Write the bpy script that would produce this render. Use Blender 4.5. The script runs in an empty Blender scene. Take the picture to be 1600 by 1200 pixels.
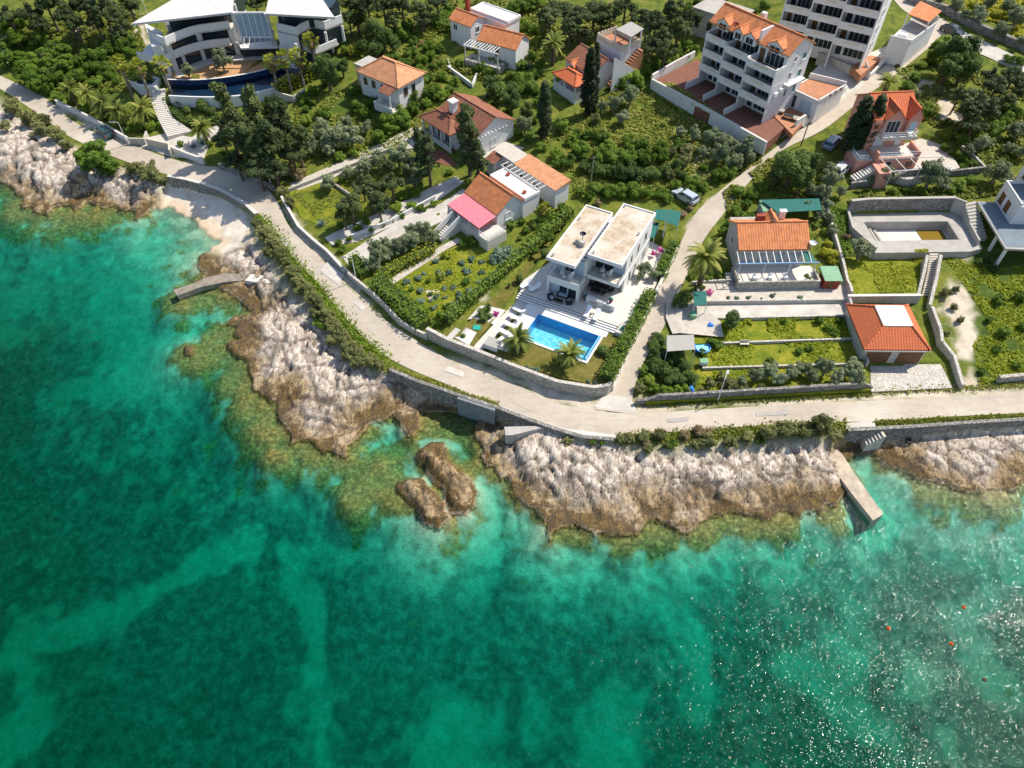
import bpy, math, random
import numpy as np
from mathutils import Vector, Matrix
from mathutils.geometry import delaunay_2d_cdt
R = math.radians
random.seed(7); rng = np.random.default_rng(7)
C = bpy.context.scene.collection
SC = bpy.context.scene

# ------------------------------------------------------------------ camera, sky, sun, exposure
CAM_H, PITCH, FPX = 75.0, R(49.5), 800 / math.tan(R(35))
cam_d = bpy.data.cameras.new("camera"); cam_d.sensor_width = 36; cam_d.angle = R(70)
cam_d.clip_start = 0.5; cam_d.clip_end = 6000
cam = bpy.data.objects.new("camera", cam_d); C.objects.link(cam)
cam.location = (0, 0, CAM_H); cam.rotation_euler = (R(90) - PITCH, 0, 0)
SC.camera = cam
SUN_EL, SUN_AZ = R(52), R(62)            # azimuth clockwise from +Y
W = bpy.data.worlds.new("World"); SC.world = W; W.use_nodes = True
wn = W.node_tree; sky = wn.nodes.new("ShaderNodeTexSky"); sky.sky_type = 'NISHITA'; sky.sun_disc = False
sky.sun_elevation = SUN_EL; sky.sun_rotation = SUN_AZ
wn.links.new(sky.outputs[0], wn.nodes["Background"].inputs[0]); wn.nodes["Background"].inputs[1].default_value = 0.125
sl = bpy.data.lights.new("sun", 'SUN'); sl.energy = 4.3; sl.angle = R(0.5); sl.color = (1, .93, .82)
so = bpy.data.objects.new("sun", sl); C.objects.link(so)
sd = Vector((math.sin(SUN_AZ) * math.cos(SUN_EL), math.cos(SUN_AZ) * math.cos(SUN_EL), math.sin(SUN_EL)))
so.rotation_euler = sd.to_track_quat('Z', 'Y').to_euler(); so.location = sd * 300
SC.view_settings.view_transform = 'Standard'; SC.view_settings.look = 'None'
SC.view_settings.exposure = 0.47; SC.view_settings.gamma = 1; SC.view_settings.use_curve_mapping = False

# ------------------------------------------------------------------ photograph pixel -> world
CP, SP = math.cos(PITCH), math.sin(PITCH)
def ray(px, py):
    u = (px - 800) / FPX; v = -(py - 600) / FPX
    return u, CP + v * SP, -SP + v * CP
def PX(px, py, z=0.0):
    u, f, d = ray(px, py); t = (z - CAM_H) / d
    return Vector((u * t, f * t, z))
def PXL(pts, z=0.0): return [PX(p[0], p[1], z) for p in pts]
def m_per_px(p):                            # metres per photo pixel at a world point
    depth = p.y * CP + (CAM_H - p.z) * SP
    return depth / FPX

# ------------------------------------------------------------------ numpy noise
def _hash(ix, iy, s):
    h = (ix.astype(np.int64) * 374761393 + iy.astype(np.int64) * 668265263 + s * 1442695041) & 0xffffffff
    h = ((h ^ (h >> 13)) * 1274126177) & 0xffffffff
    h = ((h ^ (h >> 16)) * 2246822519) & 0xffffffff
    return ((h ^ (h >> 15)) & 0xffffff) / float(0xffffff)
def vnoise(x, y, s=0):
    ix = np.floor(x); iy = np.floor(y); fx = x - ix; fy = y - iy
    fx = fx * fx * fx * (fx * (fx * 6 - 15) + 10); fy = fy * fy * fy * (fy * (fy * 6 - 15) + 10)
    a = _hash(ix, iy, s); b = _hash(ix + 1, iy, s); c = _hash(ix, iy + 1, s); d = _hash(ix + 1, iy + 1, s)
    return (a + (b - a) * fx) * (1 - fy) + (c + (d - c) * fx) * fy
def fbm(x, y, s=0, o=4):
    r = 0; a = .5; t = 0
    for i in range(o):
        r = r + a * vnoise(x + 17.3 * i, y - 9.1 * i, s + i); t += a; a *= .5; x = x * 2.03; y = y * 2.03
    return r / t
def worley(x, y, s=0):
    ix = np.floor(x); iy = np.floor(y); d1 = np.full(x.shape, 9.); d2 = np.full(x.shape, 9.); cid = np.zeros(x.shape)
    for i in (-1, 0, 1):
        for j in (-1, 0, 1):
            hx = ix + i + _hash(ix + i, iy + j, s); hy = iy + j + _hash(ix + i, iy + j, s + 7)
            d = np.hypot(hx - x, hy - y); m = d < d1
            d2 = np.where(m, d1, np.minimum(d2, d)); cid = np.where(m, _hash(ix + i, iy + j, s + 13), cid); d1 = np.where(m, d, d1)
    return d1, d2, cid
def sstep(a, b, x):
    t = np.clip((x - a) / (b - a), 0, 1); return t * t * (3 - 2 * t)

# ------------------------------------------------------------------ terrain description
class RBF:
    def __init__(self, pts):
        P = []
        for px, py, z in pts:
            w = PX(px, py, z); P.append((w.x, w.y, z))
        P = np.array(P); self.xy = P[:, :2]; self.mean = P[:, 2].mean()
        D = np.hypot(*(self.xy[:, None] - self.xy[None]).transpose(2, 0, 1))
        self.w = np.linalg.solve(D + np.eye(len(P)) * .3 * -1, P[:, 2] - self.mean)
    def __call__(self, x, y):
        x = np.asarray(x, float); y = np.asarray(y, float); r = np.full(x.shape, self.mean)
        for (a, b), w in zip(self.xy, self.w): r = r + w * np.hypot(x - a, y - b)
        return r
INLAND = RBF([(-60, 100, 4.5), (50, 160, 3.6), (130, 210, 3.3), (200, 240, 3.1), (300, 270, 3.1), (400, 310, 3.1), (450, 365, 3.1), (520, 440, 3.1),
    (600, 530, 3.1), (700, 590, 3.1), (800, 620, 3.1), (900, 655, 3.1), (1000, 660, 3.1), (1200, 645, 3.1), (1400, 635, 3.1), (1650, 625, 3.1),
    (1800, 640, 3.2), (1800, 400, 8), (1800, 150, 13), (1800, -100, 17),
    (970, 600, 3.4), (1010, 530, 4.3), (1045, 440, 5.2), (1080, 360, 6.2), (1130, 310, 7.2), (1200, 240, 9), (1290, 180, 10.6), (1360, 125, 11.6), (1440, 65, 13), (1520, 60, 13.5), (1600, 110, 12.5),
    (1120, 620, 3.5), (1340, 600, 3.5), (1430, 590, 3.6), (1120, 560, 4.2), (1320, 540, 4.4), (1120, 500, 5), (1310, 490, 5), (1200, 420, 6.4), (1320, 380, 6.6), (1200, 320, 7.4), (1420, 430, 5.6), (1560, 560, 3.8), (1560, 480, 5), (1540, 400, 6.2), (1420, 300, 8.2), (1590, 300, 8.2), (1390, 250, 9.6), (1290, 280, 8.6), (1500, 200, 10.6), (1570, 20, 14.5), (1460, 130, 12),
    (1160, 180, 10.2), (1080, 130, 10.4), (1290, 110, 12.2), (1360, 20, 15), (1200, -10, 16), (1000, 20, 13.5), (1100, 30, 12.6),
    (668, 530, 3.1), (742, 564, 3.1), (800, 588, 3.1), (870, 614, 3.1), (940, 622, 3.15), (880, 570, 4.4), (770, 545, 4.4), (900, 480, 5.3), (980, 350, 6.4), (830, 420, 5.6), (700, 500, 4.2), (620, 460, 4), (740, 400, 5), (700, 380, 5.2), (620, 390, 4), (560, 380, 3.7), (500, 330, 4),
    (800, 340, 6), (830, 290, 6.8), (920, 270, 7.4), (1020, 220, 8.4), (870, 180, 8.8), (950, 130, 10), (750, 240, 7), (650, 280, 5.4), (560, 260, 5), (480, 250, 4.5), (500, 180, 6.3), (600, 150, 8), (720, 150, 8.6), (640, 90, 9.5), (760, 70, 11), (680, 0, 12.5), (560, 0, 12), (850, 60, 11.5),
    (420, 240, 4.2), (380, 200, 5), (330, 235, 3.6), (240, 190, 4.6), (250, 140, 6.6), (330, 170, 5.6), (150, 150, 4.4), (200, 120, 6), (300, 100, 8), (420, 80, 8.6), (400, 10, 10.5), (230, 40, 8.8), (120, 80, 6.6), (30, 60, 7), (100, 0, 9.5), (-60, 0, 9), (250, -60, 12), (700, -100, 15), (1200, -120, 19), (1600, -120, 19), (-200, -100, 12)])
SHELF = RBF([(0, 215, 3.6), (60, 240, 3.6), (40, 270, 2.6), (110, 260, 3.4), (90, 300, 1.5), (160, 290, 2.4), (180, 310, 1.2), (230, 290, 2.6), (215, 325, 1), (-60, 180, 3.4),
    (250, 310, 1.2), (290, 305, 1.3), (340, 325, 1.5), (375, 355, 1.5), (370, 390, 1.6), (345, 400, 1), (400, 420, 2), (430, 440, 2.3), (355, 430, 1.2), (400, 470, 1.2), (450, 500, 2.3), (420, 530, 1.5), (480, 560, 2.2), (430, 590, 1.2), (530, 590, 2), (510, 640, 1.1), (470, 640, 1.3), (560, 620, 1.8), (590, 600, 2.2), (600, 635, 1.2), (520, 690, .8), (640, 632, 1.3), (690, 645, .9), (660, 650, .7), (740, 670, .6),
    (780, 680, 2.1), (830, 690, 2.8), (810, 740, 1.7), (900, 730, 2.6), (880, 790, 1.1), (950, 760, 2), (1000, 730, 2.6), (1060, 760, 1.8), (1110, 720, 2.6), (1180, 760, 1.7), (1240, 730, 2.2), (1280, 770, 1.2), (1300, 720, 1.8), (1350, 690, 1.4), (1420, 700, 1.2), (1500, 720, 1.1), (1580, 700, 1.4), (1700, 700, 1.2), (1590, 735, .7)])
COAST_PX = [(-300, 60), (-120, 190), (-40, 262), (0, 282), (32, 300), (42, 320), (75, 331), (95, 320), (115, 325), (135, 312), (160, 322), (190, 326), (220, 340), (235, 327), (244, 322),
    (270, 326), (297, 342), (325, 364), (341, 380), (328, 390), (312, 396), (310, 417), (322, 430), (300, 446), (345, 446), (362, 460), (380, 467), (400, 488), (375, 495), (352, 502), (375, 511), (365, 520), (375, 529),
    (355, 542), (385, 557), (395, 570), (390, 590), (405, 617), (432, 622), (445, 655), (455, 685), (487, 692), (512, 702), (532, 710), (545, 700), (555, 685), (566, 671), (597, 657), (622, 649), (632, 664), (648, 682), (664, 668), (658, 650), (690, 641),
    (715, 640), (772, 656), (752, 661), (745, 672), (762, 705), (772, 742), (787, 747), (797, 765), (812, 772), (820, 792), (837, 797), (857, 812), (862, 834), (880, 825), (897, 815), (920, 827), (940, 834), (975, 833), (1000, 822),
    (1005, 806), (1040, 815), (1070, 827), (1087, 820), (1100, 802), (1137, 802), (1175, 810), (1200, 803), (1262, 796), (1312, 790), (1327, 768), (1336, 740), (1324, 722), (1355, 707), (1380, 715), (1385, 730), (1415, 737), (1440, 750), (1462, 755),
    (1500, 762), (1550, 762), (1600, 752), (1700, 745), (2100, 740)]
ISLES_PX = [[(662, 697), (675, 690), (692, 690), (702, 717), (720, 738), (735, 747), (748, 767), (741, 792), (725, 803), (707, 802), (697, 787), (695, 770), (680, 752), (667, 730), (650, 717), (650, 705)],
    [(645, 748), (660, 747), (680, 770), (694, 789), (702, 810), (685, 827), (660, 815), (650, 792), (630, 772), (620, 765), (622, 752)], [(287, 541), (299, 541), (299, 552), (288, 552)]]
# seaward edge of the road plateau; third value = width over which the ground falls away (small = wall)
EDGE_PX = [(-300, 20, 5), (-120, 90, 5), (0, 146, 5), (50, 176, 4), (110, 218, 3), (190, 252, 3), (262, 275, .4), (320, 288, .4), (362, 306, .4), (396, 331, .4), (410, 350, 3), (425, 372, 4), (450, 412, 4), (490, 455, 4), (530, 505, 4), (562, 540, 4), (590, 566, 2.5),
    (608, 577, .4), (650, 594, .4), (715, 617, .4), (777, 637, .4), (825, 655, .4), (870, 671, .6), (910, 684, .6), (960, 688, .8), (1000, 684, 3), (1100, 678, 3.5), (1200, 668, 3.5), (1290, 672, 2), (1325, 672, .4), (1425, 667, .4), (1600, 657, .4), (1760, 650, .5), (2100, 640, 1)]
def _arr(px, z): return np.array([tuple(PX(p[0], p[1], z))[:2] for p in px])
COAST = _arr(COAST_PX, 0.0); ISLES = [_arr(i, 0.) for i in ISLES_PX]; EDGE = _arr(EDGE_PX, 3.1); EDGE_W = np.array([p[2] for p in EDGE_PX], float)
FAR = np.array([(2500., 3000.), (-2500., 3000.)])
LAND_POLY = np.vstack([COAST, [[2500, COAST[-1][1]]], FAR, [[-2500, COAST[0][1]]]])
INL_POLY = np.vstack([EDGE, [[2500, EDGE[-1][1]]], FAR, [[-2500, EDGE[0][1]]]])
def in_poly(x, y, P):
    x = np.asarray(x, float); y = np.asarray(y, float); r = np.zeros(x.shape, bool); n = len(P)
    for i in range(n):
        x1, y1 = P[i]; x2, y2 = P[(i + 1) % n]
        if y1 == y2: continue
        c = ((y1 > y) != (y2 > y)) & (x < (x2 - x1) * (y - y1) / (y2 - y1) + x1); r ^= c
    return r
def dist_line(x, y, P, val=None, closed=False):
    x = np.asarray(x, float); y = np.asarray(y, float); d = np.full(x.shape, 1e9); v = np.zeros(x.shape); n = len(P)
    for i in range(n if closed else n - 1):
        a = P[i]; b = P[(i + 1) % n]; e = b - a; L = max(e @ e, 1e-9)
        t = np.clip(((x - a[0]) * e[0] + (y - a[1]) * e[1]) / L, 0, 1)
        q = (x - a[0] - t * e[0]) ** 2 + (y - a[1] - t * e[1]) ** 2
        if val is not None: v = np.where(q < d, val[i] * (1 - t) + val[(i + 1) % n] * t, v)
        d = np.minimum(d, q)
    return (np.sqrt(d), v) if val is not None else np.sqrt(d)
def wavy(x, y):
    return x + (fbm(x * .5, y * .5, 3, 3) - .5) * 2.2, y + (fbm(x * .5, y * .5, 9, 3) - .5) * 2.2
def shore_s(x, y):
    xw, yw = wavy(x, y)
    s = dist_line(xw, yw, COAST); s = np.where(in_poly(xw, yw, LAND_POLY), s, -s)
    for I in ISLES:
        xi = x + (xw - x) * .3; yi = y + (yw - y) * .3; q = dist_line(xi, yi, I, closed=True); q = np.where(in_poly(xi, yi, I), q, -q); s = np.maximum(s, q)
    return s
def edge_t(x, y):
    d, w = dist_line(x, y, EDGE, EDGE_W); s = np.where(in_poly(x, y, INL_POLY), d, -d)
    return sstep(-1, 0, s / w), s
BEACH = _arr([(243, 318), (262, 290), (300, 290), (345, 305), (385, 335), (395, 360), (372, 385), (345, 392), (320, 380), (290, 345), (262, 332)], 1.2)
def terrain(x, y, full=False):
    x = np.asarray(x, float); y = np.asarray(y, float)
    s = shore_s(x, y); t, es = edge_t(x, y); inl = INLAND(x, y)
    beach = sstep(-1.5, 1.0, np.where(in_poly(x, y, BEACH), 1, -1) * dist_line(x, y, BEACH, closed=True)) * (t < .5)
    sh = np.clip(SHELF(x, y), .5, 4)
    isl = np.zeros(x.shape, bool)
    for I in ISLES: isl |= in_poly(x, y, I) | (dist_line(x, y, I, closed=True) < 1.5)
    sh = np.where(isl, 1.15, sh)
    ramp = np.where(beach > .4, 7., np.where(isl, .9, 3.0 + 2.5 * fbm(x * .2, y * .2, 5, 2)))
    base = sh * .82 * sstep(-.05, 1, s / ramp) + .12
    # broken limestone: blocks, ledges and cracks
    d1, d2, cid = worley(x * .30 + 1.1 * fbm(x * .3, y * .3, 2, 2), y * .22 + .5 * fbm(x * .2, y * .3, 12, 2), 4)
    e1, e2, cid2 = worley(x * 1.25, y * 1.05 + x * .25, 8)
    rn = fbm(x * .9, y * .9, 21, 4)
    crack = 1 - sstep(0, .10, d2 - d1); crack2 = 1 - sstep(0, .12, e2 - e1)
    rk = (cid - .5) * .95 - crack * .55 + (cid2 - .5) * .36 - crack2 * .17 + (rn - .5) * .42
    amp = sstep(-1.5, 1.2, s) * (1 - beach) * (1 - t) * (1 - sstep(-3, -1, es) * .6)
    fold = np.abs(fbm(x * .55 + y * .3, y * .16 - x * .1, 41, 3) - .5) * 2; gully = 1 - sstep(0, .16, fold)
    rid = 1 - np.abs(fbm(x * 1.9, y * 1.9, 45, 3) - .5) * 2
    z = base + (rk * .48 + (rid - .7) * .12 - gully * .4) * amp
    hq = .36; zw = z + (fbm(x * .25, y * .25, 47, 2) - .5) * .6; fr_ = zw / hq - np.floor(zw / hq); zt_ = (np.floor(zw / hq) + sstep(.72, .96, fr_)) * hq - (zw - z)
    z = z + (zt_ - z) * .92 * amp
    dp = 10.5 * (1 - np.exp(np.minimum(s, 0) / 21.0)); dp = dp * (1 - .62 * np.exp(-(np.hypot(x - BEACH[:, 0].mean() + 4, y - BEACH[:, 1].mean() + 3) / 20.) ** 2)) 
    uw = -dp - .1 + (rk * .38 * np.exp(np.minimum(s, 0) / 5.0)) * (1 - beach) + (fbm(x * .12, y * .12, 31, 3) - .5) * .9 * sstep(0, -8, s)
    z = np.where(s > 0, np.maximum(z, np.where(beach > .3, .02, .10 + .25 * cid)), np.minimum(uw, np.where(beach > .3, -.02, .3)))
    z = z * (1 - t) + inl * t
    if full: return z, s, t, es, beach, rk, np.maximum(crack, gully * .8), crack2, cid
    return z
PADS = []     # flat pads: (polygon Nx2, z)
def ground(x, y):
    xa = np.array([x]); ya = np.array([y]); t = edge_t(xa, ya)[0][0]
    z = float(INLAND(xa, ya)[0]) if t > .99 else float(terrain(xa, ya)[0])
    for P, pz, bb in PADS:
        if bb[0] <= x <= bb[2] and bb[1] <= y <= bb[3] and in_poly(xa, ya, P)[0]: z = max(z, pz)
    return z
def GX(px, py, up=0.0):
    z = 4.0
    for i in range(9):
        p = PX(px, py, z + up); z2 = ground(p.x, p.y)
        if abs(z2 - z) < .02: break
        z = z + (z2 - z) * .85
    p = PX(px, py, z + up); p.z = z; return p

# ------------------------------------------------------------------ node helpers
class NT:
    def __init__(s, name, rough=.8, spec=.3):
        s.m = bpy.data.materials.new(name); s.m.use_nodes = True; s.t = s.m.node_tree; s.b = s.t.nodes["Principled BSDF"]
        s.b.inputs["Roughness"].default_value = rough; s.b.inputs["Specular IOR Level"].default_value = spec; s.pos = None
    def n(s, ty, **k):
        n = s.t.nodes.new(ty)
        for a, b in k.items(): setattr(n, a, b)
        return n
    def set(s, sock, v):
        if isinstance(v, bpy.types.NodeSocket): s.t.links.new(v, sock)
        elif isinstance(v, (tuple, list)) and sock.type == 'RGBA': sock.default_value = (*v[:3], 1)
        else: sock.default_value = v
    def coord(s, kind='pos'):
        if kind == 'pos': return s.n("ShaderNodeNewGeometry").outputs["Position"]
        return s.n("ShaderNodeTexCoord").outputs[{'obj': "Object", 'uv': "UV"}[kind]]
    def mapping(s, vec, scale=(1, 1, 1), rot=(0, 0, 0)):
        n = s.n("ShaderNodeMapping"); s.set(n.inputs[0], vec); n.inputs["Scale"].default_value = scale; n.inputs["Rotation"].default_value = rot; return n.outputs[0]
    def noise(s, scale, detail=4, vec=None, rough=.6, dist=0):
        n = s.n("ShaderNodeTexNoise"); n.inputs["Scale"].default_value = scale; n.inputs["Detail"].default_value = detail; n.inputs["Roughness"].default_value = rough; n.inputs["Distortion"].default_value = dist
        s.set(n.inputs["Vector"], vec if vec is not None else s.coord()); return n.outputs["Fac"]
    def voro(s, scale, vec=None, feature='F1', out="Distance"):
        n = s.n("ShaderNodeTexVoronoi", feature=feature); n.inputs["Scale"].default_value = scale
        s.set(n.inputs["Vector"], vec if vec is not None else s.coord()); return n.outputs[out]
    def ramp(s, fac, stops, interp='LINEAR'):
        n = s.n("ShaderNodeValToRGB"); e = n.color_ramp.elements; n.color_ramp.interpolation = interp; s.set(n.inputs[0], fac)
        while len(e) < len(stops): e.new(.5)
        for k, (p, c) in zip(e, stops):
            k.position = p; k.color = (*c, 1) if isinstance(c, (tuple, list)) else (c, c, c, 1)
        return n.outputs[0]
    def mix(s, f, a, b, mode='MIX'):
        n = s.n("ShaderNodeMix", data_type='RGBA', blend_type=mode); s.set(n.inputs[0], f); s.set(n.inputs[6], a); s.set(n.inputs[7], b); return n.outputs[2]
    def math(s, op, a, b=0.0, c=0.0):
        n = s.n("ShaderNodeMath", operation=op); s.set(n.inputs[0], a); s.set(n.inputs[1], b); s.set(n.inputs[2], c); return n.outputs[0]
    def mrange(s, v, a, b, c=0., d=1., smooth=False):
        n = s.n("ShaderNodeMapRange"); n.interpolation_type = 'SMOOTHSTEP' if smooth else 'LINEAR'
        s.set(n.inputs[0], v); n.inputs[1].default_value = a; n.inputs[2].default_value = b; n.inputs[3].default_value = c; n.inputs[4].default_value = d; return n.outputs[0]
    def attr(s, name, out="Fac"): return s.n("ShaderNodeAttribute", attribute_name=name).outputs[out]
    def sep(s, v):
        n = s.n("ShaderNodeSeparateXYZ"); s.set(n.inputs[0], v); return n.outputs
    def rand(s): return s.n("ShaderNodeObjectInfo").outputs["Random"]
    def bump(s, h, strength=.5, dist=.1):
        n = s.n("ShaderNodeBump"); n.inputs["Strength"].default_value = strength; n.inputs["Distance"].default_value = dist; s.set(n.inputs["Height"], h); s.set(s.b.inputs["Normal"], n.outputs[0]); return n.outputs[0]
    def col(s, c): s.set(s.b.inputs["Base Color"], c); return s.m
M = {}
def plain(name, c, rough=.7, var=.12, scale=1.5, metal=0, spec=.3, bump=0):
    t = NT(name, rough, spec); n = t.noise(scale, 4)
    lo = tuple(x * (1 - var) for x in c); hi = tuple(min(1, x * (1 + var)) for x in c)
    t.col(t.ramp(n, [(.3, lo), (.7, hi)])); t.b.inputs["Metallic"].default_value = metal
    if bump: t.bump(t.noise(scale * 6, 3), bump, .03)
    M[name] = t.m; return t.m

# ------------------------------------------------------------------ mesh building
class MB:
    def __init__(s): s.v = []; s.f = []; s.uv = []
    def face(s, pts, uv=None):
        i = len(s.v); s.v += [tuple(p) for p in pts]; s.f.append(tuple(range(i, i + len(pts)))); s.uv += uv if uv else [(p[0], p[1]) for p in pts]; return s
    def prism(s, poly, z0, z1, bottom=False):
        n = len(poly); a = 0
        for i in range(n): a += poly[i][0] * poly[(i + 1) % n][1] - poly[(i + 1) % n][0] * poly[i][1]
        if a < 0: poly = poly[::-1]
        zt = (lambda i: z1[i]) if isinstance(z1, (list, tuple)) else (lambda i: z1)
        s.face([(p[0], p[1], zt(i)) for i, p in enumerate(poly)])
        if bottom: s.face([(p[0], p[1], z0) for p in poly[::-1]])
        u = 0
        for i in range(n):
            p = poly[i]; q = poly[(i + 1) % n]; L = math.hypot(q[0] - p[0], q[1] - p[1])
            s.face([(p[0], p[1], z0), (q[0], q[1], z0), (q[0], q[1], zt((i + 1) % n)), (p[0], p[1], zt(i))], [(u, z0), (u + L, z0), (u + L, z1 if not isinstance(z1, (list, tuple)) else zt(i)), (u, zt(i))]); u += L
        return s
    def box(s, x0, y0, z0, x1, y1, z1):
        if x0 > x1: x0, x1 = x1, x0
        if y0 > y1: y0, y1 = y1, y0
        return s.prism([(x0, y0), (x1, y0), (x1, y1), (x0, y1)], z0, z1, True)
    def bar(s, p, q, w, h=None):
        h = h or w; p = Vector(p); q = Vector(q); d = (q - p); 
        if d.length < 1e-6: return s
        d.normalize(); up = Vector((0, 0, 1)) if abs(d.z) < .95 else Vector((1, 0, 0)); a = d.cross(up).normalized() * w / 2; b = a.cross(d).normalized() * h / 2
        k = [(-a - b), (a - b), (a + b), (-a + b)]
        P = [p + x for x in k]; Q = [q + x for x in k]
        for i in range(4): j = (i + 1) % 4; s.face([P[i], Q[i], Q[j], P[j]][::-1])
        s.face(P[::-1][::-1]); s.face(Q[::-1]); return s
    def tube(s, pts, rad, n=8, cap=True):
        rings = []
        for i, p in enumerate(pts):
            p = Vector(p); a = Vector(pts[max(i - 1, 0)]); b = Vector(pts[min(i + 1, len(pts) - 1)]); d = (b - a).normalized()
            up = Vector((0, 0, 1)) if abs(d.z) < .9 else Vector((1, 0, 0)); u = d.cross(up).normalized(); w = u.cross(d)
            r = rad[i] if isinstance(rad, (list, tuple)) else rad
            rings.append([p + u * r * math.cos(2 * math.pi * k / n) + w * r * math.sin(2 * math.pi * k / n) for k in range(n)])
        for A, B in zip(rings, rings[1:]):
            for k in range(n): s.face([A[k], A[(k + 1) % n], B[(k + 1) % n], B[k]][::-1])
        if cap: s.face(rings[0]); s.face(rings[-1][::-1])
        return s
    def lathe(s, c, prof, n=14):
        c = Vector(c)
        for (r0, z0), (r1, z1) in zip(prof, prof[1:]):
            for k in range(n):
                a = 2 * math.pi * k / n; b = 2 * math.pi * (k + 1) / n
                q = [c + Vector((r0 * math.cos(a), r0 * math.sin(a), z0)), c + Vector((r0 * math.cos(b), r0 * math.sin(b), z0)), c + Vector((r1 * math.cos(b), r1 * math.sin(b), z1)), c + Vector((r1 * math.cos(a), r1 * math.sin(a), z1))]
                if r0 < 1e-4: q = q[1:]
                elif r1 < 1e-4: q = q[:3]
                s.face(q)
        return s
    def build(s, name, mat, parent=None, bevel=0, smooth=False):
        me = bpy.data.meshes.new(name); me.from_pydata(s.v, [], s.f); me.materials.append(mat)
        uv = me.uv_layers.new(name="UVMap"); flat = [c for q in s.uv for c in q]
        if len(flat) == len(me.loops) * 2: uv.data.foreach_set("uv", flat)
        if smooth: me.polygons.foreach_set("use_smooth", [True] * len(me.polygons))
        o = bpy.data.objects.new(name, me); C.objects.link(o)
        if parent: o.parent = parent
        if bevel: b = o.modifiers.new("bevel", 'BEVEL'); b.width = bevel; b.segments = 2; b.limit_method = 'ANGLE'
        return o
def tag(o, label=None, cat=None, group=None, kind=None):
    if label: o['label'] = label
    if cat: o['category'] = cat
    if group: o['group'] = group
    if kind: o['kind'] = kind
    return o
def thing(name, label, cat, loc=(0, 0, 0), rz=0, group=None):
    o = bpy.data.objects.new(name, None); o.empty_display_size = .3; C.objects.link(o); o.location = loc; o.rotation_euler = (0, 0, rz)
    return tag(o, label, cat, group)
def copy_tree(o, parent=None):
    c = o.copy(); C.objects.link(c)
    if parent: c.parent = parent
    for ch in list(o.children): copy_tree(ch, c)
    return c
def np_mesh(name, V, F, mat, parent=None, attrs=None, smooth=False):
    """V (n,3); F (m,k) with constant k"""
    me = bpy.data.meshes.new(name); n, k = F.shape
    me.vertices.add(len(V)); me.vertices.foreach_set("co", V.astype(np.float32).ravel())
    me.loops.add(n * k); me.loops.foreach_set("vertex_index", F.astype(np.int32).ravel())
    me.polygons.add(n); me.polygons.foreach_set("loop_start", np.arange(0, n * k, k, dtype=np.int32)); me.polygons.foreach_set("loop_total", np.full(n, k, dtype=np.int32))
    if smooth: me.polygons.foreach_set("use_smooth", np.ones(n, bool))
    for a, val in (attrs or {}).items():
        if val.ndim == 1: me.attributes.new(a, 'FLOAT', 'POINT').data.foreach_set("value", val.astype(np.float32))
        else: me.attributes.new(a, 'FLOAT_COLOR', 'POINT').data.foreach_set("color", val.astype(np.float32).ravel())
    me.materials.append(mat); me.update(); me.validate()
    o = bpy.data.objects.new(name, me); C.objects.link(o)
    if parent: o.parent = parent
    return o
# ------------------------------------------------------------------ ground sheet
def axis(segs):
    out = []
    for a, b, st in segs: out += list(np.arange(a, b, st))
    return np.array(out + [segs[-1][1]])
gx = axis([(-2400, -600, 150), (-600, -230, 18), (-230, -105, 1.2), (-105, 75, .27), (75, 130, .7), (130, 240, 1.5), (240, 600, 18), (600, 2400, 150)])
gy = axis([(-1500, -100, 120), (-100, 0, 8), (0, 30, .7), (30, 125, .27), (125, 160, .6), (160, 300, 1.2), (300, 600, 20), (600, 2400, 150)])
X, Y = np.meshgrid(gx, gy); sh = X.shape; X = X.ravel(); Y = Y.ravel()
Z, S, T, ES, BE, RKN, CR, CR2, CID = terrain(X, Y, True)
Z = np.where((ES > 4) & (T > .99), Z + (fbm(X * .35, Y * .35, 51, 3) - .5) * .25, Z)
Z = np.where(np.hypot(X, Y - 100) > 400, Z - 1, Z)
CUTS = [([(836, 487), (944, 520), (917, 571), (814, 525)], 4.8, 2.6), ([(1345, 343), (1484, 343), (1505, 379), (1364, 380)], 7.2, 4.6), ([(262, 120), (400, 112), (500, 88), (502, 112), (430, 138), (340, 152), (262, 150)], 8.3, 6.0)]
for pts, zz, lo in CUTS:
    P = _arr(pts, zz); b_ = (X > P[:, 0].min()) & (X < P[:, 0].max()) & (Y > P[:, 1].min()) & (Y < P[:, 1].max()); ii = np.where(b_)[0]; ii = ii[in_poly(X[ii], Y[ii], P)]; Z[ii] = np.minimum(Z[ii], lo)
def field(lines, circles):
    f = np.zeros(X.shape)
    for pts, w in lines:
        P = _arr(pts, -4.0); f = np.maximum(f, np.exp(-(dist_line(X, Y, P) / w) ** 2))
    for px, py, r in circles:
        p = PX(px, py, -4.); f = np.maximum(f, np.exp(-(((X - p.x) ** 2 + (Y - p.y) ** 2) / r ** 2)))
    return f
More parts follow.
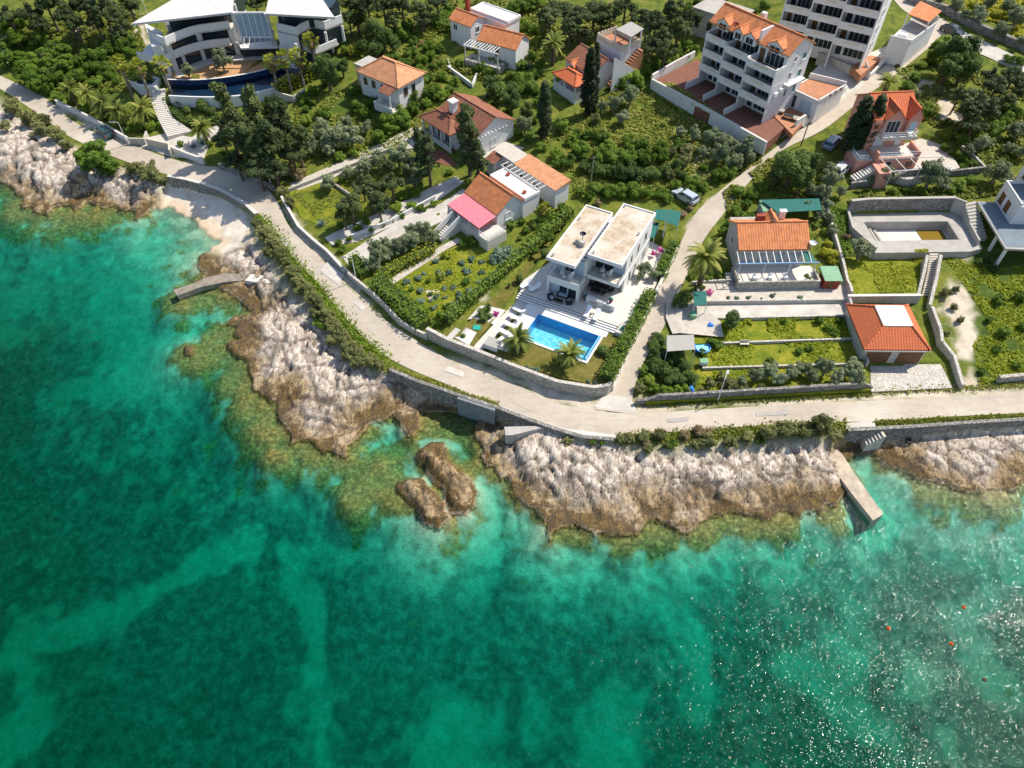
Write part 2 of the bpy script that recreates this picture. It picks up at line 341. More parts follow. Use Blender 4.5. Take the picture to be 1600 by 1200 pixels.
sand_f = field([([(-20, 990), (100, 960), (160, 940), (230, 905), (330, 868), (400, 838)], 2.0), ([(440, 850), (478, 925), (490, 1000), (480, 1060), (495, 1180)], 1.6), ([(-10, 1000), (20, 1060), (0, 1130)], 3.),
    ([(0, 450), (120, 455), (200, 520), (240, 590)], 11.), ([(1010, 880), (1050, 960), (1100, 1010), (1100, 1100)], 1.6), ([(1350, 1000), (1300, 1060), (1360, 1120), (1450, 1180)], 3.5), ([(540, 870), (600, 880), (640, 875)], .9),
    ([(440, 720), (470, 740)], 2), ([(620, 700), (580, 760), (540, 790), (500, 830)], 5.), ([(840, 830), (780, 830), (740, 840)], 4.5), ([(1600, 800), (1450, 800), (1360, 770)], 6), ([(1600, 880), (1500, 960), (1560, 1040)], 2.5)],
    [(690, 1160, 4.5), (960, 1180, 4), (1500, 1150, 4), (1250, 1040, 4), (480, 1110, 4), (330, 470, 17), (800, 560, 3), (1100, 840, 3), (1000, 860, 3), (260, 420, 17), (300, 560, 7), (1450, 1050, 4)])
reef_f = field([], [(470, 705, 5.5), (505, 728, 4.5), (430, 690, 5), (410, 655, 5), (385, 620, 4.6), (450, 730, 4), (590, 780, 4.6), (560, 800, 3.6), (622, 795, 3.6), (600, 755, 3), (360, 480, 5), (330, 490, 4), (300, 500, 4), (350, 560, 3.5), (330, 585, 3.2), (60, 345, 7), (110, 350, 9), (160, 350, 8), (200, 350, 6), (700, 670, 4), (740, 690, 3), (750, 750, 1.6), (770, 760, 1.4), (890, 845, 2.6), (960, 850, 2.4), (1030, 850, 2.6), (1090, 850, 2.6), (1140, 835, 2.6), (1200, 830, 2.6), (1280, 825, 2.4), (1450, 765, 4), (1520, 775, 5), (1580, 770, 3), (1400, 735, 3.5), (1430, 780, 2.4)])
nz = fbm(X * .11, Y * .11, 61, 4); nz2 = fbm(X * .55, Y * .55, 63, 4)
sandy = np.clip(sand_f * 1.25 + (nz - .60) * 1.5 + (nz2 - .5) * .9, 0, 1); sandy = sstep(.18, .85, sandy + (nz2 - .5) * .45 + (fbm(X * .05, Y * .05, 71, 3) - .58) * .8) * .62
near = np.exp(np.minimum(S, 0) / 5.)
reef = np.clip(reef_f * 1.15 + near * .7 + (nz2 - .5) * 1.5 + (nz - .5) * .8 - .42 - BE, 0, 1); reef = sstep(.12, .5, reef) * (S < .3)
rise = np.clip(reef_f * 1.3 - .15, 0, 1) * (S < 0) * (1 - BE); Z = np.where(S < 0, Z + (np.maximum(Z, -.45 + (nz2 - .5) * .7 + RKN * .25) - Z) * rise, Z)
shallow_sand = sstep(-11, -4, S)                                   # pale sand and rubble close to shore
sandy = np.maximum(sandy, np.maximum(shallow_sand * .85, np.exp(-(np.hypot(X - BEACH[:, 0].mean() + 4, Y - BEACH[:, 1].mean() + 3) / 17.) ** 2)) * (1 - sstep(.42, .62, nz2) * .7))
sandy = np.where(S > 0, BE, sandy)
rock = np.clip((1 - T) * (1 - BE), 0, 1) * (S > -.2)
zone = np.stack([rock, sandy, reef, np.ones_like(rock)], 1)
def paint(polys, soft=.8):
    f = np.zeros(X.shape)
    for pts, z in polys:
        P = _arr(pts, z); b = (X > P[:, 0].min() - 3) & (X < P[:, 0].max() + 3) & (Y > P[:, 1].min() - 3) & (Y < P[:, 1].max() + 3)
        xb = X[b] + (nz2[b] - .5) * 2.5; yb = Y[b] + (nz[b] - .5) * 5
        d = dist_line(xb, yb, P, closed=True); d = np.where(in_poly(xb, yb, P), d, -d); f[b] = np.maximum(f[b], sstep(-soft, soft, d))
    return f
dirt = paint([([(672, 545), (740, 568), (800, 590), (870, 615), (925, 622), (955, 618), (935, 645), (890, 637), (850, 628), (800, 600), (725, 580), (690, 560)], 3.1),
    ([(992, 632), (1120, 630), (1360, 614), (1500, 610), (1640, 600), (1640, 618), (1200, 638), (1000, 650)], 3.1),
    ([(440, 330), (470, 355), (515, 400), (560, 450), (620, 515), (640, 530), (600, 505), (535, 442), (475, 382), (446, 350)], 3.1),
    ([(90, 165), (200, 225), (270, 252), (320, 262), (310, 266), (200, 232), (95, 182)], 3.2),
    ([(1470, 440), (1500, 450), (1510, 480), (1530, 520), (1530, 560), (1500, 555), (1490, 510), (1465, 480)], 4.6), ([(1520, 580), (1535, 600), (1505, 610)], 3.6),
    ([(1480, 330), (1520, 400), (1500, 410)], 6), ([(1130, 300), (1150, 305), (1090, 370), (1075, 360)], 6.5),
    ([(640, 420), (700, 395), (730, 420), (760, 470), (700, 470), (680, 490), (640, 470)], 4.5), ([(1080, 240), (1110, 240), (1105, 265), (1085, 275)], 8.5), ([(1400, 110), (1450, 130), (1500, 150), (1480, 170), (1440, 150)], 11.5),
    ([(100, 50), (130, 30), (165, 25), (150, 45), (110, 70)], 8), ([(195, 40), (225, 45), (232, 65), (205, 60)], 8.6), ([(0, 60), (20, 80), (30, 95), (0, 90)], 7), ([(1090, 470), (1330, 465), (1330, 495), (1090, 495)], 5.2), ([(1480, 160), (1520, 170), (1500, 200), (1470, 190)], 11)])
lush = np.clip(paint([([(1500, 380), (1650, 400), (1650, 600), (1540, 600), (1520, 520), (1500, 430)], 5), ([(470, 290), (520, 285), (545, 330), (500, 350), (470, 320)], 4), ([(500, 140), (580, 150), (560, 200), (480, 190)], 7),
    ([(1000, 130), (1100, 150), (1190, 230), (1080, 210), (1000, 170)], 9), ([(1320, 400), (1440, 395), (1440, 460), (1330, 465)], 5.6), ([(130, 40), (170, 30), (160, 70), (120, 75)], 8), ([(140, 130), (200, 120), (190, 145), (150, 150)], 6), ([(800, 180), (850, 190), (840, 220), (800, 210)], 8.5)]), 0, 1)
zone2 = np.stack([dirt, lush, np.where(S > 0, 0., sandy), np.ones_like(rock)], 1)
ny, nx = sh; I = np.arange(nx * ny).reshape(ny, nx)
Fq = np.stack([I[:-1, :-1].ravel(), I[:-1, 1:].ravel(), I[1:, 1:].ravel(), I[1:, :-1].ravel()], 1)

t = NT("ground_material", .9, .15)
zc = t.n("ShaderNodeSeparateColor"); t.set(zc.inputs[0], t.attr("zone", "Color")); zr, zs, zf = zc.outputs[:3]
z2 = t.n("ShaderNodeSeparateColor"); t.set(z2.inputs[0], t.attr("zone2", "Color")); zd, zl, _ = z2.outputs[:3]
pos = t.coord(); pz = t.sep(pos)[2]
n1 = t.noise(.09, 5); n2 = t.noise(.6, 6); n3 = t.noise(3.5, 5); n4 = t.noise(.25, 6)
gr = t.ramp(n2, [(.25, (.05, .085, .012)), (.45, (.12, .16, .02)), (.6, (.2, .215, .03)), (.75, (.30, .26, .09))])
gl = t.ramp(n2, [(.25, (.04, .075, .01)), (.5, (.085, .13, .018)), (.75, (.15, .18, .03))])
gr = t.mix(zl, gr, gl); gr = t.mix(t.mrange(n3, .35, .7, 0, .5), gr, (.03, .045, .01))
di = t.ramp(n2, [(.25, (.42, .34, .25)), (.5, (.58, .50, .39)), (.75, (.66, .59, .48))]); di = t.mix(t.mrange(n3, .55, .75, 0, .45), di, (.2, .17, .1))
inland_c = t.mix(zd, gr, di)
# limestone: pale, with weathered grey and ochre belts that hug the waterline
rk = t.ramp(n2, [(.22, (.39, .315, .245)), (.4, (.63, .525, .425)), (.6, (.75, .65, .545)), (.8, (.79, .715, .63))])
rk = t.mix(t.mrange(n3, .55, .75, 0, .5), rk, (.36, .32, .28))
ins = t.attr("inshore"); hz = t.math('ADD', t.math('ADD', ins, t.mrange(n4, .25, .75, -2.8, 2.8)), t.math('ADD', t.mrange(n3, .25, .75, -.8, .8), t.math('MULTIPLY', t.math('SUBTRACT', pz, 1.2), .5)))
och = t.ramp(n2, [(.3, (.22, .135, .05)), (.5, (.42, .285, .13)), (.7, (.56, .43, .26))])
gry = t.ramp(n2, [(.3, (.17, .14, .11)), (.55, (.32, .26, .19)), (.75, (.45, .37, .27))])
rk = t.mix(t.mrange(hz, 5.2, 3.6, 0, .65), rk, gry); rk = t.mix(t.mrange(hz, 3.7, 1.7, 0, .8), rk, och); rk = t.mix(t.mrange(t.math('ADD', hz, t.math('MULTIPLY', pz, 1.2)), 2.0, .8, 0, .88), rk, t.ramp(n3, [(.3, (.05, .032, .010)), (.7, (.20, .125, .035))]))
crk = t.attr("crack"); rk = t.mix(t.math('MULTIPLY', crk, .88), rk, (.075, .06, .045))
ln = t.math('ABSOLUTE', t.math('SUBTRACT', t.noise(.8, 4, t.mapping(pos, (1.9, .55, 1), (0, 0, .25)), .6, .8), .5)); vk = t.mrange(ln, 0, .028, .75, 0); rk = t.mix(t.math('MULTIPLY', vk, .6), rk, (.13, .10, .08))
sand = t.ramp(n2, [(.3, (.56, .47, .36)), (.5, (.68, .6, .5)), (.7, (.76, .71, .63))]); sand = t.mix(t.mrange(pz, .55, .12, 0, .8), sand, (.55, .40, .25))
land = t.mix(zr, inland_c, rk); 
beach_m = t.math('MULTIPLY', zs, t.mrange(pz, 2.2, 1.6, 0, 1)); land = t.mix(beach_m, land, sand)
# sea floor
cau = t.noise(1.1, 6, rough=.7); weed = t.ramp(t.noise(.9, 7, rough=.75), [(.30, (.028, .055, .040)), (.5, (.085, .145, .105)), (.7, (.20, .28, .20))])
seas = t.ramp(n2, [(.25, (.25, .32, .21)), (.5, (.36, .43, .30)), (.75, (.48, .53, .39))]); seas = t.mix(t.mrange(t.noise(2.2, 5), .48, .68, 0, .5), seas, (.22, .2, .11))
bed = t.mix(zs, weed, seas)
ree = t.ramp(t.noise(2.0, 7, rough=.75), [(.32, (.05, .032, .008)), (.5, (.20, .13, .028)), (.68, (.48, .33, .10))]); bed = t.mix(t.math('MULTIPLY', zf, .92), bed, ree)
ccc = t.mix(t.mrange(pz, -.12, .06), bed, land)
t.col(ccc)
hr = t.math('ADD', t.math('MULTIPLY', t.noise(1.6, 7, rough=.7), 1.2), t.math('MULTIPLY', t.mrange(ln, 0, .05), .5))
hgt = t.math('ADD', t.math('ADD', t.math('MULTIPLY', n3, .5), t.math('MULTIPLY', t.noise(9, 4), .3)), t.math('MULTIPLY', hr, zr)); t.bump(hgt, .9, .18)
M["ground"] = t.m
land_o = np_mesh("ground", np.stack([X, Y, Z], 1), Fq, M["ground"], attrs={"zone": zone, "zone2": zone2, "inshore": np.clip(S, -3, 14) + (nz2 - .5) * 1.5 + (nz - .5) * 5, "crack": np.clip(CR * .9 + CR2 * .6, 0, 1) * rock})
tag(land_o, kind="structure"); print("ground verts", len(X))

# ------------------------------------------------------------------ sea
t = NT("sea_water", .05); nt = t.t; nt.nodes.remove(t.b); out = [n for n in nt.nodes if n.type == 'OUTPUT_MATERIAL'][0]
pos = t.coord(); w1 = t.noise(.35, 2, t.mapping(pos, (1, 1.7, 1), (0, 0, -.35))); w2 = t.noise(2.0, 2, t.mapping(pos, (.8, 1.9, 1), (0, 0, .2)), .55); wp = t.mrange(t.noise(.13, 3, t.mapping(pos, (.6, 1.6, 1))), .35, .65, .62, 1.1)
h = t.math('ADD', t.math('MULTIPLY', w1, .2), t.math('MULTIPLY', t.math('SUBTRACT', w2, .5), t.math('MULTIPLY', wp, .26)))
bp = t.n("ShaderNodeBump"); bp.inputs["Strength"].default_value = 1.0; bp.inputs["Distance"].default_value = .62; t.set(bp.inputs["Height"], h)
fr = t.n("ShaderNodeFresnel"); fr.inputs[0].default_value = 1.19; t.set(fr.inputs[1], bp.outputs[0])
gl = t.n("ShaderNodeBsdfGlossy"); gl.inputs["Roughness"].default_value = .075; t.set(gl.inputs["Normal"], bp.outputs[0])
tr = t.n("ShaderNodeBsdfTransparent"); mx = t.n("ShaderNodeMixShader"); t.set(mx.inputs[0], fr.outputs[0]); t.set(mx.inputs[1], tr.outputs[0]); t.set(mx.inputs[2], gl.outputs[0])
nt.links.new(mx.outputs[0], out.inputs[0])
ab = t.n("ShaderNodeVolumeAbsorption"); ab.inputs["Color"].default_value = (0, .900, .872, 1); ab.inputs["Density"].default_value = .50; nt.links.new(ab.outputs[0], out.inputs[1])
M["sea"] = t.m
tag(MB().box(-2300, -1400, -40, 2300, 900, 0).build("sea", M["sea"]), kind="structure")

# ------------------------------------------------------------------ roads
def resample(pts, step):
    pts = [Vector(p) for p in pts]; out = []; 
    for a, b in zip(pts, pts[1:]):
        n = max(1, int((b - a).length / step)); out += [a.lerp(b, i / n) for i in range(n)]
    return out + [pts[-1]]
def smooth_line(pts, it=2):
    for _ in range(it):
        q = [pts[0]]
        for a, b in zip(pts, pts[1:]): q += [a.lerp(b, .25), a.lerp(b, .75)]
        pts = q + [pts[-1]]
    return pts
def at_n(pts, n):
    L = [0]
    for a, b in zip(pts, pts[1:]): L.append(L[-1] + (b - a).length)
    out = []; j = 0
    for i in range(n):
        d = L[-1] * i / (n - 1)
        while j < len(L) - 2 and L[j + 1] < d: j += 1
        out.append(pts[j].lerp(pts[j + 1], min(1, (d - L[j]) / max(L[j + 1] - L[j], 1e-6))))
    return out
def ribbon(name, left, right, mat, off=.05, across=6, step=1.2, hfun=None):
    n = max(len(left), len(right)) * 12
    A = at_n(smooth_line(left), n); B = at_n(smooth_line(right), n); V = []; 
    hf = hfun or (lambda x, y: float(INLAND(np.array([x]), np.array([y]))[0]))
    for a, b in zip(A, B):
        for k in range(across + 1):
            p = a.lerp(b, k / across); V.append((p.x, p.y, hf(p.x, p.y) + off))
    c = across + 1; F = np.array([(i * c + k, i * c + k + 1, (i + 1) * c + k + 1, (i + 1) * c + k) for i in range(n - 1) for k in range(across)])
    V = np.array(V); 
    o = np_mesh(name, V, F[:, ::-1], mat); return tag(o, kind="structure")
def drape(name, px, mat, off=.06, grid=.8, kind="structure", world=None):
    P = world or [GX(*p) for p in px]; P = [Vector((p.x, p.y)) for p in P]
    xs = [p.x for p in P]; ys = [p.y for p in P]; pts = []; arr = np.array([tuple(p) for p in P])
    for a, b in zip(P, P[1:] + P[:1]):
        n = max(1, int((b - a).length / grid)); pts += [a.lerp(b, i / n) for i in range(n)]
    nb = len(pts); gxx, gyy = np.meshgrid(np.arange(min(xs), max(xs), grid), np.arange(min(ys), max(ys), grid)); gxx = gxx.ravel(); gyy = gyy.ravel()
    ok = in_poly(gxx, gyy, arr) & (dist_line(gxx, gyy, arr, closed=True) > grid * .4)
    pts += [Vector((a, b)) for a, b in zip(gxx[ok], gyy[ok])]
    vo, _, fo, _, _, _ = delaunay_2d_cdt(pts, [(i, (i + 1) % nb) for i in range(nb)], [], 1, 1e-5)
    V = np.array([tuple(v) for v in vo]); z = INLAND(V[:, 0], V[:, 1]) + off
    for i in range(len(V)):
        for Q, pz, bb in PADS:
            if bb[0] <= V[i, 0] <= bb[2] and bb[1] <= V[i, 1] <= bb[3] and in_poly(V[i:i+1, 0], V[i:i+1, 1], Q)[0]: z[i] = max(z[i], pz + off)
    F = np.array([tuple(f) for f in fo if len(f) == 3])
    a = V[F[:, 1]] - V[F[:, 0]]; b = V[F[:, 2]] - V[F[:, 0]]; fl = (a[:, 0] * b[:, 1] - a[:, 1] * b[:, 0]) < 0; F[fl] = F[fl][:, ::-1]
    o = np_mesh(name, np.column_stack([V, z]), F, mat); return tag(o, kind=kind)
t = NT("road_asphalt", .9, .2); n1 = t.noise(.12, 4); n2 = t.noise(1.3, 5); n3 = t.noise(14, 3)
c = t.ramp(n1, [(.3, (.40, .335, .265)), (.5, (.49, .42, .335)), (.7, (.56, .495, .405))]); c = t.mix(t.mrange(n2, .45, .75, 0, .45), c, (.56, .51, .44)); c = t.mix(t.mrange(n3, .5, .75, 0, .3), c, (.3, .27, .23))
tr_ = t.mrange(t.noise(.9, 3, t.mapping(t.coord(), (.35, 1.6, 1), (0, 0, .1))), .52, .7, 0, .4); c = t.mix(tr_, c, (.33, .295, .25)); ck = t.mrange(t.voro(.16, t.coord(), 'DISTANCE_TO_EDGE'), 0, .006, .4, 0); c = t.mix(ck, c, (.25, .22, .19)); t.col(c); t.bump(n3, .3, .02); M["road"] = t.m
t = NT("concrete_path", .85, .2); n1 = t.noise(.5, 5); n3 = t.noise(8, 3)
c = t.ramp(n1, [(.3, (.42, .39, .34)), (.55, (.56, .52, .46)), (.75, (.62, .58, .52))]); c = t.mix(t.mrange(n3, .5, .75, 0, .25), c, (.33, .3, .26)); t.col(c); t.bump(n3, .2, .02); M["concrete"] = t.m
ROAD_IN = [(-120, 78), (-40, 112), (0, 127), (50, 148), (88, 166), (97, 182), (155, 214), (200, 227), (265, 249), (312, 260), (347, 263), (400, 284), (422, 300), (438, 322), (447, 350), (475, 380), (507, 410), (535, 440), (565, 472), (600, 502), (650, 532), (700, 562), (725, 577), (800, 597), (850, 624), (892, 636), (927, 641), (962, 645), (997, 647), (1087, 642), (1200, 635), (1400, 625), (1600, 615), (1760, 607)]
ROAD_OUT = [(-120, 92), (-40, 128), (0, 143), (50, 172), (88, 200), (110, 215), (150, 233), (190, 249), (262, 272), (320, 286), (362, 303), (400, 329), (425, 356), (445, 385), (460, 402), (485, 430), (510, 458), (540, 498), (575, 533), (597, 552), (640, 575), (700, 600), (777, 634), (825, 653), (880, 672), (920, 680), (965, 682), (1000, 678), (1050, 674), (1200, 663), (1365, 657), (1480, 650), (1600, 644), (1760, 637)]
ribbon("road", PXL(ROAD_OUT, 3.15), PXL(ROAD_IN, 3.15), M["road"], .06)
LANE_L = [(930, 640), (950, 598), (1000, 517), (1037, 432), (1060, 387), (1085, 332), (1125, 298), (1162, 270), (1200, 240), (1237, 212), (1300, 165), (1340, 138), (1395, 92), (1450, 48), (1440, 38), (1425, 26), (1405, 12), (1380, -20)]
LANE_R = [(996, 648), (985, 622), (1005, 565), (1035, 517), (1050, 482), (1072, 432), (1098, 375), (1130, 335), (1152, 305), (1180, 275), (1215, 237), (1282, 208), (1320, 178), (1360, 145), (1407, 112), (1455, 72), (1475, 55), (1500, 48), (1450, 15), (1410, -25)]
GL = [GX(*p) for p in LANE_L]; GR = [GX(*p) for p in LANE_R]
ribbon("lane", GR, GL, M["road"], .09)
TR_L = [(1450, 46), (1500, 72), (1545, 90), (1600, 118), (1660, 150)]; TR_R = [(1465, 30), (1500, 47), (1550, 70), (1600, 95), (1660, 122)]
ribbon("track", [GX(*p) for p in TR_L], [GX(*p) for p in TR_R], M["concrete"], .07)
# ------------------------------------------------------------------ building materials
t = NT("white_wall", .75, .3); n = t.noise(1.6, 5, t.mapping(t.coord(), (2.2, 2.2, .25))); c = t.ramp(n, [(.3, (.61, .595, .565)), (.45, (.69, .68, .66)), (.7, (.72, .71, .69))]); t.col(t.mix(t.mrange(t.noise(.35, 4), .55, .75, 0, .35), c, (.58, .56, .52))); M["white_wall"] = t.m
plain("shaded_concrete", (.20, .215, .22), .9, .2, 1.2); plain("cream_wall", (.62, .55, .43), .8, .1, .6); plain("grey_wall", (.42, .40, .37), .85, .15, .5)  # sea wall patch concrete: darker and bluish, shade put into its colour
plain("jetty_stone", (.25, .215, .17), .9, .3, 1.2, bump=.5); plain("deck_grey", (.16, .20, .23), .8, .15, 1); plain("pink_wall", (.62, .30, .22), .8, .08, .5); plain("white_trim", (.69, .68, .66), .5, .03); plain("pale_floor", (.60, .56, .50), .6, .06, 1.2)
plain("terracotta_floor", (.42, .19, .10), .8, .14, 1.0); plain("brown_floor", (.20, .085, .055), .8, .15, 1.2); plain("dark_frame", (.03, .03, .035), .4, .1); plain("steel", (.45, .46, .48), .35, .08, 2, .8)
plain("brown_wood", (.16, .075, .03), .55, .2, 4); plain("blue_frame", (.20, .33, .50), .5, .1); plain("green_cloth", (.02, .13, .11), .8, .25, 4); plain("awning_pink", (.66, .20, .24), .7, .12, 2)
plain("black_wicker", (.018, .017, .017), .6, .2, 6); plain("white_plastic", (.82, .82, .82), .4, .03); plain("canvas_grey", (.36, .34, .31), .8, .06); plain("bare_concrete", (.40, .375, .335), .9, .14, .8, bump=.2)
plain("blue_tarp", (.03, .20, .62), .45, .25, 3); plain("green_paint", (.18, .36, .20), .6, .15, 2); plain("teal_plastic", (.02, .33, .25), .5, .1); plain("orange_plastic", (.80, .12, .02), .4, .05); plain("red_brick", (.30, .06, .035), .8, .2, 3)
plain("rubber", (.015, .015, .015), .7, .1); plain("shutter_teal", (.02, .16, .13), .6, .1); plain("blue_panel", (.40, .50, .58), .4, .06); plain("gravel_grey", (.50, .47, .42), .95, .2, 5); plain("bark", (.14, .10, .07), .95, .3, 4, bump=.5); plain("pale_bark", (.24, .20, .15), .95, .3, 4, bump=.5)
plain("white_gravel", (.58, .55, .51), .95, .15, 6); plain("ochre_gravel", (.46, .27, .13), .95, .14, 2.5); plain("stone_floor", (.50, .45, .38), .9, .15, 1.5)
plain("navy_tile", (.012, .035, .085), .25, .3, 4)
t = NT("window_glass", .08, .6); t.col(t.mix(t.noise(.7, 3), (.012, .02, .028), (.035, .05, .06))); M["glass"] = t.m
t = NT("pale_glass", .1, .6); t.col(t.mix(t.noise(.7, 3), (.20, .26, .28), (.30, .36, .37))); M["pale_glass"] = t.m
def tile(name, base, dark, rough=.75, patch=.3):
    t = NT(name, rough, .25); uv = t.coord('uv'); u, v, _ = t.sep(uv)
    ru = t.math('ABSOLUTE', t.math('SINE', t.math('MULTIPLY', u, math.pi / .36))); rv = t.math('FRACT', t.math('MULTIPLY', v, 1 / .42))
    n = t.noise(1.3, 5); n2 = t.noise(6, 3)
    c = t.ramp(n, [(.3, tuple(x * (1 - patch) for x in base)), (.55, base), (.75, tuple(min(1, x * (1 + patch * .7)) for x in base))])
    c = t.mix(t.mrange(n2, .5, .75, 0, .35), c, dark); c = t.mix(t.mrange(t.noise(.6, 6, rough=.7), .55, .72, 0, .5), c, tuple(x * .5 + .05 for x in base)); c = t.mix(t.mrange(ru, .35, .0, 0, .55), c, dark); c = t.mix(t.mrange(rv, .16, .0, 0, .6), c, dark)
    t.col(c); t.bump(t.math('ADD', ru, t.math('MULTIPLY', rv, .6)), .6, .06); M[name] = t.m
tile("tile_orange", (.68, .25, .10), (.30, .085, .035)); tile("tile_light", (.68, .32, .16), (.30, .12, .06)); tile("tile_brown", (.32, .13, .075), (.09, .04, .025), patch=.3); tile("tile_red", (.62, .165, .065), (.22, .045, .02), patch=.08); tile("tile_white", (.62, .59, .57), (.44, .42, .40), patch=.04)
def stonewall(name, a, b, mortar, sc=2.6):
    t = NT(name, .9, .2); p = t.mapping(t.coord(), (1, 1, 1.5)); c = t.ramp(t.voro(sc, p, 'F1', "Color"), [(.2, a), (.8, b)]); e = t.voro(sc, p, 'DISTANCE_TO_EDGE')
    c = t.mix(t.mrange(e, .0, .09, .8, 0), c, mortar); c = t.mix(t.mrange(t.noise(.5, 4), .45, .7, 0, .4), c, tuple(x * .6 for x in b)); t.col(c); t.bump(t.mrange(e, 0, .12), .7, .06); M[name] = t.m
stonewall("stone_wall", (.34, .31, .26), (.56, .52, .45), (.17, .15, .12)); stonewall("dark_stone", (.17, .16, .145), (.36, .34, .30), (.06, .055, .05)); stonewall("pale_stone", (.50, .46, .40), (.66, .62, .55), (.34, .30, .25), 3.2)
t = NT("roof_membrane", .9, .15); n = t.noise(.35, 6, rough=.7); c = t.ramp(n, [(.36, (.58, .53, .45)), (.5, (.50, .42, .32)), (.6, (.40, .29, .185)), (.68, (.54, .48, .39))]); c = t.mix(t.mrange(t.noise(2.5, 5), .5, .7, 0, .4), c, (.70, .66, .58)); t.col(c); M["membrane"] = t.m
t = NT("pool_caustic_tile", .3, .4); caustic_net = t.voro(1.0, t.mapping(t.coord(), (1, 1, 0)), 'DISTANCE_TO_EDGE'); c = t.ramp(t.noise(1.2, 4), [(.3, (.16, .66, .82)), (.7, (.26, .78, .90))]); c = t.mix(t.mrange(caustic_net, 0, .14, .7, 0), c, (.5, .9, .95)); t.col(c); M["pool_caustic_tile"] = t.m  # pale cell edges paint rippling caustic light into the tile colour
plain("pool_dark_tile", (.03, .34, .72), .3, .2, 3)
t = NT("pool_water", .03); t.t.nodes.remove(t.b); o_ = [n for n in t.t.nodes if n.type == 'OUTPUT_MATERIAL'][0]; bpn = t.n("ShaderNodeBump"); bpn.inputs["Strength"].default_value = .5; bpn.inputs["Distance"].default_value = .1; t.set(bpn.inputs["Height"], t.noise(3, 3))
fr = t.n("ShaderNodeFresnel"); t.set(fr.inputs[1], bpn.outputs[0]); g_ = t.n("ShaderNodeBsdfGlossy"); g_.inputs["Roughness"].default_value = .05; t.set(g_.inputs["Normal"], bpn.outputs[0]); tr = t.n("ShaderNodeBsdfTransparent"); tr.inputs[0].default_value = (.80, .97, .99, 1)
mx = t.n("ShaderNodeMixShader"); t.set(mx.inputs[0], fr.outputs[0]); t.set(mx.inputs[1], tr.outputs[0]); t.set(mx.inputs[2], g_.outputs[0]); t.t.links.new(mx.outputs[0], o_.inputs[0]); M["pool_water"] = t.m
t = NT("mown_lawn", .95, .1); n = t.noise(.7, 6, rough=.7); t.col(t.mix(t.mrange(t.noise(5, 4), .45, .75, 0, .5), t.ramp(n, [(.3, (.075, .09, .014)), (.5, (.15, .135, .03)), (.7, (.24, .19, .065))]), (.05, .07, .012))); t.bump(t.noise(14, 3), .5, .05); M["lawn"] = t.m
t = NT("wild_grass", .95, .1); n = t.noise(.5, 6, rough=.7); t.col(t.mix(t.mrange(t.noise(3, 5), .45, .7, 0, .6), t.ramp(n, [(.3, (.10, .15, .015)), (.5, (.20, .22, .02)), (.65, (.32, .28, .035)), (.8, (.40, .31, .10))]), (.07, .11, .014))); t.bump(t.noise(9, 4), .7, .12); M["wild_grass"] = t.m

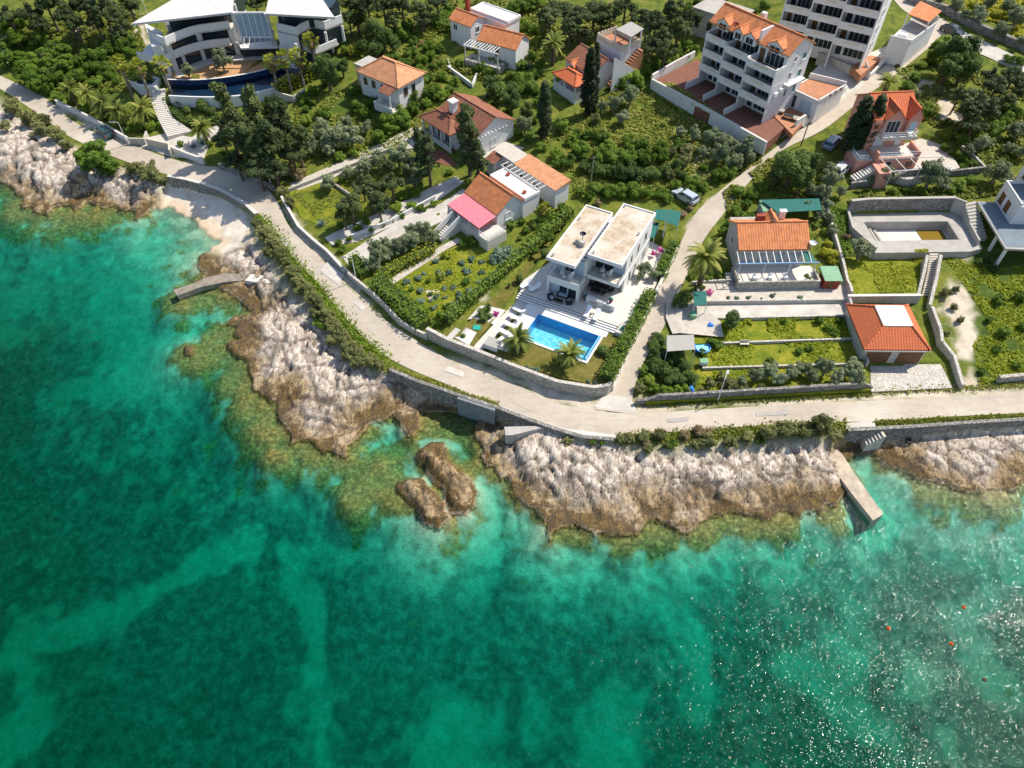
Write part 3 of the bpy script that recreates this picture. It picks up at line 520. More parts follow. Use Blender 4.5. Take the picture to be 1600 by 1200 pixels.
# ------------------------------------------------------------------ house kit (local axes: x along the front, y to the back, z up from the ground)
class House:
    def __init__(s, name, label, cat, A, B, zref, zg, group=None):
        a = PX(*A, zref); b = PX(*B, zref); s.ang = math.atan2(b.y - a.y, b.x - a.x); s.o = Vector((a.x, a.y)); s.zg = zg; s.W = (b - a).length
        s.root = thing(name, label, cat, (a.x, a.y, zg), s.ang, group); s.ca, s.sa = math.cos(s.ang), math.sin(s.ang)
    def L(s, px, py, z):
        q = PX(px, py, z); dx, dy = q.x - s.o.x, q.y - s.o.y; return (dx * s.ca + dy * s.sa, -dx * s.sa + dy * s.ca)
    def Wd(s, x, y, z=0): return Vector((s.o.x + x * s.ca - y * s.sa, s.o.y + x * s.sa + y * s.ca, s.zg + z))
    def part(s, name, mb, mat, parent=None, bevel=0): return mb.build(name, M[mat], parent or s.root, bevel)
    def walls(s, boxes, mat="white_wall", name="wall"):
        m = MB()
        for b in boxes: m.box(*b)
        return s.part(name, m, mat)
    def gable(s, x0, y0, x1, y1, ze, rise, over=.35, mat="tile_orange", wall="white_wall", ry=None, axis='x', name="roof", gw=True, parent=None):
        T = (lambda x, y, z: (x, y, z)) if axis == 'x' else (lambda x, y, z: (y, x, z))
        if axis != 'x': x0, y0, x1, y1 = y0, x0, y1, x1
        ym = (y0 + y1) / 2 if ry is None else ry; m = MB(); g = MB(); th = .14
        X0, X1 = x0 - over, x1 + over
        def slope(ya, za, yb, zb):
            L = math.hypot(yb - ya, zb - za)
            q = [(X0, ya, za), (X1, ya, za), (X1, yb, zb), (X0, yb, zb)]; uv = [(0, 0), (X1 - X0, 0), (X1 - X0, L), (0, L)]
            low = [(p[0], p[1], p[2] - th) for p in q]
            m.face([T(*p) for p in q], uv); m.face([T(*p) for p in low[::-1]])
            for i in range(4): j = (i + 1) % 4; m.face([T(*q[i]), T(*low[i]), T(*low[j]), T(*q[j])])
        k = rise / max(ym - y0, .1); zf = ze - over * k; slope(y0 - over, zf + .16, ym, ze + rise + .16)
        k2 = rise / max(y1 - ym, .1); slope(y1 + over, ze - over * k2 + .16, ym, ze + rise + .16)
        m.bar(T(X0, ym, ze + rise + .18), T(X1, ym, ze + rise + .18), .22, .14)
        if gw:
            for xx, e in ((x0, .12), (x1, -.12)):
                P = [(xx, y0), (xx, ym), (xx, y1)]; zs = [ze, ze + rise, ze]
                a = [T(xx, y0, ze), T(xx, y1, ze), T(xx, ym, ze + rise)]; b = [T(xx + e, y0, ze), T(xx + e, y1, ze), T(xx + e, ym, ze + rise)]
                g = MB(); g.face(a); g.face(b[::-1]); s.part("gable_wall", g, wall, parent)
        return s.part(name, m, mat, parent)
    def hip(s, x0, y0, x1, y1, ze, rise, over=.35, mat="tile_orange", flat=None, name="roof"):
        X0, Y0, X1, Y1 = x0 - over, y0 - over, x1 + over, y1 + over; w, d = X1 - X0, Y1 - Y0; m = MB(); zt = ze + rise
        if flat: a0, b0, a1, b1 = flat; R4 = [(a0, b0), (a1, b0), (a1, b1), (a0, b1)]
        elif w >= d: R4 = [(X0 + d / 2, Y0 + d / 2), (X1 - d / 2, Y0 + d / 2), (X1 - d / 2, Y0 + d / 2), (X0 + d / 2, Y0 + d / 2)]
        else: R4 = [(X0 + w / 2, Y0 + w / 2), (X0 + w / 2, Y0 + w / 2), (X0 + w / 2, Y1 - w / 2), (X0 + w / 2, Y1 - w / 2)]
        E = [(X0, Y0), (X1, Y0), (X1, Y1), (X0, Y1)]
        for i in range(4):
            j = (i + 1) % 4; e0, e1 = Vector(E[i]), Vector(E[j]); dr = (e1 - e0).normalized(); pts = [(*E[i], ze), (*E[j], ze), (*R4[j], zt), (*R4[i], zt)]
            nrm = Vector((-dr.y, dr.x)); uv = []
            for p in pts: q = Vector(p[:2]) - e0; uv.append((q.dot(dr), q.dot(nrm) * math.hypot(1, rise / max(.1, abs((Vector(R4[i]) - e0).dot(nrm))))))
            if (Vector(R4[i]) - Vector(R4[j])).length < 1e-4: pts = pts[:3]; uv = uv[:3]
            m.face(pts, uv); m.face([(*E[i], ze - .18), (*E[j], ze - .18), (*E[j], ze), (*E[i], ze)]); m.bar((*E[i], ze + .03), (*R4[i], zt + .05), .2, .12)
        m.face([(*e, ze - .18) for e in E[::-1]])
        if not flat and w >= d: m.bar((*R4[0], zt + .05), (*R4[1], zt + .05), .22, .14)
        elif not flat: m.bar((*R4[0], zt + .05), (*R4[2], zt + .05), .22, .14)
        return s.part(name, m, mat)
    def fmap(s, side, x0, y0, x1, y1):
        if side == 'F': return lambda u, o, z: (x0 + u, y0 - o, z)
        if side == 'B': return lambda u, o, z: (x1 - u, y1 + o, z)
        if side == 'R': return lambda u, o, z: (x1 + o, y0 + u, z)
        return lambda u, o, z: (x0 - o, y1 - u, z)
    def win(s, box, side, u, z, w, h, name="window", frame="white_trim", pane="glass", bars=1, shutter=None, parent=None):
        f = s.fmap(side, *box); m = MB(); b = .07
        def bx(mm, u0, u1, o0, o1, z0, z1): a = f(u0, o0, z0); c = f(u1, o1, z1); mm.box(a[0], a[1], a[2], c[0], c[1], c[2])
        bx(m, u, u + w, -.02, .06, z, z + b); bx(m, u, u + w, -.02, .06, z + h - b, z + h); bx(m, u, u + b, -.02, .057, z + b, z + h - b); bx(m, u + w - b, u + w, -.02, .057, z + b, z + h - b)
        for i in range(bars): c = u + w * (i + 1) / (bars + 1); bx(m, c - .03, c + .03, -.02, .05, z + b, z + h - b)
        if name == "window": bx(m, u - .06, u + w + .06, 0, .12, z - .07, z - .002)
        o = s.part(name, m, frame, parent); p = MB(); bx(p, u + b * .6, u + w - b * .6, -.02, .022, z + b * .6, z + h - b * .6); s.part("pane", p, pane, o)
        if shutter:
            for q in (u - w * .5 - .03, u + w + .03): k = MB(); bx(k, q, q + w * .5, .004, .05, z, z + h); s.part("shutter", k, shutter)
        return o
    def flat(s, x0, y0, x1, y1, z, mat="membrane", rim="white_wall", rh=.18, th=.3, rw=.2, name="roof"):
        m = MB().box(x0, y0, z - th, x1, y1, z)
        for q in ((x0, y0, x1, y0 + rw), (x0, y1 - rw, x1, y1), (x0, y0 + rw, x0 + rw, y1 - rw), (x1 - rw, y0 + rw, x1, y1 - rw)): m.box(q[0], q[1], z, q[2], q[3], z + rh)
        o = s.part(name, m, rim); s.part("roof_surface", MB().box(x0 + rw, y0 + rw, z + .002, x1 - rw, y1 - rw, z + .02), mat, o); return o
    def rail(s, pts, z, h=.9, mat="steel", posts=1.2, name="railing", bars=2):
        m = MB()
        for a, b in zip(pts, pts[1:]):
            a, b = Vector((*a, z)), Vector((*b, z)); n = max(1, round((b - a).length / posts))
            for i in range(n + 1): p = a.lerp(b, i / n); m.bar(p, p + Vector((0, 0, h)), .05)
            for k in range(bars): zz = h * (k + 1) / bars; m.bar(a + Vector((0, 0, zz)), b + Vector((0, 0, zz)), .05)
        return s.part(name, m, mat)
    def steps(s, p0, p1, z0, z1, width, n, mat="pale_floor", name="stairs"):
        """flight in local coordinates from top p0,z0 down to p1,z1"""
        p0, p1 = Vector(p0), Vector(p1); d = (p1 - p0); Lh = d.length; d.normalize(); nrm = Vector((-d.y, d.x)) * width / 2; m = MB()
        for i in range(n):
            a = p0 + d * Lh * i / n; b = p0 + d * Lh * (i + 1) / n; z = z0 + (z1 - z0) * (i + 1) / (n + 1)
            m.prism([tuple(a - nrm), tuple(b - nrm), tuple(b + nrm), tuple(a + nrm)], z1 - .3, z)
        return s.part(name, m, mat)
# ================================================================== white villa with the blue pool
h = VILLA = House("flat_roofed_villa", "white two storey villa with two stained flat roofs beside the blue swimming pool", "house", (855, 402), (909, 420), 12, 5.4)
h.walls([(0, .95, -.6, 4.7, 12.9, 2.75), (0, .3, 0, .28, .95, 2.2), (4.42, .3, 0, 4.7, 4.0, 2.75), (0, .3, 2.2, 4.42, .95, 2.75), (0, .3, 2.75, 4.7, 2.6, 3.0), (0, .3, 3.0, 4.7, .42, 3.35), (.12, 2.6, 3.0, 4.5, 12.8, 6.1), (4.5, 2.7, 3.0, 4.72, 5.3, 6.1),
    (4.7, 6.1, -.6, 9.4, 15.3, 2.75), (4.72, 2.9, 2.75, 9.5, 6.1, 3.02), (4.72, 2.9, 3.02, 9.5, 3.02, 3.3), (4.72, 5.3, 3.02, 9.4, 15.3, 6.35), (9.2, 2.95, 3.02, 9.42, 5.3, 3.5), (9.1, 5.4, 0, 9.4, 6.1, 2.75)])
h.flat(-.15, 0, 4.05, 13.1, 6.45, th=.34); h.flat(4.62, 2.7, 9.55, 15.5, 6.75, th=.4)
sk = h.part("skylight", MB().box(4.06, 2.1, 6.05, 4.6, 11.2, 6.28), "glass"); m = MB()
for i in range(12): m.box(4.06, 2.1 + i * .8, 6.282, 4.6, 2.2 + i * .8, 6.33)
m.box(4.06, 2.1, 6.282, 4.12, 11.2, 6.325); m.box(4.54, 2.1, 6.282, 4.6, 11.2, 6.325); h.part("skylight_frame", m, "steel", sk)
h.part("balcony_floor", MB().box(.28, .42, 3.002, 4.5, 2.6, 3.03), "grey_wall"); h.part("balcony_floor", MB().box(4.74, 3.02, 3.022, 9.4, 5.3, 3.05), "grey_wall")
h.part("timber_mat", MB().box(3.3, .45, 3.034, 4.6, 1.0, 3.06), "cream_wall"); h.part("timber_mat", MB().box(7.7, 3.05, 3.054, 9.2, 4.3, 3.08), "cream_wall")
h.rail([(.1, 2.5), (.1, .36), (4.6, .36)], 3.35, .6); h.rail([(4.8, 2.96), (9.4, 2.96), (9.4, 5.2)], 3.3, .6)
b1 = (0, .95, 4.7, 12.9); h.part("sliding_shutter", MB().box(.3, .88, 0, 1.55, .93, 2.15), "blue_panel"); h.win(b1, 'F', 1.6, .03, 1.3, 2.12, "sliding_door", bars=0); h.win(b1, 'F', 2.95, .03, 1.4, 2.12, "sliding_door", bars=0, frame="steel")
b2 = (.12, 2.6, 4.5, 12.8); h.win(b2, 'F', 1.5, 3.05, 1.4, 2.3, "sliding_door", bars=1); h.part("sliding_shutter", MB().box(.3, 2.54, 3.05, 1.55, 2.59, 5.5), "blue_panel"); h.part("sliding_shutter", MB().box(3.1, 2.54, 3.05, 4.4, 2.59, 5.5), "blue_panel")
h.part("roller_blind", MB().box(1.7, 2.5, 5.38, 2.9, 2.56, 5.62), "orange_plastic"); h.part("roller_blind", MB().box(5.1, 5.2, 5.5, 6.6, 5.26, 5.76), "red_brick")
b3 = (4.7, 6.1, 9.4, 15.3); h.win(b3, 'F', .3, .03, 2.5, 2.3, "sliding_door", bars=1, frame="dark_frame"); h.part("sliding_shutter", MB().box(7.6, 6.02, 0, 9.05, 6.08, 2.3), "blue_panel")
b4 = (4.72, 5.3, 9.4, 15.3); h.win(b4, 'F', .3, 3.06, 2.6, 2.4, "sliding_door", bars=1, frame="dark_frame"); h.part("sliding_shutter", MB().box(7.7, 5.22, 3.06, 9.2, 5.28, 5.5), "blue_panel")
for u, z, w, hh in ((1.0, .3, .7, 2.0), (3.2, .8, .6, 1.3), (6.4, .1, 1.0, 2.1), (1.6, 3.9, .6, 1.5), (4.2, 3.9, .6, 1.5), (7.0, 3.9, .7, 1.5)): h.win(b4 if z > 3 else b3, 'R', u, z, w, hh, bars=0, frame="steel")
h.part("roof_unit", MB().box(2.7, 4.2, 6.47, 3.4, 4.8, 7.2).box(2.0, 4.4, 6.47, 2.6, 4.8, 6.9), "bare_concrete"); m = MB().lathe((2.7, 5.4, 7.5), [(0, 0), (.2, .04), (.38, .16), (.45, .3)]); m.bar((2.7, 5.4, 6.46), (2.7, 5.4, 7.5), .07); h.part("satellite_dish", m, "dark_frame")
for x, y in ((.5, .8), (.4, 9.6), (5.2, 3.4), (9.1, 9.9), (5.0, 14.9)): h.part("roof_vent", MB().lathe((x, y, 6.45 if x < 4.5 else 6.75), [(.1, 0), (.1, .3), (.16, .3), (.12, .42), (0, .44)], 8), "steel")

# ================================================================== house with the hipped roof
h = House("hip_roofed_house", "cream bungalow with a square orange hipped roof and small front porch among dense shrubs", "house", (557, 110), (622, 137), 12.4, 9.2)
x2, y2 = h.L(667, 114, 12.4); D = max(y2, 6.5); W_ = h.W
h.walls([(.3, .3, -1.2, W_ - .3, D - .3, 3.1)], "white_wall"); h.hip(0, 0, W_, D, 3.15, 2.1, .15, "tile_light")
bb = (.3, .3, W_ - .3, D - .3)
for u in (.9, 2.9, 5.2): h.win(bb, 'F', u, 1.1, .9, 1.2, frame="brown_wood")
h.win(bb, 'R', 1.2, 1.0, 1.0, 1.3, frame="brown_wood"); h.win(bb, 'R', 3.2, .1, .9, 2.1, "door", frame="brown_wood", bars=0)
h.walls([(-2.6, 2.2, -1.2, .28, 5.6, 2.7)], "cream_wall", "annex_wall"); h.part("annex_roof", MB().box(-2.8, 2.0, 2.71, .1, 5.8, 2.9), "bare_concrete"); h.win((-2.6, 2.2, .28, 5.6), 'F', .9, .9, .7, 1.0, frame="brown_wood")
h.part("porch_roof", MB().face([(W_ - 3.2, -1.9, 2.35), (W_ - .4, -1.9, 2.35), (W_ - .4, -.15, 3.0), (W_ - 3.2, -.15, 3.0)], [(0, 0), (3, 0), (3, 2), (0, 2)]).face([(W_ - .4, -1.9, 2.27), (W_ - 3.2, -1.9, 2.27), (W_ - 3.2, -.15, 2.92), (W_ - .4, -.15, 2.92)]), "tile_brown")
for x in (W_ - 3.1, W_ - .5): h.part("porch_post", MB().box(x - .08, -1.88, -1, x + .08, -1.72, 2.28), "white_trim")
h.part("porch_parapet", MB().box(W_ - 4.2, -2.3, -1.2, W_ + .2, -2.15, .3).box(W_ - 4.2, -2.15, -1.2, W_ - 4.05, 0, .3), "white_wall"); h.part("porch_floor", MB().box(W_ - 4.05, -2.15, -1.2, W_ + .2, .29, -.5), "pale_floor")

# ================================================================== brown roofed house
h = House("brown_roofed_house", "white house with weathered brown tile roofs and a boxy white chimney behind tall conifers", "house", (680, 178), (742, 217), 10.8, 6.8)
W_ = h.W; x2, D = h.L(806, 188, 10.8); rx, ry = h.L(772, 192, 12.9)
h.walls([(.2, .2, -1.2, W_ - .2, D - .2, 4.0)]); h.gable(.2, .2, W_ - .2, D - .2, 4.0, 2.1, .35, "tile_brown", ry=D * .5)
bb = (.2, .2, W_ - .2, D - .2)
h.win(bb, 'R', 1.0, 1.2, .4, 1.3, bars=0, pane="blue_panel"); h.win(bb, 'R', 3.2, 1.0, 1.3, 1.4, pane="white_trim", bars=2); h.win(bb, 'F', W_ - 3.0, 1.2, 1.2, 1.3); h.win(bb, 'F', 4.4, 1.2, 1.1, 1.3)
m = MB()
for i in range(9): m.box(W_ - .19, .6 + i * .75, 3.72, W_ + .25, .78 + i * .75, 3.86)
h.part("rafter_ends", m, "white_trim")
c = h.L(708, 162, 13); h.part("chimney", MB().box(c[0] - .5, c[1] - .5, 3.5, c[0] + .5, c[1] + .5, 6.6).box(c[0] - .7, c[1] - .7, 6.6, c[0] + .7, c[1] + .7, 6.8), "white_wall")
a = h.L(657, 180, 10.4); b = h.L(704, 212, 10.4); cc = h.L(690, 166, 10.4); wx0, wx1 = a[0], b[0] - .4; wy0, wy1 = min(a[1], b[1]), .1
h.walls([(wx0 + .4, wy0 + 1.4, -1.2, wx1 - .3, wy1 + .2, 3.3)], "white_wall", "wing_wall"); h.hip(wx0, wy0, wx1, wy1 + 2.6, 3.5, 1.3, .1, "tile_brown", name="wing_roof")
for i in range(4): x = wx0 + .35 + i * (wx1 - wx0 - .7) / 3; h.part("porch_post", MB().box(x - .12, wy0 + .3, .9, x + .12, wy0 + .54, 3.3), "white_trim")
h.part("porch_parapet", MB().box(wx0 + .2, wy0 + .3, -1.2, wx1 - .2, wy0 + .45, .9), "white_wall"); h.part("porch_floor", MB().box(wx0 + .2, wy0 + .45, -1.2, wx1 - .2, wy0 + 1.4, .02), "brown_floor")
for i in range(3): h.win((wx0 + .4, wy0 + 1.4, wx1 - .3, wy1), 'F', .6 + i * 2.0, .5, 1.2, 1.9)

# ================================================================== house with the pink veranda awning
h = PINKV = House("veranda_house", "small white house with orange tiled gable and a pink plastic roofed veranda at its front", "house", (727, 300), (776, 335), 9.2, 6.0)
W_ = h.W
h.walls([(.15, .2, -1, W_ - .15, 5.0, 3.2), (-.4, 5.0, -1, W_ + .2, 8.2, 3.1)]); h.gable(.15, .2, W_ - .15, 5.0, 3.2, 1.9, .3, "tile_orange", ry=3.1)
h.flat(-.6, 5.35, W_ + .3, 8.4, 3.45, "white_wall", th=.3, name="annex_roof")
h.win((.15, .2, W_ - .15, 5.0), 'R', 1.6, 1.2, 1.1, 1.2, pane="white_trim"); h.win((.15, .2, W_ - .15, 5.0), 'F', 1.0, 1.25, .9, 2.0, "door", bars=0, pane="brown_wood", frame="brown_wood")
for u in (3.0, 5.2): h.win((.15, .2, W_ - .15, 5.0), 'F', u, 1.7, 1.2, 1.2)
for x, y in ((1.2, 7.6), (6.4, 6.4)): h.part("roof_pot", MB().lathe((x, y, 3.47), [(.25, 0), (.35, .3), (.3, .32), (0, .25)], 10), "red_brick")
m = MB(); n = 14
for i in range(n):
    x0 = -.1 + (W_ + .2) * i / n; x1 = -.1 + (W_ + .2) * (i + 1) / n; xm = (x0 + x1) / 2
    for q in ((x0, xm, 0, .07), (xm, x1, .07, 0)): m.face([(q[0], -3.5, 2.45 + q[2]), (q[1], -3.5, 2.45 + q[3]), (q[1], .1, 3.05 + q[3]), (q[0], .1, 3.05 + q[2])])
h.part("veranda_awning", m, "awning_pink"); h.part("awning_frame", MB().box(-.1, -3.5, 2.3, W_ + .1, -3.38, 2.42).box(-.1, -3.38, 2.3, 0, .1, 2.42).box(W_, -3.38, 2.3, W_ + .1, .1, 2.42), "red_brick")
h.part("veranda_floor", MB().box(-.2, -3.5, -1.5, W_ + 2.0, .19, 1.2), "pale_floor")
for x in (0, 2.4, 5.0, W_ - .1): h.part("veranda_post", MB().box(x - .07, -3.42, 1.2, x + .07, -3.28, 2.32), "white_trim")
h.rail([(1.4, -3.4), (-.1, -3.4), (-.1, .1)], 1.2, .8, "white_trim", .35); h.rail([(3.2, -3.4), (W_ + 1.9, -3.4), (W_ + 1.9, .1)], 1.2, .8, "white_trim", .35)
h.steps((2.3, -3.5), (2.3, -7.2), 1.2, -.6, 1.5, 10); 
for x in (1.45, 3.15): m = MB().bar((x, -3.5, 1.9), (x, -7.2, .1), .16, .9); h.part("stair_balustrade", m, "white_trim")

# ================================================================== long low house, pergola between
h = House("long_low_house", "long narrow outbuilding with half concrete half salmon tile roof beyond the slatted pergola", "house", (778, 237), (868, 295), 10, 6.8)
W_ = h.W; D = h.L(893, 286, 10)[1]; xm = h.L(808, 252, 10)[0]
h.walls([(0, 0, -1, W_, D, 3.0)]); h.part("flat_roof", MB().box(-.2, -.2, 3.0, xm - .02, D + .2, 3.22), "stone_floor")
h.part("tile_roof", MB().face([(xm, -.2, 3.05), (W_ + .2, -.2, 3.05), (W_ + .2, D + .2, 3.5), (xm, D + .2, 3.5)], [(0, 0), (W_ - xm, 0), (W_ - xm, D), (0, D)]).face([(xm, -.2, 3.01), (xm, D + .2, 3.01), (W_ + .2, D + .2, 3.01), (W_ + .2, -.2, 3.01)]).face([(xm, -.2, 3.01), (W_ + .2, -.2, 3.01), (W_ + .2, -.2, 3.05), (xm, -.2, 3.05)]).face([(W_ + .2, -.2, 3.01), (W_ + .2, D + .2, 3.01), (W_ + .2, D + .2, 3.5), (W_ + .2, -.2, 3.05)]), "tile_light")
for u in (1.4, 5.2, 8.6): h.win((0, 0, W_, D), 'F', u, .9, .9, 1.1)
h.win((0, 0, W_, D), 'F', 10.2, .05, .8, 2.0, "door", bars=0, pane="white_trim"); h.walls([(-.8, -1.8, -1, 1.1, -.002, 2.3)], "white_wall", "lean_to_wall"); h.part("lean_to_roof", MB().face([(-1, -2, 2.3), (1.3, -2, 2.3), (1.3, 0, 3.0), (-1, 0, 3.0)], [(0, 0), (2.3, 0), (2.3, 2), (0, 2)]), "tile_brown")
pg = thing("pergola", "white slatted pergola bridging the flat annex roof and the long low house", "pergola", h.Wd(3, -2.6), h.ang); m = MB()
P3 = h.L(798, 268, 9.6)[1]
for i in range(10): m2 = MB().box(i * .95 - .05, P3 + 2.6, 2.9, i * .95 + .06, 2.35, 3.03); m2.build("slat", M["white_trim"], pg)
MB().box(-.3, P3 + 2.5, 2.75, 8.9, P3 + 2.62, 2.895).build("beam", M["white_trim"], pg)
for i in (0, 4, 8.6): MB().box(i, P3 + 2.5, -1, i + .14, P3 + 2.63, 2.75).build("post", M["white_trim"], pg)

# ================================================================== house with battlemented roof terrace
h = House("battlemented_house", "white house with battlemented roof terrace and grey canopy behind the twin cypresses", "house", (933, 52), (971, 73), 16.6, 10.4)
W_ = h.W; D = h.L(996, 64, 16.6)[1]; D = max(D, 4.5); zt = 5.2
h.walls([(0, 0, -1.5, W_, D, zt)], "white_wall"); h.part("terrace_floor", MB().box(.2, .2, zt + .002, W_ - .2, D - .2, zt + .03), "terracotta_floor")
m = MB().box(0, 0, zt, W_, .2, zt + .8).box(0, D - .2, zt, W_, D, zt + .8).box(0, .2, zt, .2, D - .2, zt + .8).box(W_ - .2, .2, zt, W_, D - .2, zt + .8); h.part("parapet", m, "cream_wall"); m = MB()
for i in range(9): x = W_ * (i + .15) / 9; m.box(x, .02, zt + .802, x + W_ / 13, .18, zt + 1.1); m.box(x, D - .18, zt + .802, x + W_ / 13, D - .02, zt + 1.1)
for i in range(6): y = D * (i + .15) / 6; m.box(.02, max(y, .2), zt + .802, .18, y + D / 9, zt + 1.1); m.box(W_ - .18, max(y, .2), zt + .802, W_ - .02, y + D / 9, zt + 1.1)
h.part("battlements", m, "cream_wall")
q = [h.L(*p, 18.6) for p in ((962, 46), (986, 58), (1006, 45), (986, 34))]; h.part("canopy", MB().prism(q, zt + 2.9, zt + 3.05, True), "canvas_grey")
for p in q: h.part("canopy_post", MB().bar((p[0] * .94 + W_ * .03, p[1] * .9 + .2, zt if p[1] < D else -1), (p[0] * .94 + W_ * .03, p[1] * .9 + .2, zt + 2.9), .22), "white_trim")
h.steps((W_ + .7, D - .3), (W_ + .7, -2.6), zt, .2, 1.2, 15, "terracotta_floor"); h.part("stair_wall", MB().prism([(W_ + 1.3, D), (W_ + 1.5, D), (W_ + 1.5, -2.8), (W_ + 1.3, -2.8)], -1.5, [zt + .5, zt + .5, .6, .6]), "white_wall")
a = h.L(884, 93, 13.3); r0 = h.L(909, 68, 15); mx0 = r0[0]; my0 = min(a[1], -3.2)
h.walls([(mx0 + .2, my0 + .2, -1.5, W_ - .4, -.002, 2.9)], "white_wall", "lower_wall"); h.gable(mx0 + .2, my0 + .2, W_ - .4, -.05, 2.9, 1.6, .25, "tile_brown", ry=my0 * .42, name="main_roof")
for u in (1.2, 3.6, 6.0): h.win((mx0 + .2, my0 + .2, W_ - .4, 0), 'F', u, .9, 1.1, 1.3, frame="brown_wood")
h.win((mx0 + .2, my0 + .2, W_ - .4, 0), 'R', 1.0, .2, .9, 1.9, "door", bars=0, pane="blue_panel")
h.gable(mx0 + 1.4, my0 - .4, mx0 + 3.2, my0 + 1.6, 2.6, .8, .12, "tile_orange", axis='y', name="dormer_roof")
pa = h.L(864, 113, 12.6); pb = h.L(899, 136, 12.6); pc = h.L(910, 130, 12.6); px0, px1, py0 = pa[0], pb[0], min(pa[1], pb[1]); py1 = min(my0 - .1, py0 + 4)
h.hip(px0, py0, px1, py1, 2.2, 1.0, .1, "tile_red", name="porch_roof"); h.part("porch_base", MB().box(px0 + .2, py0 + .2, -2.5, px1 - .2, py1, .2), "white_wall"); h.part("porch_parapet", MB().box(px0 + .2, py0 + .2, .202, px1 - .2, py0 + .35, .8).box(px1 - .35, py0 + .35, .202, px1 - .2, py1, .8), "white_wall")
for x, y in ((px0 + .3, py0 + .3), ((px0 + px1) / 2, py0 + .3), (px1 - .3, py0 + .3), (px1 - .3, py1 - .3)): h.part("porch_post", MB().box(x - .12, y - .12, .802, x + .12, y + .12, 2.05), "white_trim")

# ================================================================== apartment blocks
def balcony(h, x0, x1, y0, y1, z, face="white_wall", floor="grey_wall", hgt=.95, left=True, right=True, fret=True):
    m = MB().box(x0, y0, z - .22, x1, y1, z).box(x0, y0, z, x1, y0 + .15, z + hgt)
    if left: m.box(x0, y0 + .15, z, x0 + .15, y1, z + hgt)
    if right: m.box(x1 - .15, y0 + .15, z, x1, y1, z + hgt)
    o = h.part("balcony", m, face); h.part("balcony_floor", MB().box(x0 + .16, y0 + .16, z + .002, x1 - .16, y1, z + .02), floor, o)
    if fret: w = x1 - x0; h.part("fret_panel", MB().box(x0 + w * .25, y0 - .03, z + hgt * .45, x0 + w * .72, y0 - .002, z + hgt * .82), "cream_wall", o)
    m = MB().box(x0 - .03, y0 - .03, z + hgt + .002, x1 + .03, y0 + .19, z + hgt + .05); h.part("coping", m, "pale_floor", o); return o
def apartment(name, label, A, B, zref, zg, D, levels, ss, roof_mat, ridge_y, rise, steps=(.0, .9, 1.8), bayw=(.30, .34, .36), roofed=True):
    h = House(name, label, "apartment block", A, B, zref, zg); W_ = h.W; n = levels; zt = ss * n + .2; x = 0; dep = 2.5
    bays = []
    for w, st in zip(bayw, steps): bays.append((x, x + w * W_, -st + steps[-1])); x += w * W_
    wb = []; 
    for (x0, x1, y) in bays: wb.append((x0, y + dep, -2, x1 - .002, D, zt))
    for (x0, x1, y) in bays: wb.append((x0 - .1, y + .1, -2, x0 + .1, y + dep - .002, zt - ss + .9))
    wb.append((W_ - .1, bays[-1][2] + .1, -2, W_ + .1, bays[-1][2] + dep - .002, zt - ss + .9)); h.walls(wb)
    for i, (x0, x1, y) in enumerate(bays):
        bx = (x0, y + dep, x1, D); w = x1 - x0
        for k in range(n):
            z = ss * k
            if k: balcony(h, x0 + (.12 if i else -.1), x1 - .12 + (.25 if i == len(bays) - 1 else 0), y, y + dep - .003, z, floor="brown_floor" if k == n - 1 else "grey_wall")
            h.win(bx, 'F', w * .08, z + .06, w * .17, 2.05, "balcony_door", frame="dark_frame", bars=0, pane="brown_wood" if k % 2 else "glass"); h.win(bx, 'F', w * .32, z + .06, w * .6, 2.05, "balcony_door", frame="white_trim", bars=3)
    if roofed:
        y0 = bays[1][2] + 1.5; h.gable(.1, y0, W_, D, zt, rise, .3, roof_mat, ry=ridge_y)
        for i, (x0, x1, y) in enumerate(bays):
            w = x1 - x0
            for cx, dw in ((x0 + w * .55, w * .5),) if i != 1 else ((x0 + w * .28, w * .34), (x0 + w * .72, w * .42)):
                fy = y0 - .15 if i != 1 else y0 - .6; zz = zt - (.0 if i != 1 else .15)
                h.walls([(cx - dw / 2, fy, zz - .6, cx + dw / 2, y0 + 1.4, zz + .5)], "white_wall", "dormer_wall"); h.gable(cx - dw / 2, fy, cx + dw / 2, ridge_y - .4, zz + .5, .75, .15, roof_mat, axis='y', name="dormer_roof")
                h.win((cx - dw / 2, fy, cx + dw / 2, 9), 'F', dw * .15, zz - .55, dw * .7, 1.05, "dormer_window")
    return h, bays
h, bays = apartment("apartment_block", "nearer white apartment block with orange dormers and brown terraces below its balconies", (1093, 56), (1212, 111), 20.2, 11.6, 8.8, 4, 2.55, "tile_orange", 5.4, 1.9)
W_ = h.W; D = 8.8; zt = 10.4
bb = (0, 0, W_, D)
for u, z, w, hh in ((4.6, 8.6, .5, .9), (6.6, 8.4, 1.0, 1.1), (4.2, 5.8, .6, 1.2), (6.6, 5.5, 1.0, 1.3), (4.2, 3.0, .6, 1.2)): h.win(bb, 'R', u, z, w, hh, pane="shutter_teal" if w > .8 else "glass", bars=0)
h.win(bb, 'R', 6.4, 2.9, .9, 2.0, "door", pane="shutter_teal", bars=0); h.part("door_canopy", MB().box(W_ + .005, 3.4, 5.25, W_ + 1.0, 7.8, 5.4), "white_trim"); h.part("air_conditioner", MB().box(W_ + .01, 2.6, 4.3, W_ + .4, 3.5, 4.9).box(W_ + .01, 1.2, 4.0, W_ + .4, 2.0, 4.6), "white_plastic")
h.part("roof_parapet", MB().box(W_ * .64 - .15, 2.2, zt + .2, W_ * .64 + .15, 5.4, zt + 1.9), "white_wall"); h.part("chimney", MB().box(6.4, 6.4, zt + .8, 7.2, 7.1, zt + 2.4), "white_wall")
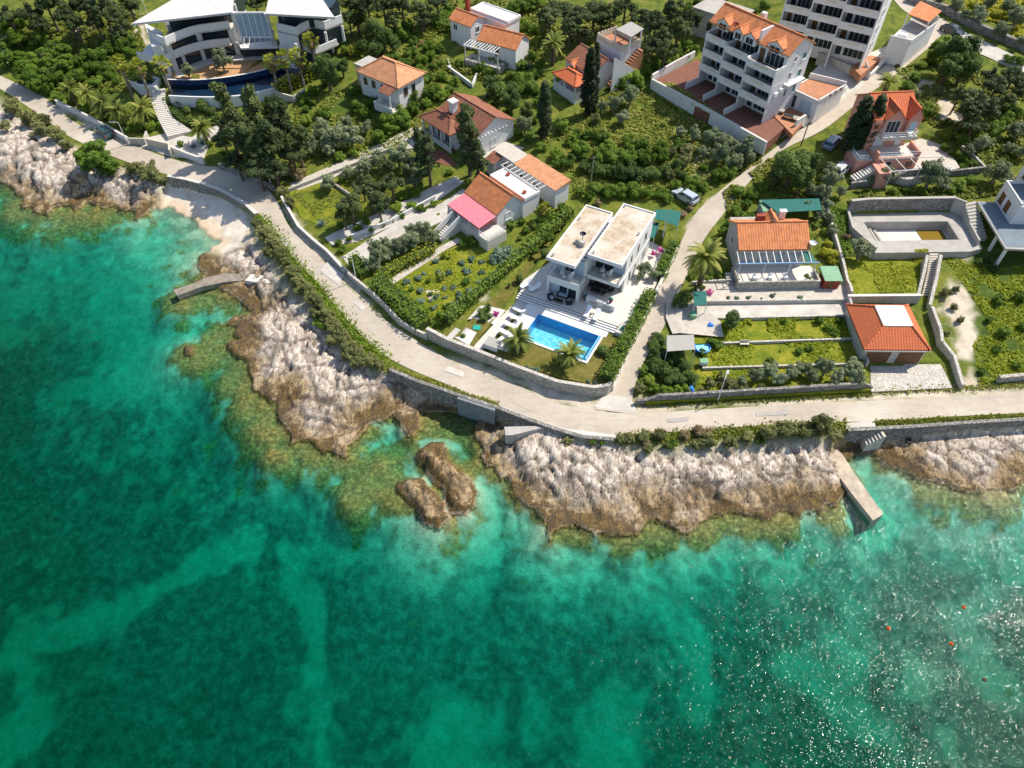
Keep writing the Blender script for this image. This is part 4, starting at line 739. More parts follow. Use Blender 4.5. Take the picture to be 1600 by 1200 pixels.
h.part("satellite_dish", MB().lathe((5.6, 1.2, zt + 1.4), [(0, 0), (.3, .06), (.5, .2), (.55, .34)], 14).bar((5.6, 1.2, zt + .3), (5.6, 1.2, zt + 1.4), .06), "red_brick")
m = MB()
for i in range(3): x0, x1, y = bays[i]; m.box(x0 - .08, y - 2.9, -.5, x0 + .1, y + .0, .9)
h.part("terrace_divider", m, "white_wall")
# right hand annex with terracotta deck
a = h.L(1237, 147, 14.0); b = h.L(1278, 166, 14.0); c = h.L(1318, 142, 14.0); ax0, ax1 = W_ + .2, W_ + .2 + 6.0; ay0 = a[1]
AN = [h.L(1232, 145, 13.6), h.L(1277, 166, 13.6), h.L(1318, 142, 13.6), h.L(1262, 128, 13.6)]
h.part("annex", MB().prism(AN, -1.0, 2.75), "white_wall"); h.part("annex_parapet", MB().bar((*AN[1], 2.95), (*AN[2], 2.95), .2, .5).bar((*AN[2], 3.15), (*AN[3], 3.15), .2, .9).bar((*AN[0], 2.85), (*AN[1], 2.85), .25, .2), "white_wall")
ci = [tuple(Vector(p).lerp(sum((Vector(k) for k in AN), Vector((0, 0))) / 4, .08)) for p in AN]; h.part("annex_deck", MB().prism(ci, 2.74, 2.77), "terracotta_floor")
e0, e1 = Vector(AN[0]), Vector(AN[1]); dd = (e1 - e0).normalized(); nn = Vector((dd.y, -dd.x))
for f0, f1 in ((.12, .3), (.45, .62), (.66, .82)):
    p = e0 + dd * (e1 - e0).length * f0; q = e0 + dd * (e1 - e0).length * f1; wd = MB().prism([tuple(p), tuple(q), tuple(q + nn * .05), tuple(p + nn * .05)], .1, 2.1, True); h.part("annex_door", wd, "glass" if f0 < .4 else "blue_panel")
h.part("flower_pots", MB().lathe((*Vector(AN[2]).lerp(Vector(AN[1]), .2), 2.76), [(.25, 0), (.3, .4), (0, .35)], 8).lathe((*Vector(AN[2]).lerp(Vector(AN[1]), .4), 2.76), [(.25, 0), (.3, .4), (0, .35)], 8).lathe((*Vector(AN[2]).lerp(Vector(AN[1]), .6), 2.76), [(.25, 0), (.3, .4), (0, .35)], 8), "red_brick")
APT1 = h
h, bays = apartment("apartment_block", "farther white apartment block with dark balconies, behind the orange dormered block", (1215, 36), (1356, 70), 17.8, 14.0, 10.5, 5, 2.75, "tile_orange", 7.0, 2.2)
W_ = h.W; bb = (0, 0, W_, 10.5)
for z in (.5, 3.3, 6.2, 9.0): h.win(bb, 'R', 4.4, z + .6, .6, 1.1, bars=0); h.win(bb, 'R', 5.6, z + .6, .6, 1.1, bars=0)
h.part("drain_pipe", MB().bar((W_ + .06, 3.4, 0), (W_ + .06, 3.4, 12), .1), "white_trim")
AX = [h.L(1381, 62, 17), h.L(1414, 68, 17), h.L(1450, 40, 17), h.L(1420, 26, 17)]
h.part("annex", MB().prism([h.L(1381, 84, 14), h.L(1412, 92, 14), h.L(1452, 62, 14), h.L(1420, 46, 14)], -1.5, 2.5), "white_wall"); a4 = [h.L(1381, 84, 14), h.L(1412, 92, 14), h.L(1452, 62, 14), h.L(1420, 46, 14)]
h.part("annex_floor", MB().prism([tuple(Vector(p).lerp(Vector(a4[2]), .06)) for p in a4], 2.49, 2.52), "grey_wall"); h.part("annex_parapet", MB().bar((*a4[0], 2.9), (*a4[1], 2.9), .15, .8).bar((*a4[1], 2.9), (*a4[2], 2.9), .15, .8).bar((*a4[2], 3.3), (*a4[3], 3.3), .15, 1.6), "white_wall")
r4 = [Vector(a4[3]).lerp(Vector(a4[0]), .45), Vector(a4[2]).lerp(Vector(a4[1]), .45), Vector(a4[2]), Vector(a4[3])]; h.part("annex_roof", MB().face([(*r4[0], 4.6), (*r4[1], 4.6), (*r4[2], 5.1), (*r4[3], 5.1)], [(0, 0), (5, 0), (5, 2), (0, 2)]).face([(*r4[3], 5.0), (*r4[2], 5.0), (*r4[1], 4.5), (*r4[0], 4.5)]), "tile_orange")
for p in (r4[0], r4[1]): h.part("annex_post", MB().bar((*p, 2.5), (*p, 4.5), .2), "white_trim")
h.part("annex_seating", MB().box(a4[0][0] + 1, a4[0][1] + 1.5, 2.52, a4[0][0] + 2.4, a4[0][1] + 2.3, 3.2), "white_plastic"); APT2 = h
# front garden walls of the farther block
for nm, P, zz, hh, mt in (("garden_wall", [(1278, 88), (1332, 112)], 12.6, 1.3, "pale_stone"), ):
    a, b = PX(*P[0], zz), PX(*P[1], zz); o = MB().bar((a.x, a.y, zz - .3), (b.x, b.y, zz - .3), .3, hh + 1).build(nm, M[mt]); tag(o, "pale garden wall before the farther apartment block's front terrace", "wall")

# ================================================================== pink house by the cypresses
h = House("pink_house", "salmon pink house with tiled dormers and outside stairs beside the paired cypresses", "house", (1368, 187), (1436, 184), 16.6, 9.2)
W_ = h.W; D = 7.6
h.walls([(.2, .3, -1, W_ - .2, D, 7.3)], "pink_wall"); h.gable(.2, .3, W_ - .2, D, 7.3, 2.1, .3, "tile_red", "pink_wall", ry=4.0)
for x0, x1 in ((1.5, 4.6), (5.2, 7.4)):
    h.walls([(x0 + .1, -.25, 5.0, x1 - .1, 2.6, 7.5)], "pink_wall", "dormer_wall"); h.gable(x0 + .1, -.3, x1 - .1, 4.2, 7.5, 1.5, .15, "tile_red", "pink_wall", axis='y', name="dormer_roof")
h.win((1.6, -.25, 4.5, 2), 'F', .4, 5.1, 2.1, 2.1, "balcony_door", bars=2); h.win((5.3, -.25, 7.3, 2), 'F', .5, 5.4, 1.0, 1.5, pane="blue_panel", bars=0)
balcony(h, 1.3, W_ - .1, -1.7, -.26, 5.0, "pale_floor", "white_wall", .25, fret=False); h.rail([(1.4, -.3), (1.4, -1.6), (W_ - .2, -1.6), (W_ - .2, -.3)], 5.3, .7, "white_trim", .9)
h.part("balcony_table", MB().lathe((5.6, -1.0, 5.03), [(.1, 0), (.1, .65), (.55, .65), (.55, .72), (0, .72)], 12), "white_plastic")
bb = (.2, .3, W_ - .2, D); h.win(bb, 'F', 1.2, 2.7, 1.5, 2.1, "door", pane="white_trim"); h.win(bb, 'F', 4.6, 2.7, .9, 2.1, "door", pane="white_trim", bars=0)
for u, z in ((1.5, 3.2), (4.2, 3.2), (2.5, 6.0)): h.win(bb, 'R', u, z, .9, 1.2, shutter=None)
h.part("terrace", MB().box(.8, -3.0, -1, W_ + .8, .298, 2.6), "pink_wall"); h.part("terrace_floor", MB().box(.95, -2.8, 2.602, W_ + .7, .25, 2.63), "pale_floor")
h.part("terrace_parapet", MB().box(W_ + .5, -3.0, 2.64, W_ + .8, .25, 3.4), "pink_wall"); h.part("terrace_parapet", MB().box(.8, -3.0, 2.64, 1.1, -1.6, 3.5), "pink_wall"); h.rail([(1.2, -2.9), (W_ + .4, -2.9)], 2.63, .8, "white_trim", 1.1)
h.win((.8, -3.0, W_ + .8, 0), 'F', 1.6, 0, 1.2, 2.0, "door", pane="dark_frame", bars=0); h.win((.8, -3.0, W_ + .8, 0), 'F', 5.0, .9, 1.2, .9, frame="pink_wall")
h.part("side_terrace", MB().box(-2.0, -2.6, -1, .78, 1.2, 2.0), "pink_wall"); h.part("side_terrace_floor", MB().box(-1.9, -2.5, 2.002, .7, 1.1, 2.03), "pale_floor"); h.rail([(-1.9, 1.1), (-1.9, -2.5), (-.4, -2.5)], 2.03, .8, "white_trim", .9)
h.steps((.9, -3.7), (-2.6, -4.3), 1.9, 0, 1.4, 9); h.part("stair_landing", MB().box(.3, -6.0, -1, 2.2, -3.01, 1.9), "pink_wall"); h.part("striped_awning", MB().box(1.4, .0, 4.5, 1.2, .28, 4.6), "white_trim")
m = MB()
for i in range(5): m.bar((1.5 + i * 2.3, -3.0, 2.5), (2.0 + i * 2.3, -6.2, 2.3), .08)
m.bar((1.2, -3.15, 2.5), (11.6, -3.15, 2.5), .1); m.bar((1.8, -6.2, 2.3), (11.6, -5.8, 2.3), .1); h.part("pergola_frame", m, "white_trim")
for x, y in ((2.0, -6.2), (6.5, -6.0), (11.4, -5.8), (11.4, -3.15)): h.part("pergola_post", MB().bar((x, y, -.6), (x, y, 2.3), .1), "white_trim")
h.part("roof_terrace_railing", MB().box(.2, -.12, 6.6, 1.4, .0, 7.2), "pink_wall"); PINK = h
h.win(bb, 'F', .1, 5.6, .9, 1.2, pane="brown_wood", frame="pink_wall", bars=0)

# ================================================================== orange roofed house on the lane
h = LANEH = House("cottage", "single storey cottage with bright orange gable roof and glazed pergola front above the garden terraces", "house", (1156, 390), (1266, 388), 10, 6.6)
W_ = h.W
h.walls([(.2, .3, -1.5, W_ - .2, 6.6, 3.3)], "grey_wall"); h.gable(.2, .3, W_ - .2, 6.6, 3.3, 1.9, .3, "tile_orange", "grey_wall", ry=3.5)
bb = (.2, .3, W_ - .2, 6.6)
for u in (.6, 2.8, 5.0, 7.2): h.win(bb, 'F', u, .9, 1.5, 1.4, frame="blue_frame", pane="pale_glass")
h.win(bb, 'L', 2.2, 1.4, .8, 1.0)
m = MB()
for i in range(11): x = -.3 + i * 1.0; m.bar((x, .0, 3.05), (x - .1, -2.2, 2.75), .09)
h.part("pergola_beams", m, "white_trim"); h.part("gutter", MB().bar((-.6, -2.2, 2.7), (10.7, -2.2, 2.7), .16), "blue_frame")
h.part("green_shade", MB().prism([(8.9, -2.1), (10.2, -2.1), (10.0, .0), (8.9, .0)], 2.78, 2.82, True), "green_cloth")
for i in range(4): h.part("pergola_post", MB().bar((-.2 + i * 3.5, -2.2, 0), (-.2 + i * 3.5, -2.2, 2.65), .1), "white_trim")
h.part("terrace", MB().box(-.3, -3.6, -2, 11.2, .298, -.02), "stone_wall"); h.part("terrace_floor", MB().box(0, -3.3, -.018, 10.9, .29, .0), "pale_floor"); h.part("terrace_parapet", MB().box(-.3, -3.6, -.015, 11.2, -3.35, .55).box(-.3, -3.35, -.015, 0, -.5, .55).box(10.95, -3.35, -.015, 11.2, -1, .55), "stone_wall")
h.steps((-.9, -.6), (-.9, -4.2), 0, -1.5, 1.0, 8, "bare_concrete")
h.part("chimney", MB().box(2.8, 4.0, 4.2, 4.0, 4.6, 6.0), "red_brick"); h.gable(4.3, 3.6, 5.9, 5.6, 5.1, .7, .1, "tile_orange", axis='y', name="dormer_roof"); h.part("roof_vent", MB().box(6.6, 5.4, 4.2, 7.4, 5.9, 5.6).box(6.5, 5.3, 5.6, 7.5, 6.0, 5.7), "white_wall")
h.part("satellite_dish", MB().lathe((10.3, .6, 3.6), [(0, 0), (.3, .06), (.5, .18), (.55, .32)], 14).bar((10.0, .6, 2.6), (10.3, .6, 3.6), .06), "white_plastic"); h.part("rear_annex", MB().box(.8, 6.6, -1, 4.2, 8.0, 2.6), "white_wall"); h.part("annex_roof", MB().box(.6, 6.6, 2.602, 4.4, 8.2, 2.75), "bare_concrete")
for i in range(3): h.part("chair", MB().box(2 + i * 2.2, -2.6, .02, 2.5 + i * 2.2, -2.1, .45).box(2 + i * 2.2, -2.15, .45, 2.5 + i * 2.2, -2.1, .9), "white_plastic")

# ================================================================== garage
h = House("double_garage", "stone double garage with brown doors and red roof cut by flat white top", "garage", (1351, 546), (1455, 547), 6.8, 3.6)
W_ = h.W; D = 8.4; wl = [(.25, .4, -1, W_ - .25, D - .2, 3.0)]
h.walls(wl, "pale_stone"); h.hip(.25, .3, W_ - .25, D - .2, 3.15, 1.7, .25, "tile_red", flat=(2.7, 2.7, 6.3, 6.3)); h.part("roof_surface", MB().box(2.6, 2.6, 4.7, 6.4, 6.4, 4.93), "white_wall")
h.part("eaves_gutter", MB().box(0, -.05, 2.9, W_, .04, 2.99).box(-.05, -.05, 2.9, .04, D, 2.99), "steel")
for u in (.5, 4.6): d = h.win((.25, .4, W_ - .25, D), 'F', u, .0, 3.3, 2.45, "garage_door", frame="pale_floor", pane="brown_wood", bars=0)
m = MB()
for u in (.5, 4.6):
    for i in range(1, 6): m.box(.25 + u + .1, .37, i * .4, .25 + u + 3.2, .376, i * .4 + .03)
h.part("door_grooves", m, "dark_frame"); GAR = h

# ================================================================== unfinished white house at the right edge
h = House("terraced_house", "unfinished white house with grey roof decks and brown windows beside the empty pool", "house", (1528, 316), (1571, 388), 9.4, 6.4)
W_ = h.W
h.part("carport_roof", MB().box(-.2, 0, 2.7, W_ + .1, 12, 3.0), "bare_concrete"); h.part("deck_surface", MB().box(0, .2, 3.001, W_ - .3, 11.8, 3.02), "deck_grey")
h.walls([(-.2, 3.0, -1, W_ - 3.4, 12, 2.7)], "white_wall"); 
for x, y in ((W_ - .4, .2), (W_ - 3.5, .2), (W_ - .4, 6.5)): h.part("carport_column", MB().box(x, y, -1, x + .35, y + .35, 2.7), "white_wall")
u0 = h.L(1567, 287, 12.4); u1 = h.L(1597, 322, 12.4); ux0, ux1, uy = u0[0] - .2, u1[0] + .2, (u0[1] + u1[1]) / 2
h.walls([(ux0, uy, 3.0, ux1, uy + 9, 6.0)], "white_wall", "upper_wall"); h.part("upper_deck", MB().box(ux0 + .2, uy + .2, 6.002, ux1 - .2, uy + 8.8, 6.03), "deck_grey"); h.part("upper_parapet", MB().box(ux0, uy, 6.0, ux1, uy + .2, 6.5).box(ux0, uy + .2, 6.0, ux0 + .2, uy + 9, 6.5), "white_wall")
for i in range(2): h.win((ux0, uy, ux1, uy + 9), 'F', .8 + i * 2.0, 3.5, 1.1, 1.6, frame="brown_wood", pane="brown_wood")
h.walls([(ux0 - 2, uy + 2.6, 3.0, ux1 - 3.0, uy + 10, 8.6)], "white_wall", "tower_wall"); h.hip(ux0 - 2, uy + 2.6, ux1 - 3.0, uy + 10, 8.7, 1.6, .3, "tile_orange"); h.win((ux0 - 2, uy + 2.6, ux1 - 3.0, uy + 10), 'F', 1.2, 6.6, 1.0, 1.4, frame="brown_wood", pane="brown_wood")
RB = h

# ================================================================== small houses at the top
h = House("annexe_house", "small white house with orange gable and flat white roof above the vines", "house", (703, 26), (735, 38), 15.4, 12.4)
W_ = h.W; D = 4.2
h.walls([(0, 0, -2, W_, D, 2.6), (1.2, D, -2, W_ + 5, D + 4, 2.9)]); h.gable(0, 0, W_, D, 2.6, 1.1, .25, "tile_orange"); h.flat(1.0, D + .4, W_ + 5.2, D + 4.2, 3.2, "white_wall", name="flat_roof")
h.win((0, 0, W_, D), 'F', .8, .9, 1.0, 1.1); h.win((0, 0, W_, D), 'R', 1.4, .9, 1.0, 1.1); h.part("chimney", MB().box(-.4, D + .6, 0, .3, D + 1.3, 5.0), "red_brick")
h = House("pergola_house", "orange roofed white house fronted by a white slatted pergola on stone posts", "house", (748, 60), (787, 70), 14.2, 11.4)
W_ = h.W; D = 5.0
h.walls([(0, 0, -2, W_ + 2.5, D, 2.6)]); h.gable(0, 0, W_ + 2.5, D, 2.6, 1.5, .3, "tile_orange"); h.win((0, 0, W_ + 2.5, D), 'F', 1, .9, 1.1, 1.1); h.win((0, 0, W_ + 2.5, D), 'F', 3.4, .1, .9, 2.0, "door", bars=0, pane="brown_wood")
h.part("pergola_base", MB().box(-1.6, -2.8, -3, W_ + .6, -.002, -.3), "stone_wall")
for i in range(11): h.part("pergola_slat", MB().box(-1.6 + i * .62, -2.8, 2.35, -1.48 + i * .62, -.3, 2.45), "white_trim")
h.part("pergola_beam", MB().box(-1.7, -2.75, 2.2, W_ + .4, -2.6, 2.345), "white_trim")
for x in (-1.5, 1.4, W_ + .1): h.part("pergola_post", MB().box(x, -2.75, -.3, x + .22, -2.55, 2.2), "pale_stone")
h = House("stone_house", "pale stone house with shuttered windows cut by the top edge left of the apartment blocks", "house", (1098, 20), (1128, 30), 16.5, 12.2)
W_ = 7
h.walls([(-2, 0, -1, W_, 6, 4.6)], "pale_stone"); h.part("flat_roof", MB().box(-2.2, -.2, 4.6, W_ + .2, 6.2, 4.85), "bare_concrete")
for u in (.8, 3.4, 6.2): h.win((-2, 0, W_, 6), 'F', u, 1.6, .9, 1.4, frame="brown_wood")
h.win((-2, 0, W_, 6), 'R', 2, 1.6, .9, 1.4, frame="brown_wood")

# ================================================================== curved modern villa
zg = 8.6; o0 = PX(330, 70, zg); root = thing("modern_villa", "large curved white villa with pale wing roofs joined by a glass link", "house", o0)
def loc(pts, z): return [tuple(PX(p[0], p[1], z) - o0) for p in pts]
def curve(pts, n=3):
    P = smooth_line([Vector(p) for p in pts], n); return [tuple(p) for p in P]
def part(name, mb, mat, par=None): return mb.build(name, M[mat], par or root)
def band(name, px, z, hgt, th=.25, mat="white_wall", sm=2):
    P = curve(loc(px, z), sm) if sm else loc(px, z); m = MB(); zl = z - zg; Q = []
    for i, p in enumerate(P):
        a = Vector(P[max(i - 1, 0)][:2]); b = Vector(P[min(i + 1, len(P) - 1)][:2]); d = (b - a).normalized(); Q.append((p[0] - d.y * th, p[1] + d.x * th))
    for i in range(len(P) - 1): m.prism([P[i][:2], P[i + 1][:2], Q[i + 1], Q[i]], zl - hgt, zl, True)
    return part(name, m, mat)
def slabp(name, poly, z0, z1, mat, par=None): return part(name, MB().prism([p[:2] for p in poly], z0 - zg, z1 - zg, True), mat, par)
def back(pts, dx, dy): return [(p[0] + dx, p[1] + dy) for p in pts]
slabp("roof", loc([(205, 37), (285, -10), (330, -22), (366, -22), (363, 19)], 18.0), 17.65, 18.0, "tile_white"); slabp("roof", loc([(414, 21), (425, -22), (490, -22), (523, 27)], 18.0), 17.65, 18.0, "tile_white")
LB = curve(loc([(256, 86), (277, 76), (302, 67.5), (328, 62.5), (357, 60)], 12.4)); UB = curve(loc([(256, 59), (277, 49), (302, 40), (328, 36.5), (357, 33)], 15.8))
band("balcony_parapet", [(212, 81), (243, 89)], 12.4, 1.4, sm=0); band("balcony_parapet", [(256, 86), (277, 76), (302, 67.5), (328, 62.5), (357, 60)], 12.4, 1.4); band("balcony_parapet", [(229, 44), (240, 53), (256, 59)], 15.8, 1.4); band("balcony_parapet", [(256, 59), (277, 49), (302, 40), (328, 36.5), (357, 33)], 15.8, 1.5)
bkL = [(LB[-1][0] + 1, LB[-1][1] + 9), (LB[0][0] + 1.5, LB[0][1] + 9)]
slabp("floor_slab", LB + bkL, 10.95, 11.2, "white_wall"); slabp("floor_slab", loc([(212, 83), (243, 90), (256, 88), (250, 60), (228, 62)], 12.2), 11.0, 11.25, "white_wall"); bkU = [(UB[-1][0] + 1, UB[-1][1] + 8), (UB[0][0] - 1.5, UB[0][1] + 5)]; slabp("floor_slab", UB + bkU, 14.3, 14.6, "pale_floor")
in1 = back(LB, .5, 1.6) + bkL; slabp("glazed_wall", in1, zg - 1.5, 11.0, "glass"); in2 = back(LB, .4, 1.3) + back(bkL, 0, 0); slabp("glazed_wall", in2, 11.2, 14.3, "glass"); in3 = back(UB, .6, 3.0) + back(bkU, 0, .5); slabp("glazed_wall", in3, 14.6, 17.65, "glass")
def mull(line, off, z0, z1, ks, w=.5, mat="white_wall"):
    for k in ks: p = line[int(k * (len(line) - 1))]; part("wall_pier", MB().box(p[0] + off[0] - w / 2, p[1] + off[1] - .12, z0 - zg, p[0] + off[0] + w / 2, p[1] + off[1] + .3, z1 - zg), mat)
mull(LB, (.5, 1.6), zg - 1, 10.95, (.0, .25, .5, .75, 1), .9); mull(LB, (.4, 1.3), 11.2, 14.3, (0, .52, 1), 1.6); mull(LB, (.4, 1.3), 11.2, 14.3, (.15, .28, .4, .64, .76, .88), .09, "dark_frame"); mull(UB, (.6, 3.0), 14.6, 17.6, (0, .2, .4, .6, .8), .12, "dark_frame"); mull(UB, (.6, 3.0), 14.6, 17.6, (1,), .8)
part("end_wall", MB().prism([p[:2] for p in loc([(243, 89), (257, 87), (259, 66), (232, 52)], 12.4)], -1.5, 14.3 - zg), "white_wall")
# glass link and the two leaning fins
g = [Vector(PX(*p, z) - o0) for p, z in (((366, 20), 17.4), ((416, 20), 17.4), ((424, 58), 13.6), ((377, 58), 13.6))]; m = MB().face([g[3], g[2], g[1], g[0]]).face([p + Vector((0, .1, -.2)) for p in (g[0], g[1], g[2], g[3])]); gl_ = part("glass_roof", m, "pale_glass"); m = MB()
for i in range(6): m.bar(g[3].lerp(g[2], i / 5), g[0].lerp(g[1], i / 5), .14)
m.bar(g[0], g[1], .3); m.bar(g[3], g[2], .25); part("glazing_bars", m, "white_trim", gl_)
for a, b in (((363, 19), (377, 70)), ((416, 21), (427, 67))): p = Vector(PX(*a, 17.9) - o0); q = Vector(PX(*b, 10.6) - o0); part("leaning_fin", MB().bar(p, q, .8, .5), "white_wall")
slabp("link_canopy", loc([(374, 70), (432, 64), (434, 74), (376, 76)], 11.2), 11.0, 11.3, "white_wall"); slabp("link_wall", loc([(378, 78), (430, 75), (430, 55), (372, 60)], 10), zg - 1, 11.0, "glass")
for i in range(6): p = loc([(380 + i * 8.5, 66 - i * .6)], 12)[0]; part("canopy_rib", MB().bar((p[0], p[1], 11.3 - zg), (p[0], p[1] + 1.4, 12.8 - zg), .12), "white_trim")
# right wing
Z1 = [(431, 36), (462, 43), (470, 37), (486, 30), (506, 34), (534, 23)]; band("balcony_parapet", Z1, 15.8, 1.6, sm=0); Z2 = [(436, 72), (461, 65), (492, 75), (526, 61)]; band("balcony_parapet", Z2, 12.4, 1.3, sm=0)
P1 = loc(Z1, 15.8); P2 = loc(Z2, 12.4); bk = loc([(530, 5), (432, 10)], 15.8); slabp("floor_slab", P1 + bk, 14.2, 14.45, "pale_floor"); slabp("floor_slab", P2 + loc([(534, 40), (436, 45)], 12.4), 11.1, 11.35, "pale_floor")
slabp("glazed_wall", loc([(434, 26), (466, 30), (520, 24), (530, 8), (432, 8)], 16.2), 14.45, 17.65, "glass"); slabp("wall", loc([(433, 50), (463, 57), (468, 50), (440, 30)], 14.3), 11.3, 14.2, "white_wall"); slabp("glazed_wall", loc([(463, 56), (486, 44), (508, 48), (534, 40), (530, 20), (445, 25)], 14.2), 11.35, 14.2, "glass")
slabp("wall", loc([(440, 90), (490, 92), (522, 78), (528, 50), (440, 60)], 9.6), zg - 2, 11.1, "white_wall"); slabp("glazed_wall", loc([(466, 94), (489, 94), (519, 81), (515, 70), (470, 80)], 9.5), zg - 1, 11.0, "glass")
for px, py in ((462, 68), (508, 50), (534, 40)): p = loc([(px, py)], 14.2)[0]; part("corner_column", MB().box(p[0] - .2, p[1] - .2, 11.3 - zg, p[0] + .2, p[1] + .2, 14.2 - zg), "white_wall")
# ================================================================== pads, terraces, paths
def pad(name, px, z, mat, depth=1.8, kind="structure", world=None, label=None, cat=None):
    P = [Vector(p) for p in world] if world else PXL(px, z); poly = [(p.x, p.y) for p in P]; a = np.array(poly)
    PADS.append((a, z, (a[:, 0].min(), a[:, 1].min(), a[:, 0].max(), a[:, 1].max())))
    o = MB().prism(poly, z - depth, z).build(name, M[mat] if isinstance(mat, str) else mat); return tag(o, label, cat, kind=kind)
def vloc(pts, z=0): return [VILLA.Wd(x, y, z) for x, y in pts]
def wall(px, hgt, th, mat, label, drop=.8, name="garden_wall", z=None, top=None, cop=None, cat="wall", step=1.2, off=0.0):
    P = [GX(*p) for p in px] if z is None else PXL(px, z); P = resample(P, step); m = MB(); c = MB(); n = len(P); L = []
    for i, p in enumerate(P):
        d = (P[min(i + 1, n - 1)] - P[max(i - 1, 0)]); d.z = 0; d.normalize(); nn = Vector((-d.y, d.x, 0)); g = ground(p.x, p.y) if top is None else top - hgt
        L.append((p + nn * (off - th / 2), p + nn * (off + th / 2), (g + hgt), g - drop, nn))
    for (a, b, zt, zb, n1), (c_, d, zt2, zb2, n2) in zip(L, L[1:]):
        m.face([(a.x, a.y, zb), (c_.x, c_.y, zb2), (c_.x, c_.y, zt2), (a.x, a.y, zt)]); m.face([(d.x, d.y, zb2), (b.x, b.y, zb), (b.x, b.y, zt), (d.x, d.y, zt2)]); m.face([(a.x, a.y, zt), (c_.x, c_.y, zt2), (d.x, d.y, zt2), (b.x, b.y, zt)])
        if cop: k = .05; c.face([(a.x - n1.x * k, a.y - n1.y * k, zt + .05), (c_.x - n2.x * k, c_.y - n2.y * k, zt2 + .05), (d.x + n2.x * k, d.y + n2.y * k, zt2 + .05), (b.x + n1.x * k, b.y + n1.y * k, zt + .05)]); c.face([(a.x - n1.x * k, a.y - n1.y * k, zt - .02), (c_.x - n2.x * k, c_.y - n2.y * k, zt2 - .02), (c_.x - n2.x * k, c_.y - n2.y * k, zt2 + .05), (a.x - n1.x * k, a.y - n1.y * k, zt + .05)]); c.face([(d.x + n2.x * k, d.y + n2.y * k, zt2 - .02), (b.x + n1.x * k, b.y + n1.y * k, zt - .02), (b.x + n1.x * k, b.y + n1.y * k, zt + .05), (d.x + n2.x * k, d.y + n2.y * k, zt2 + .05)])
    for e, f in ((L[0], 1), (L[-1], 0)):
        q = [(e[0].x, e[0].y, e[3]), (e[1].x, e[1].y, e[3]), (e[1].x, e[1].y, e[2]), (e[0].x, e[0].y, e[2])]; m.face(q[::-1] if f else q)
    o = m.build(name, M[mat]); tag(o, label, cat)
    if cop: c.build("coping", M[cop], o)
    return o
# white villa: lawns, deck, terrace (villa axes)
DECK = 4.95
LF = [VILLA.L(*p, 4.85) for p in ((760, 552), (800, 567), (872, 589), (925, 601), (948, 602))]
for P in (LF + [(13.9, -8.75), (-1.6, -8.75)], [(10.25, -8.75), (13.9, -8.75), (13.6, -2.3), (10.6, -2.3), (10.6, -3.45), (10.25, -3.45)]): pad("lawn", None, 4.85, "lawn", world=vloc(P))
for P in ([(-1.6, -8.74), (.55, -8.74), (.55, -2.3), (-1.6, -2.3)], [(.55, -3.44), (10.59, -3.44), (10.59, -2.3), (.55, -2.3)]): pad("pool_deck", None, DECK, "white_trim", world=vloc(P))
pad("pool_deck", None, DECK, "white_trim", world=vloc([(-2.4, -12.0), (.1, -11.8), (.4, -8.741), (-1.6, -8.741)]))
pad("terrace", None, 5.4, "pale_floor", world=vloc([(-4.2, 0.6), (-3.4, -1.2), (11.4, -1.2), (13.2, 6.2), (12.4, 17), (4.7, 19), (-.5, 13.5)]))
for i in range(3): tag(MB().prism([tuple(v[:2]) for v in vloc([(-3.5, -1.2 - .36 * i), (11.3, -1.2 - .36 * i), (11.3, -1.56 - .36 * i), (-3.5, -1.56 - .36 * i)])], 4, 5.3 - .11 * i).build("terrace_step", M["white_trim"]), kind="structure"); tag(MB().prism([tuple(v[:2]) for v in vloc([(-3.5, -1.21 - .36 * i), (11.3, -1.21 - .36 * i), (11.3, -1.30 - .36 * i), (-3.5, -1.30 - .36 * i)])], 5.29 - .11 * i, 5.304 - .11 * i).build("painted_step_shadow", M["dark_frame"]), kind="structure")  # thin dark strips paint a shadow line at the foot of each riser
pad("ramp_walk", None, 4.7, "pale_floor", world=vloc([(-4.4, -13.3), (-3.1, -13.1), (-1.65, -2.4), (-3.3, -1.9)]))
m = MB()
for k in range(13):
    if k in (5, 6, 7, 0, 12): continue
    a = VILLA.Wd(-4.3 + k * .1, -12.6 + k * .75, -.69); b = VILLA.Wd(-3.3 + k * .11, -12.5 + k * .75, -.69); m.bar(a, b, .16, .03)
tag(m.build("ramp_treads", M["cream_wall"]), kind="structure")
# pool
pl = thing("swimming_pool", "bright blue rectangular swimming pool with white coping in front of the white villa", "pool", VILLA.Wd(5.3, -6, -1), VILLA.ang)
x0, x1, y0, y1 = -4.6, 4.7, -2.55, 2.4; zz = DECK - (5.4 - 1)
b = MB().box(x0, y0, zz - 1.75, x1, y1, zz - 1.7); b.build("basin_floor", M["pool_caustic_tile"], pl)
b = MB().box(x0 - .12, y0 - .12, zz - 1.75, x0, y1 + .12, zz - .03).box(x1, y0 - .12, zz - 1.75, x1 + .12, y1 + .12, zz - .03).box(x0, y0 - .12, zz - 1.75, x1, y0, zz - .03).box(x0, y1, zz - 1.75, x1, y1 + .12, zz - .03); b.build("basin_wall", M["pool_dark_tile"], pl)
b = MB().box(x0 - .3, y0 - .35, zz - .5, x1 + .3, y0 - .02, zz + .02).box(x1 + .01, y0 - .02, zz - .5, x1 + .3, y1 + .02, zz + .02).box(x0 - .12, y1 + .01, zz - .029, x1 + .3, y1 + .12, zz + .012).box(x0 - .14, y0 - .02, zz - .029, x0 - .01, y1 + .12, zz + .012); b.build("coping", M["white_trim"], pl)
